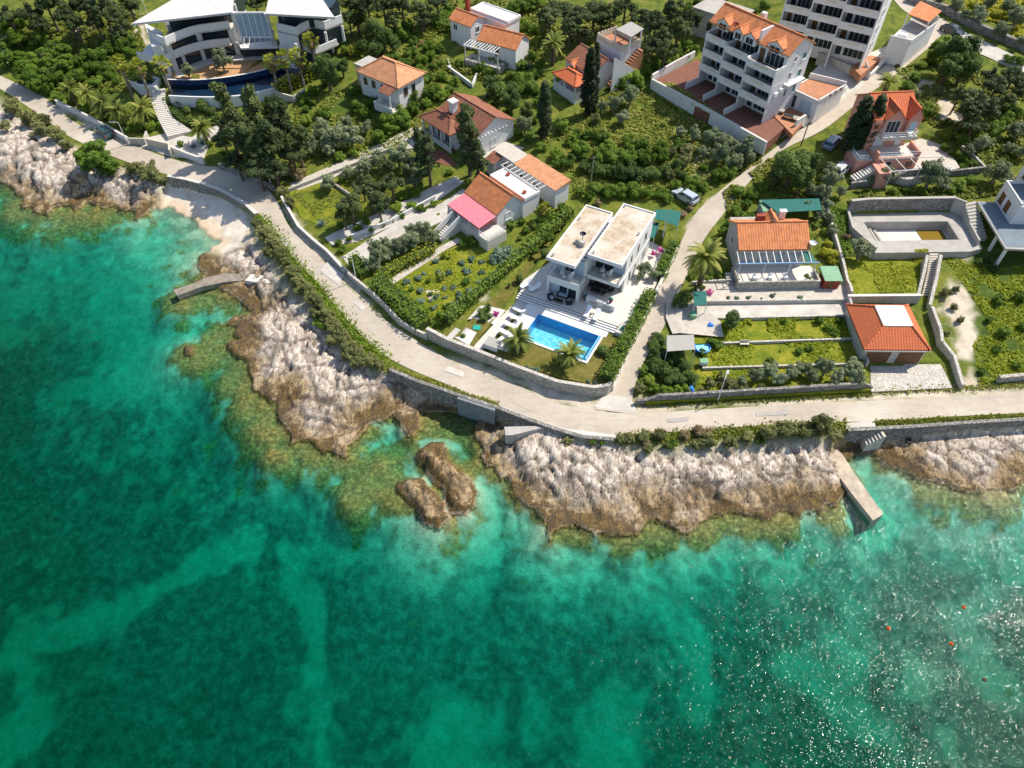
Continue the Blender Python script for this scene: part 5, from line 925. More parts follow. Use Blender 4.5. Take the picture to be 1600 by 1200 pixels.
MB().face([(x0, y0, zz - .12), (x1, y0, zz - .12), (x1, y1, zz - .12), (x0, y1, zz - .12)]).build("pool_surface", M["pool_water"], pl); MB().tube([(x1 - .2, y0 + .1, zz + .06), (x1 - .2, y1 - .1, zz + .06)], .14).build("cover_roller", M["pool_dark_tile"], pl)
# planters right of the steps
for k, (P, lb) in enumerate((([(12.1, 1.0), (13.6, 1.2), (13.7, 5.0), (12.0, 5.0)], "upper white planter of pale gravel with dark succulents beside the clipped lane hedge"), ([(11.5, -2.4), (13.5, -2.4), (13.6, .8), (11.9, .8)], "lower white planter of pale gravel with dark succulents at the pool steps' end"))):
    p = [VILLA.Wd(*q) for q in P]; c0 = sum(p, Vector()) / 4; t_ = thing("planter", lb, "planter", (c0.x, c0.y, 4.6)); rel = [(q.x - c0.x, q.y - c0.y) for q in p]
    MB().prism(rel, -.4, .95).build("planter_box", M["white_wall"], t_); MB().prism([(a * .9, b_ * .9) for a, b_ in rel], .94, .965).build("gravel_fill", M["gravel_grey"], t_)
    for i in range(5):
        u, v = random.uniform(-.6, .6), random.uniform(-1.1, 1.1); m = MB(); ca, sa = VILLA.ca, VILLA.sa; X_, Y_ = u * ca - v * sa, u * sa + v * ca
        for j in range(10): an = j * .63; m.bar((X_, Y_, .96), (X_ + .28 * math.cos(an), Y_ + .28 * math.sin(an), 1.1 + .12 * (j % 2)), .09, .04)
        m.build("succulent", M["shutter_teal"], t_)
# neighbouring gardens
pad("lawn", [(706, 530), (736, 545), (799, 463), (846, 405), (895, 345), (885, 335), (815, 420)], 4.95, "lawn")
for px in ([(730, 500), (772, 508), (790, 485), (750, 478)], [(695, 530), (733, 540), (745, 520), (712, 512)]): drape("garden_paving", px, M["white_gravel"], .05)
drape("vegetable_garden", [(602, 452), (680, 500), (760, 440), (800, 400), (745, 372), (690, 395)], M["wild_grass"], .04)
drape("garden_path", [(596, 445), (603, 452), (690, 395), (722, 378), (716, 372), (684, 388)], M["stone_floor"], .09)
drape("driveway", [(535, 402), (547, 418), (600, 395), (640, 372), (700, 342), (722, 322), (738, 300), (722, 296), (690, 318), (640, 338), (580, 372)], M["concrete"], .09)
drape("driveway", [(507, 372), (520, 384), (560, 378), (620, 350), (690, 310), (725, 285), (712, 276), (660, 300), (600, 330), (540, 355)], M["concrete"], .08)
drape("garden_lawn", [(452, 300), (530, 275), (570, 300), (590, 330), (505, 355), (470, 340)], M["wild_grass"], .06)
drape("stone_lane", [(452, 288), (505, 265), (600, 222), (655, 195), (690, 215), (668, 230), (610, 236), (515, 281), (466, 298)], M["stone_floor"], .09)
drape("courtyard", [(720, 232), (770, 262), (800, 240), (820, 232), (790, 222), (745, 235)], M["concrete"], .08); drape("courtyard", [(640, 215), (700, 240), (715, 262), (680, 255), (660, 240)], M["brown_floor"], .08)
drape("entrance_drive", [(204, 222), (262, 208), (300, 215), (338, 190), (350, 205), (330, 215), (318, 250), (266, 246)], M["concrete"], .09)
drape("courtyard", [(1196, 226), (1238, 210), (1300, 165), (1345, 136), (1380, 100), (1410, 78), (1392, 70), (1330, 96), (1290, 92), (1262, 120), (1300, 128), (1322, 142), (1280, 170), (1232, 190), (1206, 180)], M["concrete"], .09)
pad("court_floor", [(1018, 128), (1088, 92), (1222, 165), (1236, 190), (1196, 226)], 11.35, "brown_floor"); pad("patio", [(1206, 178), (1236, 152), (1276, 170), (1250, 196), (1238, 210)], 11.5, "terracotta_floor", .8); pad("patio", [(1330, 104), (1360, 86), (1376, 90), (1345, 118)], 13.6, "terracotta_floor", 1.2)
pad("court_floor", [(1346, 248), (1362, 262), (1420, 282), (1500, 262), (1478, 228), (1440, 215)], 9.7, "stone_floor", 1.2)
GP = [("garden_terrace", [(1088, 443), (1320, 440), (1326, 467), (1094, 470)], 5.75, "stone_floor"), ("garden_terrace", [(1084, 472), (1325, 468), (1328, 491), (1082, 496)], 5.2, "concrete"), ("garden_terrace", [(1060, 500), (1328, 492), (1336, 527), (1130, 534), (1050, 540)], 4.75, "wild_grass"), ("garden_terrace", [(1100, 540), (1336, 529), (1350, 566), (1098, 573)], 4.4, "wild_grass"), ("garden_terrace", [(1096, 574), (1350, 567), (1360, 609), (1010, 628)], 4.05, "wild_grass")]
for g in GP: pad(*g[:4], depth=1.4)
drape("garden_paving", [(1040, 470), (1085, 478), (1125, 505), (1130, 530), (1050, 525), (1040, 500)], M["stone_floor"], .4)
pad("lawn_terrace", [(1320, 402), (1448, 396), (1437, 462), (1326, 466)], 5.95, "wild_grass", 2.2)
pad("forecourt", [(1360, 572), (1470, 568), (1488, 606), (1361, 612)], 3.6, "pale_stone", .6)
pad("villa_garden", [(262, 116), (300, 96), (358, 80), (440, 86), (476, 89), (448, 97), (418, 107), (391, 114), (352, 121), (315, 124.5), (285, 124.5)], 8.55, "ochre_gravel", 2.0)
for px in ([(380, 116), (396, 114), (416, 94), (402, 94)], [(336, 122), (360, 121), (358, 112), (342, 113)], [(298, 124), (312, 124), (312, 116), (300, 116)]): drape("garden_lawn", px, M["lawn"], .02, .6)
drape("terrace_paving", [(264, 116), (300, 98), (335, 88), (440, 84), (470, 86), (440, 94), (400, 94), (330, 100), (280, 122)], M["pale_floor"], .05, .7)

# ------------------------------------------------------------------ curved infinity pool of the modern villa
pin = smooth_line(PXL([(262, 127), (290, 127.5), (315, 127.5), (352, 124), (392, 117), (420, 110), (450, 100), (482, 92)], 8.3), 2); pout = smooth_line(PXL([(262, 145), (300, 147), (340, 147.5), (385, 144), (430, 132), (455, 128), (480, 116), (502, 104)], 8.3), 2)
n = 40; A = at_n(pin, n); B = at_n(pout, n); o0 = A[n // 2].copy(); o0.z = 6.5; cp = thing("infinity_pool", "long curved navy tiled pool with white rims below the modern villa", "pool", o0); fl, wl, cpg, wa, cpo, wo = (MB() for _ in range(6))
for i in range(n - 1):
    a0, a1, b0, b1 = (q - o0 for q in (A[i], A[i + 1], B[i], B[i + 1]))
    def zc(p, z): return (p.x, p.y, z - 6.5)
    fl.face([zc(b0, 6.9), zc(b1, 6.9), zc(a1, 6.9), zc(a0, 6.9)]); wa.face([zc(b0, 7.6), zc(b1, 7.6), zc(a1, 7.6), zc(a0, 7.6)]); wl.face([zc(a0, 6.9), zc(a1, 6.9), zc(a1, 8.6), zc(a0, 8.6)][::1]); wo.face([zc(b0, 6.9), zc(b1, 6.9), zc(b1, 7.9), zc(b0, 7.9)])
    da = (a0 - b0).normalized() * .35; db = (a1 - b1).normalized() * .35
    cpg.face([zc(a0, 8.62), zc(a1, 8.62), zc(a1 + db, 8.62), zc(a0 + da, 8.62)]); cpg.face([zc(a0, 8.62), zc(a0, 8.5), zc(a1, 8.5), zc(a1, 8.62)]); cpo.face([zc(b0 - da, 7.9), zc(b1 - db, 7.9), zc(b1, 7.9), zc(b0, 7.9)]); cpo.face([zc(b0 - da, 5.8), zc(b1 - db, 5.8), zc(b1 - db, 7.9), zc(b0 - da, 7.9)])
fl.build("basin_floor", M["navy_tile"], cp); wl.build("basin_wall", M["navy_tile"], cp); cpg.build("rim", M["white_wall"], cp); cpo.build("outer_rim", M["white_wall"], cp); wo.build("outer_basin_wall", M["navy_tile"], cp); wa.build("pool_surface", M["pool_water"], cp)
# broad garden stair of the modern villa
def stairway(label, left, right, z0, z1, n, mat="pale_floor", name="stairway"):
    A = at_n([PX(p[0], p[1], z0 + (z1 - z0) * i / (len(left) - 1)) for i, p in enumerate(left)], n + 1); B = at_n([PX(p[0], p[1], z0 + (z1 - z0) * i / (len(right) - 1)) for i, p in enumerate(right)], n + 1); o = (A[0] + B[-1]) / 2; o.z = z1; m = MB()
    for i in range(n): z = z0 + (z1 - z0) * i / n; q = [A[i] - o, B[i] - o, B[i + 1] - o, A[i + 1] - o]; m.prism([(p.x, p.y) for p in q], -1.2, z - z1)
    ob = m.build(name, M[mat]); ob.location = o; return tag(ob, label, "stairs")
stairway("broad pale garden stairway winding down from the curved pool to the modern villa's gate", [(240, 140), (236, 158), (246, 185), (262, 214)], [(258, 138), (258, 158), (270, 185), (301, 205)], 7.6, 4.6, 26)
pad("side_pool_deck", [(200, 122), (225, 112), (250, 122), (243, 136), (215, 134)], 7.7, "white_wall"); MB_ = MB().prism([tuple(PX(*p, 7.74)[:2]) for p in ((208, 123), (226, 116), (244, 124), (236, 132), (216, 131))], 7.5, 7.72); tag(MB_.build("plunge_pool", M["navy_tile"]), "small dark plunge pool beside the modern villa's left garden palms", "pool")

# ------------------------------------------------------------------ empty grey pool compound
ZD = 7.2
outer = [(1330, 335), (1482, 330), (1510, 336), (1535, 388), (1516, 393), (1368, 395), (1333, 362)]; inner = [(1347, 346), (1482, 345), (1501, 375), (1367, 377)]
Pi = PXL(inner, ZD); Po = PXL(outer, ZD)
for q in ([Po[0], Po[1], Pi[1], Pi[0]], [Po[1], Po[2], Po[3], Po[4], Pi[2], Pi[1]], [Po[4], Po[5], Pi[3], Pi[2]], [Po[5], Po[6], Po[0], Pi[0], Pi[3]]): pad("concrete_deck", None, ZD, "bare_concrete", 2.4, world=q)
c0 = sum(Pi, Vector()) / 4; ep = thing("empty_pool", "empty grey concrete pool with a yellowish puddle inside the walled compound", "pool", (c0.x, c0.y, ZD - 1.5)); rel = [(p.x - c0.x, p.y - c0.y) for p in Pi]
MB().prism([(x * 1.02, y * 1.02) for x, y in rel], -.2, 0).build("basin_floor", M["pale_floor"], ep); m = MB()
for i in range(4): a, b = rel[i], rel[(i + 1) % 4]; m.bar((a[0] * .985, a[1] * .985, .72), (b[0] * .985, b[1] * .985, .72), .14, 1.53)
m.build("basin_wall", M["bare_concrete"], ep); t_ = NT("stagnant_water", .1, .4); t_.col((.22, .14, .02)); M["stagnant"] = t_.m
def lerp4(u, v): a = Vector(rel[0]).lerp(Vector(rel[1]), u); b = Vector(rel[3]).lerp(Vector(rel[2]), u); return tuple(a.lerp(b, v))
MB().prism([lerp4(.66, .06), lerp4(.96, .06), lerp4(.96, .94), lerp4(.66, .94)], .002, .04).build("puddle", M["stagnant"], ep); MB().bar((*lerp4(.1, .05), .3), (*lerp4(.1, .95), .3), .3, .5).bar((*lerp4(.16, .05), .15), (*lerp4(.16, .95), .15), .3, .3).build("pool_steps", M["bare_concrete"], ep)
wall([(1322, 334), (1350, 331), (1482, 329)], 2.4, .4, "dark_stone", "tall battered grey stone wall along the back of the empty pool", z=ZD, top=ZD + 2.4, drop=2, name="retaining_wall", cop="bare_concrete")
wall([(1322, 334), (1330, 362), (1366, 394)], .9, .35, "bare_concrete", "low concrete wall at the left end of the empty pool deck", z=ZD, top=ZD + .9, drop=2.5); wall([(1482, 329), (1500, 336)], 2.4, .3, "bare_concrete", "grey wall with a dark doorway at the right end of the empty pool's back wall", z=ZD, top=ZD + 2.4, drop=1)
stairway("pale steps climbing from the empty pool deck to the unfinished house", [(1507, 318), (1523, 374)], [(1524, 314), (1542, 372)], 9.2, 7.25, 11, "bare_concrete"); wall([(1500, 336), (1526, 384)], 1.0, .25, "bare_concrete", "sloping concrete stair wall right of the empty pool", z=ZD, top=ZD + 1.0, drop=1)
# stair down to the garage
stairway("stepped stone path between walls descending from the empty pool to the garage", [(1453, 396), (1447, 430), (1436, 478)], [(1466, 396), (1460, 430), (1450, 478)], 7.1, 4.6, 22, "stone_floor"); stairway("lower stone steps beside the garage's right wall", [(1438, 478), (1450, 520), (1460, 560)], [(1453, 478), (1468, 520), (1478, 560)], 4.6, 3.7, 9, "stone_floor")
for px, lb, zs in (([(1450, 396), (1443, 430), (1434, 464)], "left stone side wall of the stepped path above the garage", (7.9, 5.8)), ([(1471, 396), (1464, 432), (1454, 474)], "right stone side wall of the stepped path above the garage", (7.9, 5.8)), ([(1457, 478), (1470, 512), (1473, 532)], "stone wall stepping down right of the garage steps", (6.0, 5.4)), ([(1473, 532), (1492, 556), (1505, 600)], "curved stone wall beside the garage forecourt's open channel", (5.3, 4.4))):
    Pw = [PX(p[0], p[1], zs[0] + (zs[1] - zs[0]) * i / (len(px) - 1)) for i, p in enumerate(px)]; m = MB()
    for a, b in zip(Pw, Pw[1:]): m.bar(a - Vector((0, 0, 1.1)), b - Vector((0, 0, 1.1)), .42, 2.2)
    tag(m.build("stone_wall", M["pale_stone"]), lb, "wall")
wall([(1323, 466), (1437, 465)], .5, .35, "pale_stone", "pale coped retaining wall behind the garage", z=5.95, top=6.45, drop=2.6, name="retaining_wall", cop="pale_floor")

# ------------------------------------------------------------------ sea walls
def seawall(px, label, mat="dark_stone", zt=3.35, zb=-.8, cop=None, th=.5):
    return wall(px, zt - zb, th, mat, label, drop=0, name="sea_wall", z=3.1, top=zt, cop=cop, cat="sea wall", off=.12)
seawall([(262, 277), (290, 282), (320, 290), (345, 299), (365, 310), (385, 322), (400, 336)], "curved grey stone sea wall with pale coping behind the small beach", cop="pale_floor", zb=.2)
seawall([(608, 579), (650, 597), (715, 619), (777, 639), (825, 657), (870, 673), (910, 685), (960, 689)], "long dark stone sea wall carrying the road above the rocky cove")
w_ = MB(); a, b = PX(716, 622, 3.0), PX(774, 641, 3.0); d = (b - a).normalized(); nn = Vector((d.y, -d.x, 0)) * .32; w_.prism([tuple((a + nn)[:2]), tuple((b + nn)[:2]), tuple((b - nn * .2)[:2]), tuple((a - nn * .2)[:2])], -.8, 3.28); cpn = w_.build("concrete_patch", M["shaded_concrete"]); 
cpn.parent = [o for o in C.objects if o.get("label", "").startswith("long dark stone sea wall")][0]
seawall([(1325, 674), (1425, 669), (1520, 662), (1610, 657), (1700, 652)], "straight dark stone sea wall along the right hand road above the pale ledge")
for px, mt in (([(512, 409), (538, 431), (530, 446), (500, 424)], "concrete"), ([(560, 470), (572, 480), (566, 486), (552, 474)], "concrete"), ([(700, 572), (726, 582), (722, 590), (694, 580)], "concrete"), ([(1042, 655), (1075, 652), (1076, 658), (1044, 661)], "bare_concrete"), ([(1180, 645), (1230, 641), (1232, 648), (1181, 651)], "bare_concrete"), ([(440, 372), (452, 386), (445, 388), (434, 374)], "bare_concrete"), ([(928, 636), (960, 642), (996, 644), (985, 622), (945, 617)], "concrete")): drape("road_patch", px, M[mt], .105, .6)
# kerb strip beside the road bend
drape("kerb_strip", [(780, 634), (830, 653), (880, 670), (960, 680), (968, 686), (905, 681), (868, 668), (822, 652), (778, 636)], M["white_gravel"], .12, .5)
# ------------------------------------------------------------------ piers
plain('jetty_pale', (.46, .385, .29), .9, .28, .8, bump=.5)
def pier(px, z, label, mat="bare_concrete", name="pier"):
    P = PXL(px, z); o = MB().prism([(p.x, p.y) for p in P], -4, z).build(name, M[mat]); return tag(o, label, "pier")
p1 = pier([(271, 453), (277, 462), (312, 449), (348, 441), (380, 438), (385, 428), (350, 427), (320, 434), (306, 441)], .75, "bent brownish stone jetty reaching into the bay below the beach", "jetty_stone"); MB().prism([tuple(PX(*p, 1.5)[:2]) for p in ((382, 437), (392, 427), (424, 431), (428, 440), (408, 441))], -.5, 1.35).build("ramp", M["white_gravel"], p1)
p2 = pier([(1281, 712), (1306, 700), (1318, 712), (1334, 738), (1381, 803), (1364, 813), (1334, 775), (1306, 738)], .7, "straight weathered stone jetty projecting from the ledge below the tamarisks", "jetty_pale")
stairway("five broken stone steps from the road sea wall down to the ledge", [(1376, 668), (1346, 680)], [(1385, 682), (1353, 697)], 3.0, 1.5, 6, "stone_floor"); tag(MB().prism([tuple(PX(*p, 2.2)[:2]) for p in ((788, 673), (862, 671), (800, 686), (790, 686))], 1.2, 3.0).build("concrete_ledge", M["bare_concrete"]), kind="structure"); drape("slab_landing", [(1320, 662), (1365, 657), (1368, 668), (1322, 671)], M["concrete"], .1, .6)

# ------------------------------------------------------------------ walls along roads and gardens
wall([(92, 168), (130, 186), (170, 207), (203, 225)], 1.1, .3, "white_wall", "long white roadside wall below the row of feathery palms", z=3.3, cop="pale_floor"); wall([(204, 225), (228, 226), (232, 214)], 1.2, .3, "pale_stone", "pale stone corner wall at the foot of the villa stairway")
wall([(232, 228), (268, 236), (269, 246)], 1.5, .25, "cream_wall", "cream slatted gate panel beside the roadside entrance", name="gate", cat="gate"); wall([(270, 238), (292, 247), (320, 257)], 1.2, .3, "white_wall", "white wall right of the entrance gate", cop="pale_floor")
wall([(343, 263), (380, 277), (412, 290), (430, 299)], 1.0, .4, "dark_stone", "grey stone wall in the deep shade of the tall roadside pines", z=3.3)
wall([(442, 315), (468, 360), (490, 380), (512, 398), (540, 428)], .9, .3, "grey_wall", "grey garden wall beside the road below the grassy lawn", z=3.3, cop="pale_floor"); wall([(545, 433), (575, 459), (600, 482), (625, 508), (650, 522), (668, 529)], 1.0, .35, "pale_stone", "pale stone garden wall below the long clipped roadside hedge", z=3.3)
tag(wall([(536, 424), (546, 434)], 1.4, .08, "steel", "grey sliding steel gate at the driveway mouth", name="sliding_gate", cat="gate"))
wall([(668, 529), (700, 546), (742, 562), (800, 586), (870, 612), (925, 621), (948, 618), (956, 611)], 2.0, .38, "stone_wall", "tall pale rubble wall between the pool lawn and the coast road", z=3.15, top=5.12, drop=2.1, name="retaining_wall", cop="pale_stone", off=.1)
wall([(956, 611), (1000, 512), (1020, 470), (1057, 394)], .9, .3, "white_wall", "white wall running up the lane beside the clipped hedge", cop="pale_floor"); wall([(992, 632), (1060, 629), (1125, 625), (1240, 618), (1358, 611)], .9, .4, "dark_stone", "low dark stone wall between the terraced garden and the road", z=3.2)
wall([(1018, 128), (1100, 172), (1197, 227)], 1.0, .3, "white_wall", "long white parapet below the apartment block's brown courtyard", z=11.35, top=11.9, drop=1.3, cop="pale_floor"); wall([(1018, 127), (1050, 108), (1084, 90)], 1.2, .3, "white_wall", "short white wall at the left end of the brown courtyard", z=11.35, top=12.6, drop=2)
wall([(1237, 214), (1280, 180), (1320, 144)], 1.1, .3, "white_wall", "white wall between the terracotta patio and the lane", cop="pale_floor"); wall([(1345, 119), (1362, 110), (1392, 88)], 1.0, .3, "white_wall", "white wall around the farther apartment block's terracotta patio", cop="pale_floor")
wall([(1286, 322), (1296, 350), (1308, 392), (1316, 420), (1326, 468)], .9, .35, "pale_stone", "rough stone boundary wall between the cottage garden and the lawn terrace"); wall([(1326, 470), (1336, 530), (1352, 575)], 1.2, .3, "grey_wall", "shaded wall between the terraced garden and the garage")
wall([(1327, 294), (1380, 286), (1425, 283), (1480, 275), (1534, 269)], 1.0, .4, "dark_stone", "dry stone wall below the pink house above the empty pool"); wall([(1500, 234), (1520, 250), (1537, 268)], .8, .3, "pale_stone", "short stone wall right of the pink house's vine frame")
wall([(1416, 2), (1475, 19), (1525, 47), (1570, 66), (1610, 84)], 1.3, .9, "dark_stone", "thick dry stone wall along the upper track", name="dry_stone_wall"); wall([(1556, 597), (1600, 593), (1680, 590)], 1.1, .5, "stone_wall", "stone wall end beside the road at the right edge")
wall([(452, 300), (520, 273), (606, 238)], .7, .35, "pale_stone", "low pale wall along the stone lane below the olives"); wall([(522, 290), (560, 316)], .6, .3, "stone_wall", "short stone wall crossing the grassy lawn under the conifers"); wall([(545, 375), (610, 350), (680, 312)], .8, .25, "white_wall", "white wall between the two parallel driveways")
wall([(432, 152), (460, 160), (478, 148)], 1.2, .3, "pale_stone", "pale retaining wall below the yellow green hedge"); wall([(700, 108), (738, 136), (745, 120)], .7, .3, "white_wall", "white kerb wall around the planted bed below the white pergola"); wall([(700, 95), (705, 110)], .5, .3, "pale_stone", "stub of pale wall beside the planted bed's upper corner")
for k, (px, zt, lb) in enumerate((([(1092, 470), (1326, 467)], 5.85, "uppermost low wall of the terraced garden below the cottage"), ([(1084, 497), (1328, 492)], 5.3, "low wall between the bare terrace and the upper grass strip"), ([(1130, 535), (1336, 528)], 4.85, "low wall between the two grassy garden strips"), ([(1098, 574), (1350, 567)], 4.5, "low wall above the lowest strip of olive bushes"))):
    wall(px, .5, .25, "pale_stone", lb, z=zt, top=zt, drop=1.2, name="terrace_wall")
wall([(1190, 330), (1285, 322)], .8, .25, "stone_wall", "stone wall behind the cottage beside the green netting"); wall([(1080, 445), (1140, 441)], .6, .25, "pale_stone", "low garden wall beside the big lane palm")
wall([(200, 60), (188, 40)], .8, .3, "grey_wall", "grey wall beside the white flag posts")

# ------------------------------------------------------------------ lamps and poles
def lamp(bx, by, label, hgt=4.3, dirn=(-1, -.2), name="street_lamp"):
    p = GX(bx, by); t_ = thing(name, label, "street lamp", p); MB().tube([(0, 0, -.3), (0, 0, hgt * .6), (0, 0, hgt)], [.09, .07, .05], 8).build("post", M["white_trim"], t_)
    d = Vector((*dirn, 0)).normalized() * .8; MB().bar((0, 0, hgt), d + Vector((0, 0, hgt + .15)), .06).build("arm", M["white_trim"], t_); q = d + Vector((0, 0, hgt + .17)); MB().bar(q - d * .1, q + d * .75, .3, .12).build("lamp_head", M["steel"], t_)
lamp(200, 226, "white street lamp below the feathery palms at the villa gate"); lamp(425, 293, "street lamp at the end of the shaded stone wall"); lamp(557, 438, "street lamp over the driveway's steel gate"); lamp(1121, 627, "street lamp by the road in front of the terraced garden", dirn=(.3, .6))
for bx, by, lb, hh in ((923, 288, "plain grey utility pole in the scrub behind the long low house", 5), (1251, 228, "dark leaning utility pole beside the lane below the patio wall", 4.2)):
    p = GX(bx, by); t_ = thing("utility_pole", lb, "pole", p); MB().tube([(0, 0, -.4), (.1, 0, hh)], [.12, .08], 8).build("post", M["bark"] if bx > 1000 else M["steel"], t_); MB().bar((-.5, 0, hh - .3), (.7, 0, hh - .3), .09).build("crossarm", M["bark"], t_)
for i, (bx, by) in enumerate(((212, 22), (222, 20), (230, 18))):
    p = GX(bx, by + 4); t_ = thing("flag_pole", ("left", "middle", "right")[i] + " one of the three white flag poles beside the modern villa", "flag pole", p); MB().tube([(0, 0, 0), (0, 0, 4.5)], .09, 8).build("pole", M["white_trim"], t_); MB().box(-.25, -.1, 4.4, .25, .1, 4.9).build("finial", M["cream_wall"], t_)
for i, (px, py) in enumerate(((1440, 62), (1427, 83), (1414, 95), (1401, 106))):
    p = GX(px, py); t_ = thing("flower_tub", ("topmost", "second highest", "third highest", "lowest")[i] + " of the four dark tubs along the upper lane edge", "plant tub", p); MB().lathe((0, 0, 0), [(.3, -.2), (.42, .5), (.36, .5), (0, .42)], 10).build("tub", M["dark_frame"], t_); MB().lathe((0, 0, .4), [(.34, .0), (.3, .2), (0, .32)], 7).build("plant", M["brown_wood"], t_)

# ------------------------------------------------------------------ cars
def paint_mat(name, c):
    t = NT(name, .25, .5); t.col(c); t.b.inputs["Coat Weight"].default_value = .6; t.b.inputs["Metallic"].default_value = .2; M[name] = t.m
paint_mat("paint_silver", (.50, .55, .60)); paint_mat("paint_green", (.03, .09, .09)); paint_mat("paint_white", (.72, .73, .74)); paint_mat("paint_dark", (.03, .035, .05)); paint_mat("paint_blue", (.25, .33, .42))
plain("lamp_lens", (.75, .76, .74), .15, .05); plain("lamp_red", (.35, .01, .01), .2, .05)
def car(px, py, hx, hy, paint, label, estate=True):
    p = GX(px, py); q = GX(hx, hy); an = math.atan2(q.y - p.y, q.x - p.x); t_ = thing("parked_car", label, "car", (p.x, p.y, p.z + .1), an)
    def shell(prof, w0, w1):
        m = MB(); N = len(prof)
        def P(i, s): x, z, k = prof[i]; return (x, s * (w0 + (w1 - w0) * k), z)
        for i in range(N): j = (i + 1) % N; m.face([P(i, -1), P(j, -1), P(j, 1), P(i, 1)][::-1])
        m.face([P(i, -1) for i in range(N)]); m.face([P(i, 1) for i in range(N)][::-1]); return m
    L = 2.15
    body = shell([(-L, .35, 0), (-L, .8, 0), (-L + .1, .92, 0), (L - 1.2, .92, 0), (L - .12, .78, 0), (L, .6, 0), (L, .35, 0), (L - .1, .22, 0), (-L + .1, .22, 0)], .88, .88).build("body", M[paint], t_, .06)
    rear = -L + .12 if estate else -L + .75
    shell([(rear, .90, 0), (rear + .3, 1.36, 1), (.35, 1.40, 1), (1.05, .90, 0)], .84, .66).build("windows", M["glass"], t_); shell([(rear + .25, 1.365, 0), (rear + .32, 1.46, 1), (.25, 1.47, 1), (.42, 1.395, 0)], .68, .62).build("roof_panel", M[paint], t_, .03)
    m = MB(); 
    for s in (-1, 1):
        for xa, za, xb, zb in ((rear + .02, .92, rear + .3, 1.4), (.4, 1.4, 1.07, .92), (-.5, .92, -.45, 1.4)): m.bar((xa, s * .845, za), (xb, s * .665, zb), .07)
    m.build("window_pillars", M[paint], t_)
    for x in (-1.3, 1.32):
        for s in (-1, 1):
            w = MB().tube([(x, s * .70, .32), (x, s * .90, .32)], .33, 14).build("wheel", M["rubber"], t_); MB().tube([(x, s * .90, .32), (x, s * .91, .32)], .19, 10).build("rim", M["steel"], w)
    for s in (-1, 1): MB().box(L - .06, s * .5, .58, L + .02, s * .82, .72).build("headlight", M["lamp_lens"], t_); MB().box(-L - .02, s * .62, .6, -L + .04, s * .84, .85).build("tail_light", M["lamp_red"], t_); MB().box(.72, s * .86, .9, .88, s * 1.0, 1.02).build("wing_mirror", M[paint], t_)
    return t_
car(1070, 312, 1055, 302, "paint_silver", "silver estate car parked in the scrub at the lane bend"); car(165, 211, 158, 205, "paint_green", "dark green car parked under the palms beside the white roadside wall"); car(1299, 228, 1310, 216, "paint_blue", "blue grey car parked beside the paired cypresses and pink house"); car(1486, 53, 1497, 59, "paint_dark", "dark car at the upper lane junction by the dry stone wall", False); car(1312, 270, 1320, 262, "paint_white", "white car half hidden by trees below the paired cypresses")

# ------------------------------------------------------------------ villa furniture
def vt(name, label, cat, x, y, z, rz=0, group=None): return thing(name, label, cat, VILLA.Wd(x, y, z), VILLA.ang + rz, group)
def chair(x, y, z, rz, label, mat="white_plastic", group=None, recl=False):
    t_ = vt("garden_chair", label, "chair", x, y, z, rz, group); MB().box(-.27, -.27, .38, .27, .27, .46).build("seat", M[mat], t_); MB().bar((0, .25, .42), (0, .42, 1.05), .54, .07).build("backrest", M[mat], t_)
    for sx in (-.22, .22):
        for sy in (-.22, .22): MB().box(sx - .03, sy - .03, 0, sx + .03, sy + .03, .38).build("leg", M[mat], t_)
        MB().box(sx - .05, -.25, .62, sx + .05, .3, .68).build("armrest", M[mat], t_)
def table(x, y, z, rz, w, d, hgt, label, mat, name="side_table"):
    t_ = vt(name, label, "table", x, y, z, rz); MB().box(-w / 2, -d / 2, hgt - .06, w / 2, d / 2, hgt).build("table_top", M[mat], t_)
    for sx in (-1, 1):
        for sy in (-1, 1): MB().box(sx * (w / 2 - .08) - .04, sy * (d / 2 - .08) - .04, 0, sx * (w / 2 - .08) + .04, sy * (d / 2 - .08) + .04, hgt - .06).build("leg", M[mat], t_)
def lounger(x, y, z, rz, label, mat="white_plastic", group=None):
    t_ = vt("sun_lounger", label, "sun lounger", x, y, z, rz, group); MB().box(-.32, -.95, .28, .32, .35, .36).build("seat", M[mat], t_); MB().bar((0, .34, .34), (0, .95, .75), .64, .07).build("backrest", M[mat], t_)
    for sx in (-.26, .26):
        for sy in (-.8, .3): MB().box(sx - .03, sy - .03, 0, sx + .03, sy + .03, .28).build("leg", M["steel"], t_)
for x, y, s in ((1.7, 1.5, "left"), (3.0, 1.3, "right")): chair(x, y, 3.03, .2 if s == "left" else -.5, f"white {s} chair on the villa's left balcony")
for x, y, s in ((6.4, 4.5, "left"), (7.5, 4.2, "right")): chair(x, y, 3.05, .2 if s == "left" else -.5, f"white {s} chair on the villa's right balcony")
table(2.2, .95, 3.03, 0, .5, .5, .45, "small white table on the villa's left balcony", "white_plastic"); table(6.9, 3.7, 3.05, 0, .5, .5, .45, "small white table on the villa's right balcony", "white_plastic")
def at_px(px, py, z=5.4): return VILLA.L(px, py, z)
for (px, py), s in (((822, 447), "farther"), ((836, 452), "nearer")): lounger(*at_px(px, py), 0, -.45, f"{s} white lounger on the shaded terrace left of the villa")
table(*at_px(828, 450), 0, 0, .5, .5, .4, "white side table between the two shaded terrace loungers", "white_plastic")
for i, (px, py) in enumerate(((811, 487), (804, 498), (797, 510), (790, 522))): x, y = at_px(px, py, DECK); lounger(x, y, DECK - 5.4, -1.75, ("first", "second", "third", "fourth")[i] + " white lounger from the villa steps on the deck left of the pool")
for i, (px, py) in enumerate(((918, 490), (932, 495))): x, y = at_px(px, py); lounger(x, y, 0, .1, ("left", "right")[i] + " white lounger below the villa's low serving wall")
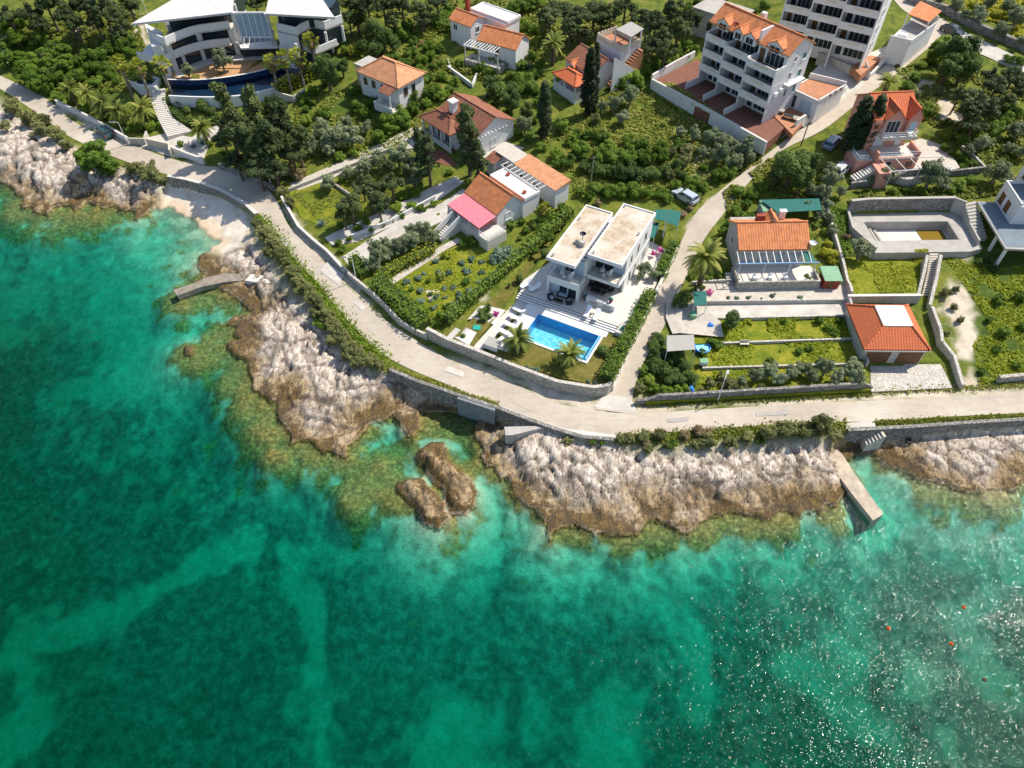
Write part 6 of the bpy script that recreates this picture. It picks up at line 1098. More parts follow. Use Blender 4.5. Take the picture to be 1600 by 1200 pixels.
table(*at_px(924, 490), 0, 0, .45, .45, .4, "pale side table between the loungers below the serving wall", "cream_wall")
def sofa(px, py, w, rz, label, name="armchair", cat="armchair"):
    x, y = at_px(px, py); t_ = vt(name, label, cat, x, y, 0, rz); MB().box(-w / 2, -.4, .08, w / 2, .4, .34).build("base", M["black_wicker"], t_); MB().box(-w / 2, .25, .34, w / 2, .42, .75).build("backrest", M["black_wicker"], t_)
    for s in (-1, 1): MB().box(s * w / 2 - s * .14, -.4, .34, s * w / 2, .25, .58).build("armrest", M["black_wicker"], t_)
    MB().box(-w / 2 + .15, -.38, .342, w / 2 - .15, .24, .46).build("cushion", M["blue_panel"], t_)
sofa(880, 463, 1.7, .1, "black wicker sofa with blue grey cushions by the villa's sliding door", "sofa", "sofa"); sofa(861, 467, .85, .9, "black wicker armchair left of the sofa on the villa terrace"); sofa(889, 474, .85, -2.6, "black wicker armchair facing the sofa near the terrace steps"); x, y = at_px(873, 472); table(x, y, 0, 0, 1.1, .6, .4, "black wicker coffee table before the terrace sofa", "black_wicker", "coffee_table")
tx, ty = at_px(938, 452); table(tx, ty, 0, .05, 2.2, 1.0, .74, "long black dining table on the villa's covered terrace", "black_wicker", "dining_table")
for i in range(3):
    for s, w in ((-1, "pool side"), (1, "door side")): chair(tx - .75 + i * .75, ty + s * .85, 0, 0 if s > 0 else math.pi, f"black dining chair on the {w} of the terrace table, {('left', 'middle', 'right')[i]}", "black_wicker", "black chairs round the terrace dining table")
for s, w in ((-1, "left"), (1, "right")): chair(tx + s * 1.45, ty, 0, -s * math.pi / 2, f"black dining chair at the {w} end of the terrace table", "black_wicker", "black chairs round the terrace dining table")
x, y = at_px(938, 478); t_ = vt("serving_wall", "low white serving wall with shelves on the villa terrace", "wall", x, y, 0); MB().box(-2.1, -.3, 0, 2.1, .3, .95).build("wall", M["white_wall"], t_)
for u in (-1.5, .4): MB().box(u, -.32, .25, u + 1.2, -.302, .7).build("shelf_opening", M["grey_wall"], t_)
for px, py, lb in ((914, 467, "terracotta pot at the corner of the villa's covered terrace"), (953, 480, "terracotta pot on the villa's low serving wall")):
    x, y = at_px(px, py); t_ = vt("plant_pot", lb, "pot", x, y, 0 if px < 930 else .95); MB().lathe((0, 0, 0), [(.2, 0), (.32, .4), (.35, .45), (.28, .45), (0, .38)], 12).build("pot", M["red_brick"], t_); MB().lathe((0, 0, .38), [(.24, 0), (.3, .2), (.16, .42), (0, .48)], 7).build("plant", M["shutter_teal"], t_)
x, y = at_px(1017, 465, 5.5); t_ = vt("grill", "black built in grill at the villa's lane wall", "grill", x, y, 0); MB().box(-.8, -.7, 0, .8, .7, .9).build("base", M["bare_concrete"], t_); MB().box(-.5, -.4, .902, .5, .4, 1.15).build("lid", M["black_wicker"], t_)
x, y = at_px(770, 542, 4.9); t_ = vt("pump_house", "low grey flat topped pump box at the deck's lower corner", "box", x, y, -.5); MB().box(-.9, -.7, 0, .9, .7, .8).build("body", M["white_wall"], t_); MB().box(-1, -.8, .8, 1, .8, .9).build("lid", M["canvas_grey"], t_)

# ------------------------------------------------------------------ garden clutter
def shade(px, z, label, mat="green_cloth", name="shade_canopy", cat="canopy"):
    P = PXL(px, z); o0 = sum(P, Vector()) / len(P); g = ground(o0.x, o0.y); o0.z = g; t_ = thing(name, label, cat, o0); m = MB(); m.prism([(p.x - o0.x, p.y - o0.y) for p in P], z - g - .05, z - g, True); m.build("cloth", M[mat], t_)
    for p in P: MB().bar((p.x - o0.x, p.y - o0.y, -.3), (p.x - o0.x, p.y - o0.y, z - g - .05), .08).build("post", M["white_trim"], t_)
shade([(1023, 328), (1044, 327), (1040, 345), (1024, 343)], 9.0, "left dark green net canopy behind the white villa"); shade([(1045, 327), (1064, 331), (1059, 353), (1041, 347)], 9.0, "right dark green net canopy behind the white villa"); shade([(1016, 346), (1030, 348), (1022, 372), (1014, 370)], 8.2, "narrow grey green net canopy against the villa's rear corner")
shade([(1083, 456), (1104, 455), (1104, 476), (1085, 477)], 7.2, "ragged green net canopy at the lane edge of the terraces"); shade([(1042, 524), (1084, 523), (1086, 546), (1042, 549)], 6.6, "grey corrugated shelter roof among the dense lane bushes", "canvas_grey"); shade([(1188, 312), (1280, 310), (1284, 328), (1215, 332)], 9.2, "sagging dark green netting under the trees behind the cottage")
def blob(name, px, py, r, hgt, mat, label, cat, sq=1.0, up=0):
    p = GX(px, py); m = MB(); n = 12; rings = 4; V = []
    for k in range(rings + 1):
        a = math.pi / 2 * k / rings; row = []
        for i in range(n): th = 2 * math.pi * i / n; rr = r * math.cos(a) * (1 + .22 * math.sin(3 * th + px) + .1 * math.sin(5 * th + py)); row.append((rr * math.cos(th), rr * sq * math.sin(th), hgt * math.sin(a)))
        V.append(row)
    for A, B in zip(V, V[1:]):
        for i in range(n): m.face([A[i], A[(i + 1) % n], B[(i + 1) % n], B[i]])
    o = m.build(name, M[mat]); o.location = p; return tag(o, label, cat)
blob("tarpaulin", 1109, 511, .55, .7, "blue_tarp", "crumpled blue tarpaulin beside the round tree on the garden path", "tarpaulin"); blob("tarpaulin", 1079, 611, .5, .8, "blue_tarp", "blue tarpaulin bundle at the hedge foot by the road wall", "tarpaulin", 1.4)
p = GX(1097, 545); t_ = thing("paddling_pool", "round bright blue paddling pool beside the dense lane bushes", "pool", p); MB().lathe((0, 0, 0), [(1.0, 0), (1.08, .4), (.95, .42), (.92, .2), (0, .2)], 18).build("rim", M["blue_tarp"], t_); MB().lathe((0, 0, .22), [(.9, 0), (0, .01)], 18).build("pool_surface", M["pool_caustic_tile"], t_)
p = GX(1099, 568); t_ = thing("storage_box", "small white and green storage box below the paddling pool", "box", p); MB().box(-.5, -.35, 0, .5, .35, .5).build("box", M["white_plastic"], t_); MB().box(-.53, -.38, .5, .53, .38, .58).build("lid", M["green_paint"], t_)
p = GX(1294, 443); t_ = thing("garden_shed", "little garden shed with pale green flat roof beside the cottage terrace", "shed", p, .0); MB().box(-1.2, -1.1, -.5, 1.0, 1.1, 1.6).build("wall", M["red_brick"], t_); MB().prism([(-1.3, -1.3), (1.2, -1.3), (1.0, 1.3), (-1.5, 1.3)], 1.6, [1.62, 1.62, 2.1, 2.1]).build("roof", M["green_paint"], t_); MB().box(-.6, -1.13, 0, .1, -1.102, 1.4).build("door", M["brown_wood"], t_)
p = GX(1081, 498); t_ = thing("water_tank", "pale green plastic water tank at the foot of the lane cypress bush", "tank", p); MB().lathe((0, 0, 0), [(.5, 0), (.55, .5), (.5, 1.0), (.2, 1.1), (0, 1.1)], 14).build("tank", M["green_paint"], t_); MB().lathe((0, 0, 1.1), [(.2, 0), (.2, .12), (0, .12)], 10).build("cap", M["teal_plastic"], t_)
p = GX(1198, 336); t_ = thing("garden_shed", "faded green flat roofed shed behind the cottage chimney", "shed", p); MB().box(-1.2, -1.2, -.5, 1.2, 1.2, 1.6).build("wall", M["grey_wall"], t_); MB().box(-1.3, -1.4, 1.6, 1.3, 1.4, 1.7).build("roof", M["green_paint"], t_)
p = GX(1419, 692); p.z = float(terrain(np.array([p.x]), np.array([p.y]))[0]) + .25; t_ = thing("tyre", "black tyre lying on the pale ledge below the sea wall", "tyre", p); MB().lathe((0, 0, 0), [(.2, 0), (.42, 0), (.48, .1), (.42, .2), (.2, .2), (.2, 0)], 16).build("tyre", M["rubber"], t_)
p = GX(1162, 540); t_ = thing("garden_bench", "small wooden bench at the upper edge of the grassy strip", "bench", p); MB().box(-.6, -.2, .38, .6, .2, .44).build("seat", M["cream_wall"], t_); MB().box(-.6, .2, .44, .6, .26, .85).build("backrest", M["cream_wall"], t_)
for s in (-.5, .5): MB().box(s - .04, -.18, 0, s + .04, .18, .38).build("leg", M["cream_wall"], t_)
p = GX(790, 508 + 10); t_ = thing("green_ramp", "small bright green golf mat on the villa's lower left lawn", "mat", GX(745, 512)); MB().prism([(-.5, -.4), (.5, -.5), (.5, .4), (-.5, .45)], 0, .1).build("mat", M["teal_plastic"], t_)
p = GX(867, 320); t_ = thing("water_barrel", "round blue barrel at the gable end of the long low house", "barrel", p); MB().lathe((0, 0, 0), [(.35, 0), (.42, .4), (.35, .85), (0, .85)], 14).build("barrel", M["blue_tarp"], t_); MB().lathe((0, 0, .86), [(.3, 0), (.3, .05), (0, .05)], 12).build("lid", M["blue_tarp"], t_)
# patio furniture by the apartment annex
for k, (px, py, lb) in enumerate(((1217, 176, "grey sunbed nearest the block on the terracotta patio"), (1231, 185, "dark table set in the middle of the terracotta patio"), (1245, 189, "grey sunbed nearest the lane wall on the terracotta patio"))):
    p = GX(px, py); t_ = thing("patio_table", lb, "table", p, -.5); MB().box(-.8, -.5, .5, .8, .5, .58).build("table_top", M["canvas_grey" if k != 1 else "black_wicker"], t_)
    for sx in (-.7, .7): MB().box(sx - .05, -.4, 0, sx + .05, .4, .5).build("leg", M["black_wicker"], t_)
# buoys and swimmers' floats
for i, (px, py, lb) in enumerate(((1506, 949, "orange buoy nearest the right hand shore"), (1388, 982, "orange buoy farthest left of the offshore group"), (1486, 1006, "elongated orange buoy in the middle of the offshore group"), (1538, 1062, "dark brown buoy, farthest offshore of the group"))):
    p = PX(px, py, 0.05); t_ = thing("buoy", lb, "buoy", p); MB().lathe((0, 0, -.12), [(0, -.06), (.16, 0), (.22, .14), (.16, .3), (0, .36)], 12).build("float", M["orange_plastic" if i < 3 else "brown_wood"], t_); MB().lathe((0, 0, .22), [(.05, 0), (.05, .12), (0, .13)], 8).build("ring", M["dark_frame"], t_)
# ground sheet tucked below every pad and terrace
for px, zz in (([(1148, 372), (1275, 370), (1282, 442), (1142, 442)], 6.5), ([(812, 452), (800, 478), (960, 530), (975, 500), (985, 470)], 4.9), ([(1205, 100), (1300, 60), (1290, 135), (1210, 175)], 11.2)):
    a = _arr(px, zz); PADS.append((a, zz, (a[:, 0].min(), a[:, 1].min(), a[:, 0].max(), a[:, 1].max())))
Zn = Z.copy()
for P, pz, bb in PADS:
    ii = np.where((X > bb[0]) & (X < bb[2]) & (Y > bb[1]) & (Y < bb[3]))[0]; ii = ii[in_poly(X[ii], Y[ii], P)]; Zn[ii] = np.minimum(Zn[ii], pz - .18)
land_o.data.vertices.foreach_set("co", np.stack([X, Y, Zn], 1).astype(np.float32).ravel()); land_o.data.update()
PADS = PADS[:-3]
# ================================================================== leaves
def leaf_mat(name, lo, mid, hi, trans=.36, rough=.6):
    t = NT(name, rough, .2); tn = t.attr("tint"); r = t.rand(); f = t.math('ADD', t.math('MULTIPLY', tn, .75), t.math('MULTIPLY', r, .42)); c = t.ramp(f, [(.1, lo), (.5, mid), (.95, hi)])
    t.col(c); tl = t.n("ShaderNodeBsdfTranslucent"); t.set(tl.inputs[0], t.mix(.5, c, tuple(min(1, x * 1.6) for x in hi))); mx = t.n("ShaderNodeMixShader"); mx.inputs[0].default_value = trans; t.set(mx.inputs[1], t.b.outputs[0]); t.set(mx.inputs[2], tl.outputs[0])
    o = [n for n in t.t.nodes if n.type == 'OUTPUT_MATERIAL'][0]; t.t.links.new(mx.outputs[0], o.inputs[0]); M[name] = t.m
leaf_mat("leaf_pine", (0.028, 0.045, 0.018), (0.070, 0.102, 0.032), (0.149, 0.184, 0.056), .15); leaf_mat("leaf_bright", (0.061, 0.114, 0.014), (0.149, 0.245, 0.028), (0.298, 0.385, 0.052)); leaf_mat("leaf_oak", (0.028, 0.056, 0.014), (0.067, 0.116, 0.023), (0.140, 0.201, 0.038), .2)
leaf_mat("leaf_olive", (0.079, 0.105, 0.052), (0.175, 0.219, 0.108), (0.333, 0.376, 0.210), .2); leaf_mat("leaf_bush", (0.044, 0.091, 0.012), (0.105, 0.184, 0.021), (0.201, 0.298, 0.035)); leaf_mat("leaf_tam", (0.070, 0.084, 0.028), (0.166, 0.184, 0.060), (0.324, 0.315, 0.123), .2); leaf_mat("leaf_dry", (0.123, 0.096, 0.052), (0.263, 0.201, 0.105), (0.438, 0.333, 0.193), .15)
leaf_mat("leaf_lav", (0.052, 0.096, 0.067), (0.114, 0.184, 0.123), (0.228, 0.306, 0.210), .15); leaf_mat("leaf_cyp", (.010, .020, .008), (.024, .042, .014), (.055, .08, .025), .1); leaf_mat("leaf_yel", (0.158, 0.193, 0.014), (0.333, 0.350, 0.025), (0.525, 0.490, 0.052)); leaf_mat("leaf_palm", (0.061, 0.096, 0.018), (0.158, 0.201, 0.035), (0.333, 0.333, 0.070), .25); leaf_mat("leaf_fan", (0.088, 0.131, 0.018), (0.228, 0.280, 0.032), (0.455, 0.455, 0.061), .25)
leaf_mat("leaf_pink", (.35, .03, .16), (.55, .05, .30), (.7, .15, .45)); leaf_mat("leaf_agave", (.10, .15, .12), (.20, .27, .23), (.32, .39, .35), .1); leaf_mat("leaf_grass", (0.079, 0.123, 0.018), (0.193, 0.236, 0.032), (0.385, 0.367, 0.088), .3); leaf_mat("leaf_meadow", (0.184, 0.250, 0.012), (0.310, 0.350, 0.022), (0.483, 0.475, 0.064), .3); leaf_mat("leaf_straw", (.16, .13, .05), (.26, .21, .09), (.36, .3, .15), .3)
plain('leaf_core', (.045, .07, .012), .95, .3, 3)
def quads(P, Nrm, size, r, asp=1.5):
    n = len(P); Nrm = Nrm / np.linalg.norm(Nrm, axis=1, keepdims=True); a = r.normal(size=(n, 3)); u = np.cross(Nrm, a); u /= np.linalg.norm(u, axis=1, keepdims=True); v = np.cross(Nrm, u); s = (size * r.uniform(.65, 1.35, n))[:, None]
    u = u * s * asp * .5; v = v * s * .5; V = np.stack([P - u - v * .6, P + u * .2 - v, P + u, P - u * .1 + v], 1).reshape(-1, 3); return V, np.arange(4 * n).reshape(n, 4)
def crown_mesh(kind, seed, n, lumps, lr, leaf, shape, mat, up=.25, spread=.7, asp=1.5, zmin=-.75):
    r = np.random.default_rng(seed); cs = np.array(lumps(r)); k = len(cs); w = cs[:, 3] ** 2; li = r.choice(k, n, p=w / w.sum()); d = r.normal(size=(n, 3)); d[:, 2] += up; d /= np.linalg.norm(d, axis=1, keepdims=True); rad = cs[li, 3] * r.uniform(.62, 1.06, n) ** .7
    P = cs[li, :3] + d * rad[:, None] * np.array(shape); N_ = d + r.normal(size=(n, 3)) * spread * .75 + np.array([.3, .14, .85]); V, F = quads(P, N_, leaf, r, asp)
    clump = r.uniform(0, 1, k); tint = np.clip(.25 + .35 * clump[li] + r.normal(0, .16, n) + .12 * d[:, 2], 0, 1); o = np_mesh(kind, V, F, M[mat], attrs={"tint": np.repeat(tint, 4)}); me = o.data; bpy.data.objects.remove(o); return me
def blob_l(k, r0, r1, z0=0., zs=.75, sq=.45):
    def f(r):
        out = [(0, 0, z0, sq + .1)]
        ax, ay, ox = r.uniform(.75, 1.15), r.uniform(.75, 1.15), r.uniform(-.12, .12)
        for i in range(k): a = r.uniform(0, 6.283); rr = r.uniform(.2, .8); el = r.uniform(-.35, 1.0); out.append((ox + ax * rr * math.cos(a), ay * rr * math.sin(a), z0 + el * r.uniform(.7, 1.25) * zs * math.sqrt(max(0, 1 - rr * rr * .8)), r.uniform(r0, r1)))
        return out
    return f
def pine_l(r):                              # tall irregular conifer, unit radius, z -1.6 .. 1.9
    out = []
    for i in range(30):
        t = i / 29; z = -1.6 + 3.4 * t; R_ = (.95 - .62 * t) * (.55 + .45 * math.sin(2.6 * t + .6)) ; a = r.uniform(0, 6.283); rr = R_ * r.uniform(.35, 1.0); out.append((rr * math.cos(a), rr * math.sin(a), z + r.uniform(-.12, .12), r.uniform(.22, .36)))
    return out
def pine_wide(r):
    out = []
    for i in range(26): a = r.uniform(0, 6.283); rr = math.sqrt(r.uniform(0, 1)) * .8; out.append((rr * math.cos(a), rr * math.sin(a), r.uniform(-.5, .8) * (1.1 - rr), r.uniform(.18, .34)))
    return out
def cyp_l(r):                               # unit half width, z 0..9
    out = []
    for i in range(60):
        t = i / 59; z = .6 + 8.6 * t; R_ = math.sin(min(1, t * 2.2 + .35) * 1.57) * (1 - t ** 3 * .85) * .62; a = r.uniform(0, 6.283); out.append((R_ * .8 * math.cos(a), R_ * .8 * math.sin(a), z, .32 + .2 * R_))
    return out
CR = {}
def reg(kind, name, n, lumps, leaf, shape, mat, var=3, **k): CR[kind] = (name, [crown_mesh(name, 100 + 17 * v + len(CR) * 5, n, lumps, None, leaf, shape, mat, **k) for v in range(var)])
reg("pine", "conifer_crown", 4200, pine_l, .085, (1, 1, .75), "leaf_pine", 4, spread=.9, asp=2.0); reg("wpine", "pine_crown", 3600, pine_wide, .075, (1, 1, .6), "leaf_pine", 4, spread=.9, asp=2.0); reg("bpine", "pine_crown", 3600, pine_wide, .075, (1, 1, .65), "leaf_bush", 3, spread=.9, asp=2.0)
reg("oak", "leafy_crown", 3800, blob_l(22, .22, .36), .075, (1, 1, .9), "leaf_oak", 3); reg("olive", "olive_crown", 3400, blob_l(24, .18, .32), .066, (1, 1, .9), "leaf_olive", 4, spread=1.1, asp=2.2); reg("bush", "shrub", 3000, blob_l(20, .2, .36, .1, .6), .08, (1, 1, .85), "leaf_bush", 4); reg("lush", "shrub", 2600, blob_l(18, .2, .36, .1, .55), .09, (1, 1, .8), "leaf_bright", 3)
reg("tam", "tamarisk", 3200, blob_l(26, .16, .3, .1, .7), .065, (1, 1, .9), "leaf_tam", 4, spread=1.1, asp=2.4); reg("dry", "dry_shrub", 2200, blob_l(20, .16, .3, .1, .6), .06, (1, 1, .9), "leaf_dry", 2, spread=1.2, asp=2.6); reg("lav", "low_shrub", 900, blob_l(9, .25, .42, .1, .35), .13, (1, 1, .75), "leaf_lav", 3, asp=2.2); reg("dark", "shrub", 3000, blob_l(20, .2, .36, .1, .6), .078, (1, 1, .85), "leaf_oak", 3); reg("yel", "shrub", 2000, blob_l(14, .22, .38, .1, .5), .1, (1, 1, .8), "leaf_yel", 2)
reg("cyp", "cypress_crown", 5200, cyp_l, .16, (1, 1, 1.2), "leaf_cyp", 2, asp=2.6, spread=.8); reg("ball", "clipped_shrub", 1400, lambda r: [(0, 0, .1, .95)], .13, (1, 1, .9), "leaf_oak", 1, spread=.5); reg("pink", "bougainvillea", 1400, blob_l(14, .2, .36, .1, .5), .1, (1, 1, .8), "leaf_pink", 1)
def trunk_mesh(name, z0, z1, r, limbs, mat, seed):
    q = random.Random(seed); m = MB(); m.tube([(0, 0, z0 - .3), (q.uniform(-.05, .05), q.uniform(-.05, .05), (z0 + z1) / 2), (q.uniform(-.06, .06), 0, z1)], [r * 1.35, r, r * .45], 7)
    for i in range(limbs):
        t = z0 + (z1 - z0) * q.uniform(.35, .85); a = q.uniform(0, 6.28); L = q.uniform(.4, .7); m.tube([(0, 0, t), (L * .5 * math.cos(a), L * .5 * math.sin(a), t + L * .35), (L * math.cos(a), L * math.sin(a), t + L * .5)], [r * .5, r * .35, r * .15], 5)
    o = m.build(name, M[mat]); me = o.data; bpy.data.objects.remove(o); return me
TR = {"pine": trunk_mesh("trunk", -2.6, 1.5, .1, 7, "bark", 1), "wpine": trunk_mesh("trunk", -2.0, .5, .08, 7, "bark", 2), "bpine": trunk_mesh("trunk", -.9, .4, .08, 6, "bark", 3), "oak": trunk_mesh("trunk", -1.3, .4, .1, 6, "bark", 4), "olive": trunk_mesh("trunk", -1.05, .4, .09, 6, "pale_bark", 5), "cyp": trunk_mesh("trunk", 0, 6, .14, 0, "bark", 6)}
CH = {"pine": 2.5, "wpine": 1.9, "bpine": .75, "oak": 1.15, "olive": .95, "bush": .5, "lush": .45, "tam": .6, "dry": .55, "lav": .3, "dark": .5, "yel": .45, "ball": .75, "pink": .4}
NOUN = {"pine": "tall dark conifer", "wpine": "spreading dark pine", "bpine": "bright green pine", "oak": "dense dark evergreen", "olive": "silvery olive tree", "bush": "leafy green shrub", "lush": "bright green shrub", "tam": "dusty green tamarisk", "dry": "dry brownish shrub", "lav": "low grey green shrub", "dark": "dense dark green shrub", "yel": "yellow green shrub", "ball": "clipped round shrub", "pink": "magenta bougainvillea"}
TNAME = {"pine": "conifer", "wpine": "pine_tree", "bpine": "pine_tree", "oak": "evergreen_tree", "olive": "olive_tree", "cyp": "cypress"}
PLANTS = []; VR = random.Random(11)
def plant(kind, px, py, rpx, where, vs=1.0):
    r = rpx * .11; hc = CH[kind] * r * vs
    for _ in range(2): p = GX(px, py, hc); r = rpx * m_per_px(p + Vector((0, 0, hc))); hc = CH[kind] * r * vs
    name, ms = CR[kind]; me = ms[VR.randrange(len(ms))]; rz = VR.uniform(0, 6.28); r *= VR.uniform(.82, 1.16) if kind in ('tam', 'bush', 'olive', 'dark') else 1.0; sc = (r * VR.uniform(.86, 1.14), r * VR.uniform(.86, 1.14), r * vs * VR.uniform(.85, 1.15))
    if kind in TR:
        root = bpy.data.objects.new(TNAME[kind], None); C.objects.link(root); root.empty_display_size = .3; root.location = p; root.rotation_euler = (0, 0, rz); root.scale = sc
        for nm, mm in (("crown", me), ("trunk", TR[kind])): o = bpy.data.objects.new(nm, mm); C.objects.link(o); o.parent = root; o.location = (0, 0, CH[kind])
    else: root = bpy.data.objects.new(name, me); C.objects.link(root); root.location = (p.x, p.y, p.z + hc * .72); root.rotation_euler = (0, 0, rz); root.scale = sc
    PLANTS.append((NOUN[kind], where, px, py, rpx, root, "tree" if kind in TR else "shrub"))
def plants(kind, where, pts, vs=1.0):
    for p in pts: plant(kind, p[0], p[1], p[2], where, p[3] if len(p) > 3 else vs)
def scatter(where, poly, n, kinds, r0, r1, seed=1, gap=.75, avoid=()):
    q = random.Random(seed); xs = [p[0] for p in poly]; ys = [p[1] for p in poly]; A = np.array(poly, float); got = []; tries = 0
    while len(got) < n and tries < n * 40:
        tries += 1; x, y = q.uniform(min(xs), max(xs)), q.uniform(min(ys), max(ys)); r = q.uniform(r0, r1)
        if not in_poly(np.array([x]), np.array([y]), A)[0] or any(math.hypot(x - a, (y - b) * 1.3) < (r + c) * gap for a, b, c in got): continue
        got.append((x, y, r)); plant(q.choice(kinds), x, y, r, where)
def hedge(px, w, hgt, mat, label, dens=30, leaf=.22, z=None):
    P = [GX(*p) for p in px] if z is None else PXL(px, z); P = resample(P, .6); r = np.random.default_rng(len(P) * 7 + int(px[0][0])); pts = []; nr = []; core = MB(); prev = None
    for i, p in enumerate(P):
        d = P[min(i + 1, len(P) - 1)] - P[max(i - 1, 0)]; d.z = 0; d.normalize(); nn = Vector((-d.y, d.x, 0)); hh = hgt * (1 + .12 * math.sin(i * .9 + px[0][0])); a = (p - nn * w * .36, p + nn * w * .36, hh * .86)
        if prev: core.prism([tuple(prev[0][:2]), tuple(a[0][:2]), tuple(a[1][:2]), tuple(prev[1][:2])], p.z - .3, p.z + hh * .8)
        prev = a
        for _ in range(int(dens * (.6 if i else .4) * (w + 2 * hgt) / 2)):
            s = r.uniform(0, w + 2 * hh); t = r.uniform(-.3, .3)
            if s < hh: o = -nn * w / 2 + Vector((0, 0, s)); n_ = -nn
            elif s < hh + w: o = nn * (s - hh - w / 2) + Vector((0, 0, hh)); n_ = Vector((0, 0, 1))
            else: o = nn * w / 2 + Vector((0, 0, s - hh - w)); n_ = nn
            j = Vector(r.normal(0, .09, 3)); q = p + d * t + o + j; pts.append(tuple(q)); nr.append(tuple(n_ + Vector(r.normal(0, .5, 3))))
    V, F = quads(np.array(pts), np.array(nr), leaf, r); x = np.array(pts); tint = np.clip(.2 + .5 * fbm(x[:, 0] * .9, x[:, 1] * .9, 5, 3) + r.normal(0, .16, len(pts)), 0, 1)
    root = thing("hedge", label, "hedge", P[len(P) // 2]); o0 = root.location.copy(); fo = np_mesh("foliage", V - np.array(o0), F, M[mat], attrs={"tint": np.repeat(tint, 4)}, parent=root)
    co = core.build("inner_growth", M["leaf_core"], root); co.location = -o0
def undergrowth(name, poly, n, size, mat, seed, hgt=.3, patch=.45, world=False):
    P = np.array([tuple(GX(*p))[:2] for p in poly]); r = np.random.default_rng(seed); x = r.uniform(P[:, 0].min(), P[:, 0].max(), n * 3); y = r.uniform(P[:, 1].min(), P[:, 1].max(), n * 3); k = in_poly(x, y, P) & (fbm(x * .3, y * .3, seed, 3) > patch); x, y = x[k][:n], y[k][:n]
    z = INLAND(x, y)
    for Q, pz, bb in PADS: k = in_poly(x, y, Q); z = np.where(k, np.maximum(z, pz), z)
    Pn = np.stack([x, y, z + r.uniform(0, hgt, len(x))], 1); N_ = r.normal(size=(len(x), 3)) * .55 + np.array([.15, .05, 1.2]); V, F = quads(Pn, N_, size, r, 1.8); tint = np.clip(.1 + .6 * fbm(x * .5, y * .5, seed + 3, 4) + r.normal(0, .15, len(x)), 0, 1)
    tag(np_mesh(name, V, F, M[mat], attrs={"tint": np.repeat(tint, 4)}), kind="stuff")
# ------------------------------------------------------------------ palms
def palm_mesh(kind, seed):
    r = random.Random(seed); V = []; F = []; T = []
    def tri(a, b, c, t): i = len(V); V.extend([a, b, c, c]); F.append((i, i + 1, i + 2, i + 3)); T.extend([t] * 4)
    if kind == "date":
        for k in range(46):
            a = r.uniform(0, 6.283); e = r.uniform(-.5, 1.35); L = r.uniform(.85, 1.1); pts = []; x, z, an = 0., 0., e
            for s in range(9): pts.append(Vector((x * math.cos(a), x * math.sin(a), z))); x += math.cos(an) * L / 8; z += math.sin(an) * L / 8; an -= .09 + .10 * s / 8 + (.03 if e > .8 else 0)
            side = Vector((-math.sin(a), math.cos(a), 0)); t0 = r.uniform(.1, .9)
            for s in range(1, 9):
                p, q = pts[s - 1], pts[s]; d = (q - p)
                for f in (0., .5):
                    b = p + d * f; w = .20 * math.sin(min(1, (s + f) / 3.0) * 1.57) * (1 - ((s + f) / 9.5) ** 3)
                    for sg in (-1, 1): tri(b, b + d * .62, b + d * .9 + side * sg * w + Vector((0, 0, -.035)), t0)
                tri(p - side * .012, p + side * .012, q, t0 * .5)
    else:
        for k in range(34):
            a = r.uniform(0, 6.283); e = r.uniform(-.7, 1.4); L = r.uniform(.5, .72); d = Vector((math.cos(a) * math.cos(e), math.sin(a) * math.cos(e), math.sin(e))); side = Vector((-math.sin(a), math.cos(a), 0)); up = d.cross(side); b = d * L; t0 = r.uniform(.1, 1) if e > -.2 else r.uniform(0, .3); tri(Vector((0, 0, 0)), b, b + side * .03, t0)
            for j in range(9): an = -1.25 + 2.5 * j / 8; tip = b + (d * math.cos(an) + side * math.sin(an)) * .42 - Vector((0, 0, .12 * abs(an))); m1 = b + (d * math.cos(an - .16) + side * math.sin(an - .16)) * .22; m2 = b + (d * math.cos(an + .16) + side * math.sin(an + .16)) * .22; tri(b, m1, tip, t0); tri(b, tip, m2, t0)
    o = np_mesh("fronds", np.array([tuple(v) for v in V]), np.array(F), M["leaf_palm" if kind == "date" else "leaf_fan"], attrs={"tint": np.array(T)}); me = o.data; bpy.data.objects.remove(o); return me
PM = {"date": [palm_mesh("date", s) for s in (1, 2, 3)], "fan": [palm_mesh("fan", s) for s in (4, 5, 6)]}
plain("dead_frond", (.20, .13, .06), .95, .3, 5); plain("palm_trunk", (.12, .085, .055), .95, .35, 5, bump=.8)
def palm(kind, px, py, rpx, th, label, thick=.34, group=None, bx=None):
    p = GX(px, py, th); r = rpx * m_per_px(p + Vector((0, 0, th))); root = thing("date_palm" if kind == "date" else "fan_palm", label, "palm tree", p, VR.uniform(0, 6.28), group)
    prof = []; z = -.3; k = 0
    while z < th: prof.append((thick * (1.15 if k % 2 else .92) * (1.25 - .3 * z / th if kind == "fan" else 1 + .15 * math.sin(3 * z / th)), z)); z += .28; k += 1
    MB().lathe((0, 0, 0), prof + [(thick * .9, th), (0, th)], 10).build("trunk", M["palm_trunk" if kind == "date" else "pale_bark"], root); o = bpy.data.objects.new("fronds", VR.choice(PM[kind])); C.objects.link(o); o.parent = root; o.location = (0, 0, th); o.scale = (r, r, r)
    if kind == "fan": m = MB(); [m.bar((.05 * math.cos(a), .05 * math.sin(a), th), (r * .42 * math.cos(a) * (1 + .3 * math.sin(7 * a)), r * .42 * math.sin(a), th - r * (.75 + .25 * math.sin(5 * a))), .28, .1) for a in [i * .42 for i in range(15)]]; m.build("dead_skirt", M["dead_frond"], root)
    else: MB().lathe((0, 0, th - .45), [(thick * 1.0, 0), (thick * 1.5, .3), (thick * .9, .6), (0, .75)], 10).build("frond_bases", M["dead_frond"], root)
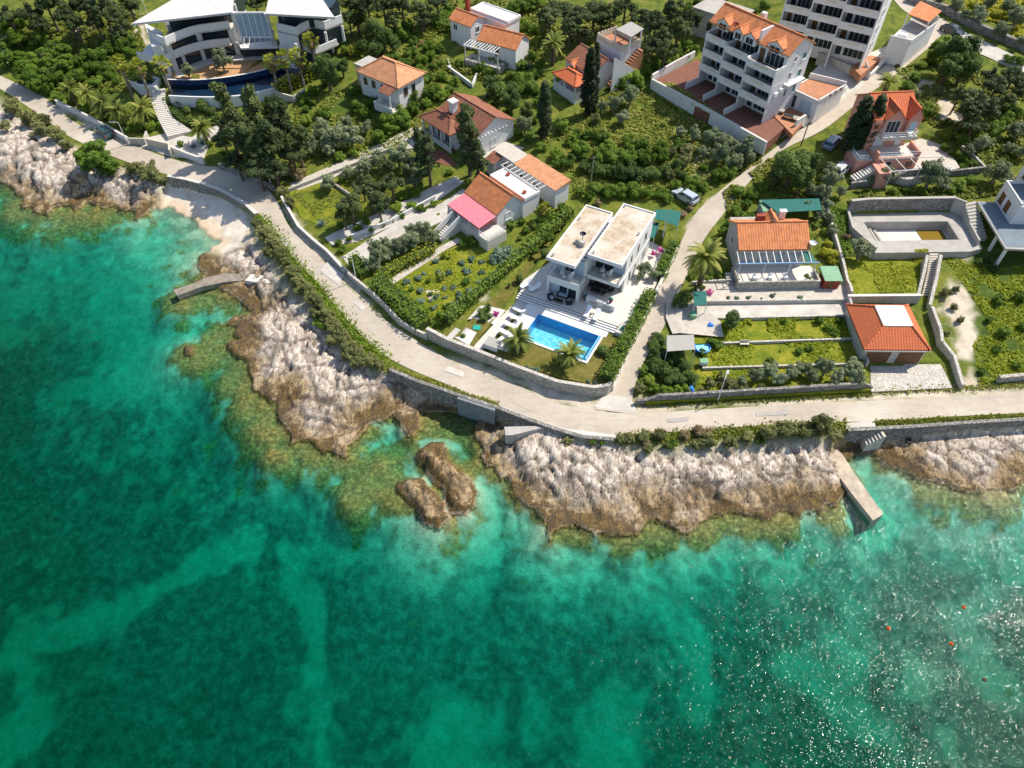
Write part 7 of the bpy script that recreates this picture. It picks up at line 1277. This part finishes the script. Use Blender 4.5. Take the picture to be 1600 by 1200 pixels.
def agave(px, py, rpx, label):
    p = GX(px, py, .3); r = rpx * m_per_px(p); m = MB(); R_ = random.Random(int(px))
    for i in range(26):
        a = i * 2.4; e = .15 + 1.1 * (i / 26); d = Vector((math.cos(a) * math.cos(e), math.sin(a) * math.cos(e), math.sin(e))); s = Vector((-math.sin(a), math.cos(a), 0)) * r * .1; m.face([-s * .7, d * r * .45 - s, d * r, d * r * .45 + s, s * .7])
    o = m.build("agave", M["leaf_agave"]); o.location = p; tag(o, label, "agave")
W_ = "beside the coast road"
for i, (x, y, r) in enumerate(((108, 138, 18), (134, 146, 18), (158, 160, 20), (184, 172, 22), (221, 170, 24))): palm("date", x, y, r, 3.2, ("leftmost", "second from left", "middle", "fourth from left", "rightmost, golden")[i] + " feathery palm in the row above the white wall", .3, "feathery palms above the white roadside wall")
for i, (x, y, r, t) in enumerate(((186, 98, 15, 6.5), (216, 104, 15, 5.5), (251, 101, 16, 6))): palm("fan", x, y, r, t, ("left", "middle", "right")[i] + " one of three skirted fan palms at the modern villa's stair head", .2, "fan palms at the villa stair head")
for i, (x, y, r, t) in enumerate(((424, 98, 15, 5.5), (444, 92, 16, 6), (465, 89, 16, 5.5), (485, 64, 15, 7))): palm("fan", x, y, r, t, ("leftmost", "second from left", "third from left", "rightmost, tallest")[i] + " fan palm at the curved pool's right end", .2, "fan palms at the curved pool")
palm("date", 316, 199, 22, 3.2, "single feathery palm among agaves below the modern villa's stairway", .3); palm("date", 865, 68, 22, 4, "bushy date palm left of the battlemented house", .35); palm("date", 1388, 128, 19, 3.5, "date palm behind the pink house's roof", .35); palm("date", 1104, 402, 36, 5.2, "big arching date palm between the lane and the cottage", .36)
palm("date", 809, 529, 27, 1.9, "left stout palm in front of the blue pool", .55); palm("date", 891, 552, 28, 1.9, "right stout palm in front of the blue pool", .55); palm("date", 690, 432, 9, .5, "little young palm in the middle of the vegetable garden", .15); palm("fan", 853, 324, 10, 2.2, "left slim young palm beside the veranda house gable", .12); palm("fan", 846, 330, 11, 1.6, "right slim young palm beside the veranda house gable", .12)
# ------------------------------------------------------------------ upper left wood
R_ = "in the upper left wood"
plants("wpine", R_, [(10, 18, 22), (42, 14, 22), (74, 8, 22), (104, 22, 22), (132, 6, 22), (160, 14, 24), (186, 28, 20), (200, 4, 18), (118, 40, 16), (60, 36, 18), (150, 36, 16), (185, 50, 14)]); plants("bpine", "above the road in the upper left", [(26, 58, 22), (62, 62, 19), (92, 78, 20), (66, 92, 22), (44, 112, 25), (100, 98, 20), (78, 118, 20), (10, 70, 16), (58, 132, 18), (30, 90, 16)])
plants("bush", "above the feathery palms", [(120, 120, 18), (140, 108, 18), (162, 108, 16), (160, 86, 16), (182, 74, 18), (202, 66, 15), (118, 96, 15), (92, 122, 15), (150, 128, 12), (172, 120, 12), (205, 84, 13), (142, 84, 14), (185, 128, 10), (88, 150, 14), (76, 140, 14), (112, 156, 12), (136, 168, 12), (164, 182, 11), (190, 192, 11)]); plants("lush", "under the feathery palm row", [(215, 200, 12), (235, 198, 12), (250, 196, 9), (200, 202, 10), (155, 126, 11)]); plants("bush", "at the left edge above the road", [(10, 95, 20), (2, 40, 18), (28, 36, 16)])
plants("ball", "in the modern villa's planted garden", [(282, 157, 9), (316, 163, 12), (291, 171, 7), (329, 172, 8), (300, 158, 6)]); plants("olive", "on the modern villa's terracotta terrace", [(292, 110, 14), (346, 97, 17)]); plants("bush", "against the modern villa's ground floor", [(310, 92, 7), (322, 89, 7), (525, 68, 12), (540, 80, 10)])
hedge([(262, 152), (268, 176), (290, 194), (318, 197), (345, 190)], 1.6, 1.2, "leaf_oak", "dark curved hedge around the modern villa's planted garden"); hedge([(432, 146), (450, 138), (478, 128), (492, 118)], 2.0, 1.8, "leaf_yel", "yellow green hedge right of the curved pool"); hedge([(546, 90), (560, 84), (572, 76)], 1.6, 1.6, "leaf_yel", "short yellow hedge behind the hip roofed bungalow's annex")
agave(247 + 70, 222, 10, "large blue green agave under the single feathery palm"); agave(342, 214, 11, "blue green agave at the foot of the shaded pine group"); agave(502, 350, 11, "pale agave on the lawn by the roadside wall"); agave(825, 104, 11, "pale agave left of the battlemented house's porch"); agave(762, 150, 10, "pale agave behind the brown roofed house"); agave(302, 228, 8, "small agave by the villa's white entrance wall")
plants("bush", "by the villa's entrance wall", [(282, 226, 7), (330, 224, 8), (350, 240, 7)])
plants("wpine", "above the glass link of the modern villa", [(378, -2, 14), (398, 2, 12), (412, -4, 12), (545, -8, 14)]); plants("bush", "along the top edge left of the stone house", [(700, 12, 9), (1090, 4, 11), (1075, 12, 11), (1180, 18, 8), (1196, 8, 9)])
# coastal shrubs on the left
plants("tam", "on the left rocks below the road", [(18, 168, 18), (42, 186, 19), (8, 196, 14), (62, 203, 16), (86, 208, 18), (102, 226, 14), (70, 188, 14)]); plants("bpine", "on the left rocks", [(150, 250, 31), (172, 262, 18)]); plants("tam", "above the little beach", [(236, 270, 24), (208, 262, 14), (256, 284, 12)])
# ------------------------------------------------------------------ pines behind the road bend
plants("pine", "in the shaded group at the road bend", [(355, 186, 25, 1.0), (402, 190, 28, .95), (442, 202, 26, .95), (392, 238, 24, .9)]); plants("wpine", "in the shaded group at the road bend", [(376, 212, 25, 1.5), (420, 218, 27, 1.4), (462, 214, 24, 1.2), (428, 178, 22, 1.5), (370, 250, 22, .9), (402, 262, 25, .9), (428, 260, 23, .9), (455, 240, 22, .9), (348, 218, 19, .9), (412, 245, 24, 1)]); plants("dry", "beside the stone lane's lower end", [(466, 274, 14), (452, 268, 10)])
plants("tam", "at the roadside wall end", [(440, 300, 14), (452, 318, 12)]); plants("olive", "in the grove below the hip roofed bungalow", [(500, 200, 20), (524, 212, 22), (548, 216, 20), (570, 196, 17), (488, 226, 18), (540, 190, 14), (512, 232, 15)]); plants("lush", "in the grove below the hip roofed bungalow", [(505, 178, 14), (480, 190, 12), (552, 238, 12), (530, 245, 12)])
plants("bush", "around the hip roofed bungalow", [(640, 152, 19), (656, 132, 17), (671, 148, 17), (622, 176, 16), (602, 190, 18), (632, 188, 19), (582, 162, 15), (562, 168, 13), (612, 202, 15), (592, 214, 17), (646, 172, 15), (572, 180, 12), (554, 142, 9), (490, 142, 9), (472, 154, 12), (488, 160, 10), (512, 126, 9), (478, 170, 9), (655, 112, 13), (672, 120, 12)]); plants("oak", "left of the hip roofed bungalow", [(512, 116, 24), (535, 105, 14)]); plants("lush", "right of the hip roofed bungalow", [(680, 138, 12), (690, 150, 12), (664, 162, 13), (690, 122, 10), (710, 128, 11), (702, 142, 11)])
plants("oak", "behind the hip roofed bungalow", [(558, 32, 17), (580, 48, 20), (600, 60, 19), (588, 78, 15), (616, 68, 16), (566, 70, 12)]); plants("bush", "in the upper garden left of the vine terrace", [(640, 84, 15), (656, 96, 15), (630, 100, 13), (612, 90, 13), (672, 88, 13), (648, 66, 12), (632, 56, 14), (668, 72, 12), (686, 78, 12), (676, 104, 9), (618, 48, 12), (640, 40, 12), (690, 100, 9)]); plants("wpine", "along the top edge behind the modern villa", [(548, 8, 18), (575, 12, 20), (600, 10, 20), (628, 6, 20), (655, 12, 18), (684, 4, 16), (615, 28, 15), (660, 28, 13), (545, 30, 14)]); plants("pink", "in the upper garden left of the vine terrace", [(660, 68, 5), (648, 74, 4)])
hedge([(676, 26), (690, 36), (704, 40), (730, 46)], 5.0, 1.2, "leaf_bright", "broad leafy vine pergola below the little annexe house", 26, .3); plants("lush", "on the pergola house's planted bed", [(718, 100, 9), (735, 96, 10), (752, 104, 12), (765, 112, 12), (778, 100, 10), (780, 66, 8), (768, 96, 9)]); plants("dry", "beside the pergola house's steps", [(790, 98, 9)])
plants("oak", "between the brown roof and the date palm", [(778, 148, 22), (800, 162, 20), (770, 132, 16), (800, 140, 15), (822, 178, 15)]); plants("bush", "between the brown roof and the date palm", [(815, 130, 17), (832, 140, 15), (800, 118, 12), (840, 158, 13), (812, 100, 13), (832, 88, 12), (800, 90, 12), (836, 116, 10), (846, 100, 10), (790, 180, 11), (772, 168, 12)]); plants("olive", "beside the brown roofed house", [(820, 196, 15)]); plants("lush", "beside the brown roofed house", [(826, 215, 9), (808, 206, 9), (838, 186, 9)])
# pines by the long drives
plants("pine", "in front of the brown roofed house", [(668, 238, 22, 1.1), (731, 208, 26, 1.2), (746, 244, 19, 1.0), (654, 232, 15, 1.0)]); plants("wpine", "between the lawn and the drives", [(580, 296, 24), (612, 282, 22), (548, 318, 23), (592, 318, 20), (566, 286, 18), (536, 334, 16), (604, 262, 15)]); plants("olive", "over the lawn beside the stone lane", [(622, 244, 22), (592, 250, 18), (640, 262, 17), (566, 262, 18), (514, 284, 15), (540, 270, 14), (648, 284, 14), (656, 210, 12)]); plants("lush", "over the lawn beside the stone lane", [(650, 300, 12), (632, 305, 12), (620, 325, 12), (645, 322, 11), (532, 352, 9), (572, 345, 10), (560, 358, 8), (702, 268, 9)])
plants("bush", "along the low hedge bank between the drives", [(596, 350, 7), (612, 344, 7), (628, 336, 8), (580, 358, 7), (546, 372, 8), (534, 390, 9), (530, 378, 7), (662, 326, 9), (676, 318, 8)]); plants("olive", "in the strip below the concrete driveway", [(590, 400, 18), (608, 392, 17), (626, 384, 18), (644, 374, 17), (662, 366, 16), (582, 414, 15), (676, 372, 13), (600, 378, 12), (640, 358, 12)]); hedge([(596, 436), (620, 422), (650, 408), (676, 392)], 2.0, 1.2, "leaf_yel", "row of yellow green vines beside the garden path", 22)
plants("bush", "around the veranda's garden steps", [(740, 378, 12), (755, 372, 11), (726, 384, 9), (768, 364, 9), (705, 346, 10), (712, 356, 8), (790, 362, 9), (800, 350, 9), (815, 345, 8)]); plants("dark", "against the veranda's left side", [(702, 352, 10)]); plants("lav", "in the bed right of the veranda", [(780, 396, 14), (792, 390, 12), (796, 404, 11), (772, 406, 12), (806, 396, 9), (786, 410, 10)]); scatter("in the vegetable garden", [(608, 452), (682, 498), (758, 436), (756, 404), (700, 396)], 34, ["lav", "lav", "lav", "bush"], 4, 9, 3, .9)
hedge([(592, 446), (612, 466), (636, 490), (664, 514)], 3.0, 1.9, "leaf_bush", "thick clipped green hedge along the coast road wall", 34); hedge([(553, 412), (564, 424), (574, 434)], 2.0, 1.8, "leaf_bush", "short clipped hedge at the steel driveway gate", 34); hedge([(698, 506), (740, 468), (790, 425), (832, 388), (866, 356), (892, 334)], 1.6, 1.5, "leaf_bright", "long diagonal hedge between the vegetable garden and the villa lawn", 26)
plants("bush", "behind the diagonal hedge", [(845, 360, 10), (830, 375, 10), (850, 345, 11), (866, 338, 11), (880, 325, 10), (836, 352, 9), (822, 360, 8), (690, 492, 9), (700, 478, 8), (685, 505, 8), (858, 372, 9), (838, 392, 8), (812, 372, 7)]); plants("dark", "on the lower left villa lawn", [(763, 482, 10), (752, 488, 9), (757, 496, 9)]); plants("pink", "on the lower left villa lawn", [(774, 490, 6)]); plants("ball", "on the villa's lawns", [(724, 524, 4), (796, 444, 4), (943, 547, 10), (950, 556, 6), (852, 394, 8), (812, 434, 7)])
hedge([(948, 596), (968, 558), (994, 508), (1014, 466)], 1.7, 1.7, "leaf_bush", "tall clipped hedge between the pool lawn and the lane", 40); hedge([(1030, 438), (1042, 410), (1053, 386)], 1.5, 1.5, "leaf_bush", "clipped hedge beside the villa's rear court and the lane", 40); plants("olive", "in the white gravel beside the villa", [(1008, 420, 15), (1022, 428, 12), (1000, 432, 10)]); plants("pink", "by the villa's rear lane hedge", [(1022, 396, 6), (1032, 390, 6)]); plants("lav", "along the foot of the pool lawn", [(824, 573, 4), (832, 575, 4), (840, 577, 4), (919, 596, 4), (930, 598, 4)])
# ------------------------------------------------------------------ central wild plot
cyp = CR["cyp"][1]
def cypress(px, py, hw_px, hpx, label, group=None):
    p = GX(px, py); s = m_per_px(p); r = hw_px * s; H_ = hpx * s / math.cos(math.atan2(75 - p.z, p.y)) * .92; root = thing("cypress", label, "cypress", p, VR.uniform(0, 6), group); root.scale = (r, r, H_ / 9.6)
    for nm, mm in (("crown", VR.choice(cyp)), ("trunk", TR["cyp"])): o = bpy.data.objects.new(nm, mm); C.objects.link(o); o.parent = root
cypress(849, 217, 13, 88, "single slim dark cypress left of the battlemented house"); cypress(916, 180, 13, 100, "left and broader of the twin cypresses before the battlemented house"); cypress(924, 176, 10, 104, "right and taller of the twin cypresses before the battlemented house"); cypress(1322, 245, 17, 92, "left broad dark cypress beside the pink house"); cypress(1344, 242, 15, 92, "right broad dark cypress beside the pink house"); cypress(1128, 26, 6, 40, "narrow cypress at the stone house near the top edge")
R_ = "in the central wild plot"
plants("lush", R_, [(985, 118, 20), (1005, 112, 16), (970, 130, 16), (1000, 128, 14), (960, 112, 9), (870, 240, 16), (892, 220, 13), (845, 230, 12), (950, 230, 14), (920, 210, 12), (1100, 292, 12)]); plants("olive", R_, [(960, 162, 17), (985, 152, 17), (940, 165, 13), (972, 182, 15), (1064, 205, 12), (1086, 212, 12), (1110, 215, 18), (1135, 222, 18), (1155, 232, 18), (1170, 245, 14), (1125, 240, 18), (1148, 252, 16), (1100, 236, 13), (1170, 220, 12)])
plants("bush", R_, [(880, 198, 15), (900, 210, 13), (938, 212, 14), (980, 220, 15), (1005, 226, 15), (1030, 232, 15), (910, 235, 18), (935, 245, 18), (960, 250, 18), (985, 245, 18), (1010, 250, 18), (1035, 245, 16), (870, 255, 13), (890, 255, 15), (1120, 275, 16), (1140, 270, 16), (1100, 262, 12), (1085, 285, 14), (1060, 225, 12), (862, 272, 10)]); plants("dark", R_, [(915, 262, 16), (940, 268, 16), (965, 272, 18), (990, 272, 18), (1015, 272, 18), (1040, 268, 16), (1060, 258, 15), (895, 245, 12), (1065, 275, 13)]); plants("tam", R_, [(1070, 252, 14), (1050, 240, 13), (1075, 235, 12), (1045, 275, 12), (930, 188, 11)])
plants("bush", "behind the white villa", [(930, 295, 16), (950, 300, 16), (970, 298, 16), (990, 300, 16), (1010, 298, 16), (1030, 300, 14), (920, 308, 12), (1045, 310, 10), (1075, 298, 12), (1090, 308, 10), (905, 300, 12), (1055, 290, 12)]); plants("dry", "behind the white villa", [(934, 318, 9), (1066, 334, 9), (1078, 325, 8)])
plants("wpine", "behind the battlemented house", [(858, 22, 20), (884, 14, 20), (906, 30, 20), (930, 14, 22), (954, 18, 18), (978, 8, 20), (1002, 22, 18), (890, 44, 18), (915, 50, 14), (868, 8, 16), (940, 34, 12)]); plants("wpine", "left of the apartment courtyard", [(1026, 32, 22), (1050, 20, 22), (1036, 58, 20), (1060, 50, 20), (1014, 74, 18), (1040, 82, 18), (1078, 36, 18), (1010, 46, 16)]); plants("bush", "left of the apartment courtyard", [(1052, 78, 16), (1072, 70, 14), (1022, 100, 14), (1045, 98, 14), (1010, 95, 12), (1068, 88, 10), (1085, 78, 10)]); plants("bpine", "at the top edge left of the date palm", [(800, 16, 14), (818, 8, 14), (838, 4, 14), (790, 30, 10)]); plants("bush", "at the top edge left of the date palm", [(815, 40, 12), (835, 45, 12), (800, 55, 9), (845, 60, 9)])
# ------------------------------------------------------------------ right of the lane
plants("oak", "at the lane bend above the cottage", [(1238, 262, 30), (1262, 256, 22), (1215, 270, 20), (1252, 285, 22)]); plants("olive", "between the lane oak and the pink house", [(1295, 285, 16), (1300, 268, 13), (1315, 300, 12), (1288, 305, 14), (1270, 298, 13)]); plants("olive", "below the pink house's dry stone wall", [(1386, 275, 16), (1455, 276, 24), (1475, 286, 14), (1362, 280, 10), (1560, 268, 22), (1580, 280, 13)]); plants("lush", "below the pink house's dry stone wall", [(1500, 288, 15), (1516, 284, 12), (1485, 298, 11), (1440, 300, 10), (1395, 300, 9), (1415, 298, 9)])
plants("bush", "on the slope between the lane and the cottage", [(1150, 332, 14), (1165, 318, 12), (1140, 350, 12), (1128, 362, 10), (1172, 340, 10), (1155, 300, 13), (1180, 305, 13), (1192, 290, 11)]); plants("olive", "behind the cottage", [(1280, 332, 14), (1296, 342, 11), (1300, 360, 10), (1260, 322, 12), (1292, 318, 12)]); plants("yel", "right of the cottage's glazed pergola", [(1290, 395, 15), (1300, 408, 10), (1292, 380, 9)]); plants("lush", "right of the cottage's glazed pergola", [(1296, 425, 8), (1310, 438, 8), (1288, 362, 9), (1275, 352, 8)]); plants("olive", "on the lawn in front of the empty pool", [(1347, 388, 22)]); plants("dry", "on the lawn in front of the empty pool", [(1320, 370, 8)])
plants("dark", "in the bushy clump at the lane mouth", [(1030, 575, 22), (1052, 590, 22), (1068, 572, 20), (1030, 555, 17), (1022, 540, 14), (1048, 560, 16), (1078, 592, 16), (1028, 528, 12), (1062, 556, 14)]); plants("lush", "in the bushy clump at the lane mouth", [(1012, 594, 15), (1022, 608, 13), (1040, 612, 13), (1058, 610, 11), (1008, 578, 12), (1072, 608, 10)]); plants("tam", "in the bushy clump at the lane mouth", [(1000, 606, 11)])
plant("dark", 1068, 470, 17, "at the lane edge below the big palm", 1.9); plants("pink", "on the terrace by the big lane palm", [(1109, 457, 7)]); plants("oak", "on the upper grass strip", [(1143, 498, 19)]); plants("bush", "on the grassy garden strips", [(1120, 538, 10), (1296, 512, 10), (1302, 518, 8), (1280, 500, 8), (1250, 548, 8), (1312, 500, 8), (1265, 545, 6), (1225, 500, 6), (1205, 562, 7), (1110, 532, 6), (1098, 552, 7)]); plants("lav", "on the bare garden terraces", [(1138, 465, 4), (1152, 466, 4), (1170, 465, 4), (1208, 462, 5), (1250, 464, 4), (1190, 466, 3)])
plants("olive", "along the lowest garden strip", [(1180, 588, 16), (1200, 580, 14), (1218, 592, 15), (1238, 582, 16), (1255, 575, 15), (1272, 588, 16), (1290, 578, 16), (1308, 588, 17), (1325, 578, 16), (1340, 590, 15), (1160, 595, 12), (1210, 572, 10), (1285, 565, 10), (1335, 568, 12)]); plants("tam", "along the inside of the road wall", [(1110, 598, 13), (1128, 590, 12), (1142, 602, 12), (1098, 612, 10), (1160, 608, 9), (1190, 606, 9)]); plants("bush", "along the cottage terrace front", [(1150, 440, 5), (1170, 441, 5), (1195, 441, 5), (1215, 440, 5), (1240, 439, 5), (1262, 436, 8), (1255, 442, 6)])
plants("bush", "under the big lane palm", [(1080, 430, 8), (1095, 438, 7), (1110, 436, 8), (1125, 432, 8), (1130, 420, 7), (1096, 448, 6)]); plants("oak", "on the slope right of the upper lane", [(1492, 88, 26), (1512, 78, 22), (1480, 110, 22), (1505, 108, 24), (1525, 100, 18), (1470, 78, 16)]); plants("lush", "on the slope right of the upper lane", [(1465, 68, 13), (1478, 62, 13), (1455, 88, 13), (1466, 95, 14), (1440, 102, 9), (1520, 88, 14)])
R_ = "on the slope right of the pink house"
plants("wpine", R_, [(1530, 150, 24), (1512, 172, 20), (1545, 172, 20), (1525, 192, 20), (1498, 150, 16), (1560, 130, 22), (1585, 118, 20), (1575, 150, 18), (1598, 140, 16), (1548, 118, 16)]); plants("bush", R_, [(1420, 138, 12), (1408, 150, 9), (1450, 172, 12), (1442, 182, 9), (1430, 122, 10), (1505, 218, 14), (1520, 205, 14), (1482, 212, 14), (1555, 200, 15), (1570, 188, 15), (1590, 175, 14), (1500, 245, 10), (1515, 255, 9), (1480, 192, 10), (1598, 95, 14), (1580, 92, 13)]); plants("olive", R_, [(1530, 225, 17), (1515, 235, 14), (1470, 142, 10), (1545, 222, 12), (1590, 205, 16), (1595, 235, 14), (1575, 230, 12), (1430, 150, 9)]); plants("bush", "on the pergola beside the pink house", [(1478, 232, 9), (1490, 240, 8), (1470, 250, 6), (1505, 262, 8)])
plants("olive", "beyond the upper dry stone wall", [(1495, 8, 14), (1530, 24, 18), (1568, 46, 18), (1590, 28, 18), (1580, 8, 18), (1545, 4, 16), (1510, 22, 13), (1598, 62, 14), (1470, -2, 12)]); plants("yel", "beyond the upper dry stone wall", [(1555, 22, 12), (1520, 8, 11), (1575, 28, 11)])
plants("tam", "on the bare ground beside the stepped path", [(1478, 458, 11), (1492, 452, 8), (1500, 500, 8), (1490, 480, 7), (1480, 520, 7)]); plants("bush", "in the meadow at the right edge", [(1560, 470, 11), (1592, 462, 12), (1570, 520, 12), (1545, 500, 8), (1556, 545, 9), (1598, 512, 10), (1535, 580, 9), (1590, 570, 10)]); plants("dark", "under the unfinished white house", [(1542, 405, 10), (1552, 420, 8), (1530, 410, 7)])
# ------------------------------------------------------------------ tamarisk rows by the sea
row = [(403, 350, 13), (414, 366, 15), (428, 382, 15), (420, 394, 12), (440, 398, 15), (448, 412, 13), (456, 426, 14), (468, 440, 15), (466, 454, 13), (480, 452, 14), (488, 466, 15), (498, 478, 15), (494, 492, 13), (508, 490, 15), (518, 504, 15), (526, 518, 16), (520, 532, 14), (538, 532, 16), (548, 545, 17), (540, 556, 15), (560, 552, 17), (572, 562, 16), (584, 568, 15), (556, 566, 15), (594, 572, 11)]
plants("tam", "in the left roadside row", row); plants("lush", "on the pale rocks below the tamarisk row", [(498, 506, 11), (506, 512, 9)])
plants("tam", "in the right roadside row", [(984, 684, 12), (1004, 682, 15), (1032, 680, 13), (1014, 702, 12), (1040, 696, 9), (1088, 694, 14), (1106, 690, 17), (1140, 690, 17), (1170, 684, 13), (1198, 676, 20), (1228, 672, 23), (1258, 674, 18), (1284, 668, 25), (1306, 680, 14), (888, 690, 9), (970, 688, 9)]); plants("bush", "in the right roadside row", [(1050, 692, 12), (1186, 688, 12), (926, 690, 7), (940, 692, 6)]); plants("dry", "in the right roadside row", [(1090, 672, 13), (1068, 680, 10), (1108, 674, 9), (1010, 690, 8)])
# ------------------------------------------------------------------ undergrowth
for i, (poly, n, s, mt, hh, pt) in enumerate((([(470, 150), (690, 120), (690, 215), (560, 250), (455, 265), (440, 230)], 9000, .3, "leaf_grass", .2, .35), ([(845, 215), (960, 140), (1050, 130), (1200, 232), (1085, 310), (900, 300)], 14000, .32, "leaf_grass", .2, .3), ([(1400, 110), (1460, 90), (1620, 130), (1620, 260), (1500, 250), (1440, 180)], 8000, .34, "leaf_grass", .4, .4), ([(1440, 0), (1620, -10), (1620, 80), (1520, 40)], 6000, .4, "leaf_yel", .4, .45),
    ([(1475, 400), (1620, 420), (1620, 590), (1530, 600), (1520, 540), (1545, 500)], 6500, .26, "leaf_meadow", .08, .35), ([(1322, 404), (1445, 398), (1436, 460), (1328, 464)], 4500, .24, "leaf_meadow", .1, .45), ([(1090, 500), (1330, 494), (1352, 565), (1358, 606), (1080, 620), (1100, 545)], 9000, .22, "leaf_meadow", .1, .45), ([(604, 452), (680, 498), (758, 438), (795, 402), (745, 374), (690, 396)], 5000, .2, "leaf_meadow", .1, .5), ([(0, 40), (210, 10), (240, 130), (60, 140)], 10000, .4, "leaf_grass", .5, .3), ([(560, 0), (860, 0), (850, 120), (700, 130), (560, 90)], 10000, .4, "leaf_grass", .5, .4), ([(1320, 300), (1540, 290), (1590, 300), (1520, 312), (1330, 330)], 3000, .3, "leaf_grass", .4, .35),
    ([(455, 305), (540, 280), (600, 262), (640, 275), (590, 330), (505, 352)], 5000, .22, "leaf_grass", .12, .4), ([(1290, 320), (1322, 330), (1330, 395), (1318, 400)], 2500, .28, "leaf_bright", .3, .35), ([(860, 40), (1080, 30), (1010, 125), (870, 60)], 5000, .4, "leaf_grass", .4, .35), ([(1130, 300), (1200, 250), (1290, 260), (1290, 320), (1140, 345)], 5000, .3, "leaf_grass", .4, .35))): undergrowth("undergrowth", poly, n, s, mt, 40 + i, hh, pt)
def verge(px0, n, w, mat, seed, side=1.0, z=3.1):
    P = resample(PXL(px0, z), .3); r = np.random.default_rng(seed); k = r.integers(0, len(P), n); x = np.array([P[i].x for i in k]) + r.normal(0, w, n); y = np.array([P[i].y for i in k]) + r.normal(0, w, n); zt = terrain(x, y); Pn = np.stack([x, y, zt + r.uniform(0, .22, n)], 1); V, F = quads(Pn, r.normal(size=(n, 3)) + np.array([0, 0, .6]), .2, r, 1.9); tint = np.clip(.2 + .5 * fbm(x * .6, y * .6, seed, 3) + r.normal(0, .15, n), 0, 1); tag(np_mesh("verge_grass", V, F, M[mat], attrs={"tint": np.repeat(tint, 4)}), kind="stuff")
verge([(402, 338), (425, 364), (450, 402), (490, 445), (530, 498), (562, 533), (600, 562)], 5000, .7, "leaf_bright", 5); verge([(610, 574), (650, 590), (715, 613), (777, 633)], 2200, .28, "leaf_grass", 6); verge([(970, 684), (1050, 682), (1200, 670), (1320, 664)], 3500, .5, "leaf_grass", 7); verge([(1370, 660), (1480, 655), (1610, 650)], 1500, .2, "leaf_grass", 8); verge([(1005, 634), (1125, 630), (1360, 617)], 2600, .22, "leaf_grass", 9); verge([(1362, 614), (1500, 609), (1620, 602)], 900, .3, "leaf_grass", 10)
# ------------------------------------------------------------------ plant labels: kind, place and, where several look alike, order
ORD = "first second third fourth fifth sixth seventh eighth ninth tenth eleventh twelfth thirteenth fourteenth fifteenth sixteenth seventeenth eighteenth nineteenth twentieth".split() + [f"twenty-{q}" for q in "first second third fourth fifth sixth seventh eighth ninth".split()] + ["thirtieth"] + [f"thirty-{q}" for q in "first second third fourth fifth sixth seventh eighth ninth".split()]
fam = {}
for q in PLANTS: fam.setdefault((q[0], q[1]), []).append(q)
for (noun, where), L_ in fam.items():
    L_.sort(key=lambda q: q[2]); n = len(L_); big = max(L_, key=lambda q: q[4])
    for i, (_, _, px, py, r, o, cat) in enumerate(L_):
        if n == 1: lb = f"{noun} {where}"
        elif n == 2: lb = f"{('left', 'right')[i]} {noun} of two {where}"
        elif i == 0: lb = f"leftmost {noun} {where}"
        elif i == n - 1: lb = f"rightmost {noun} {where}"
        else: lb = f"{ORD[i]} {noun} from the left {where}"
        tag(o, lb, cat, f"{noun}s {where}" if n > 1 else None)
        if noun.startswith("low grey") or r < 6: o['category'] = "plant"
print("plants", len(PLANTS))
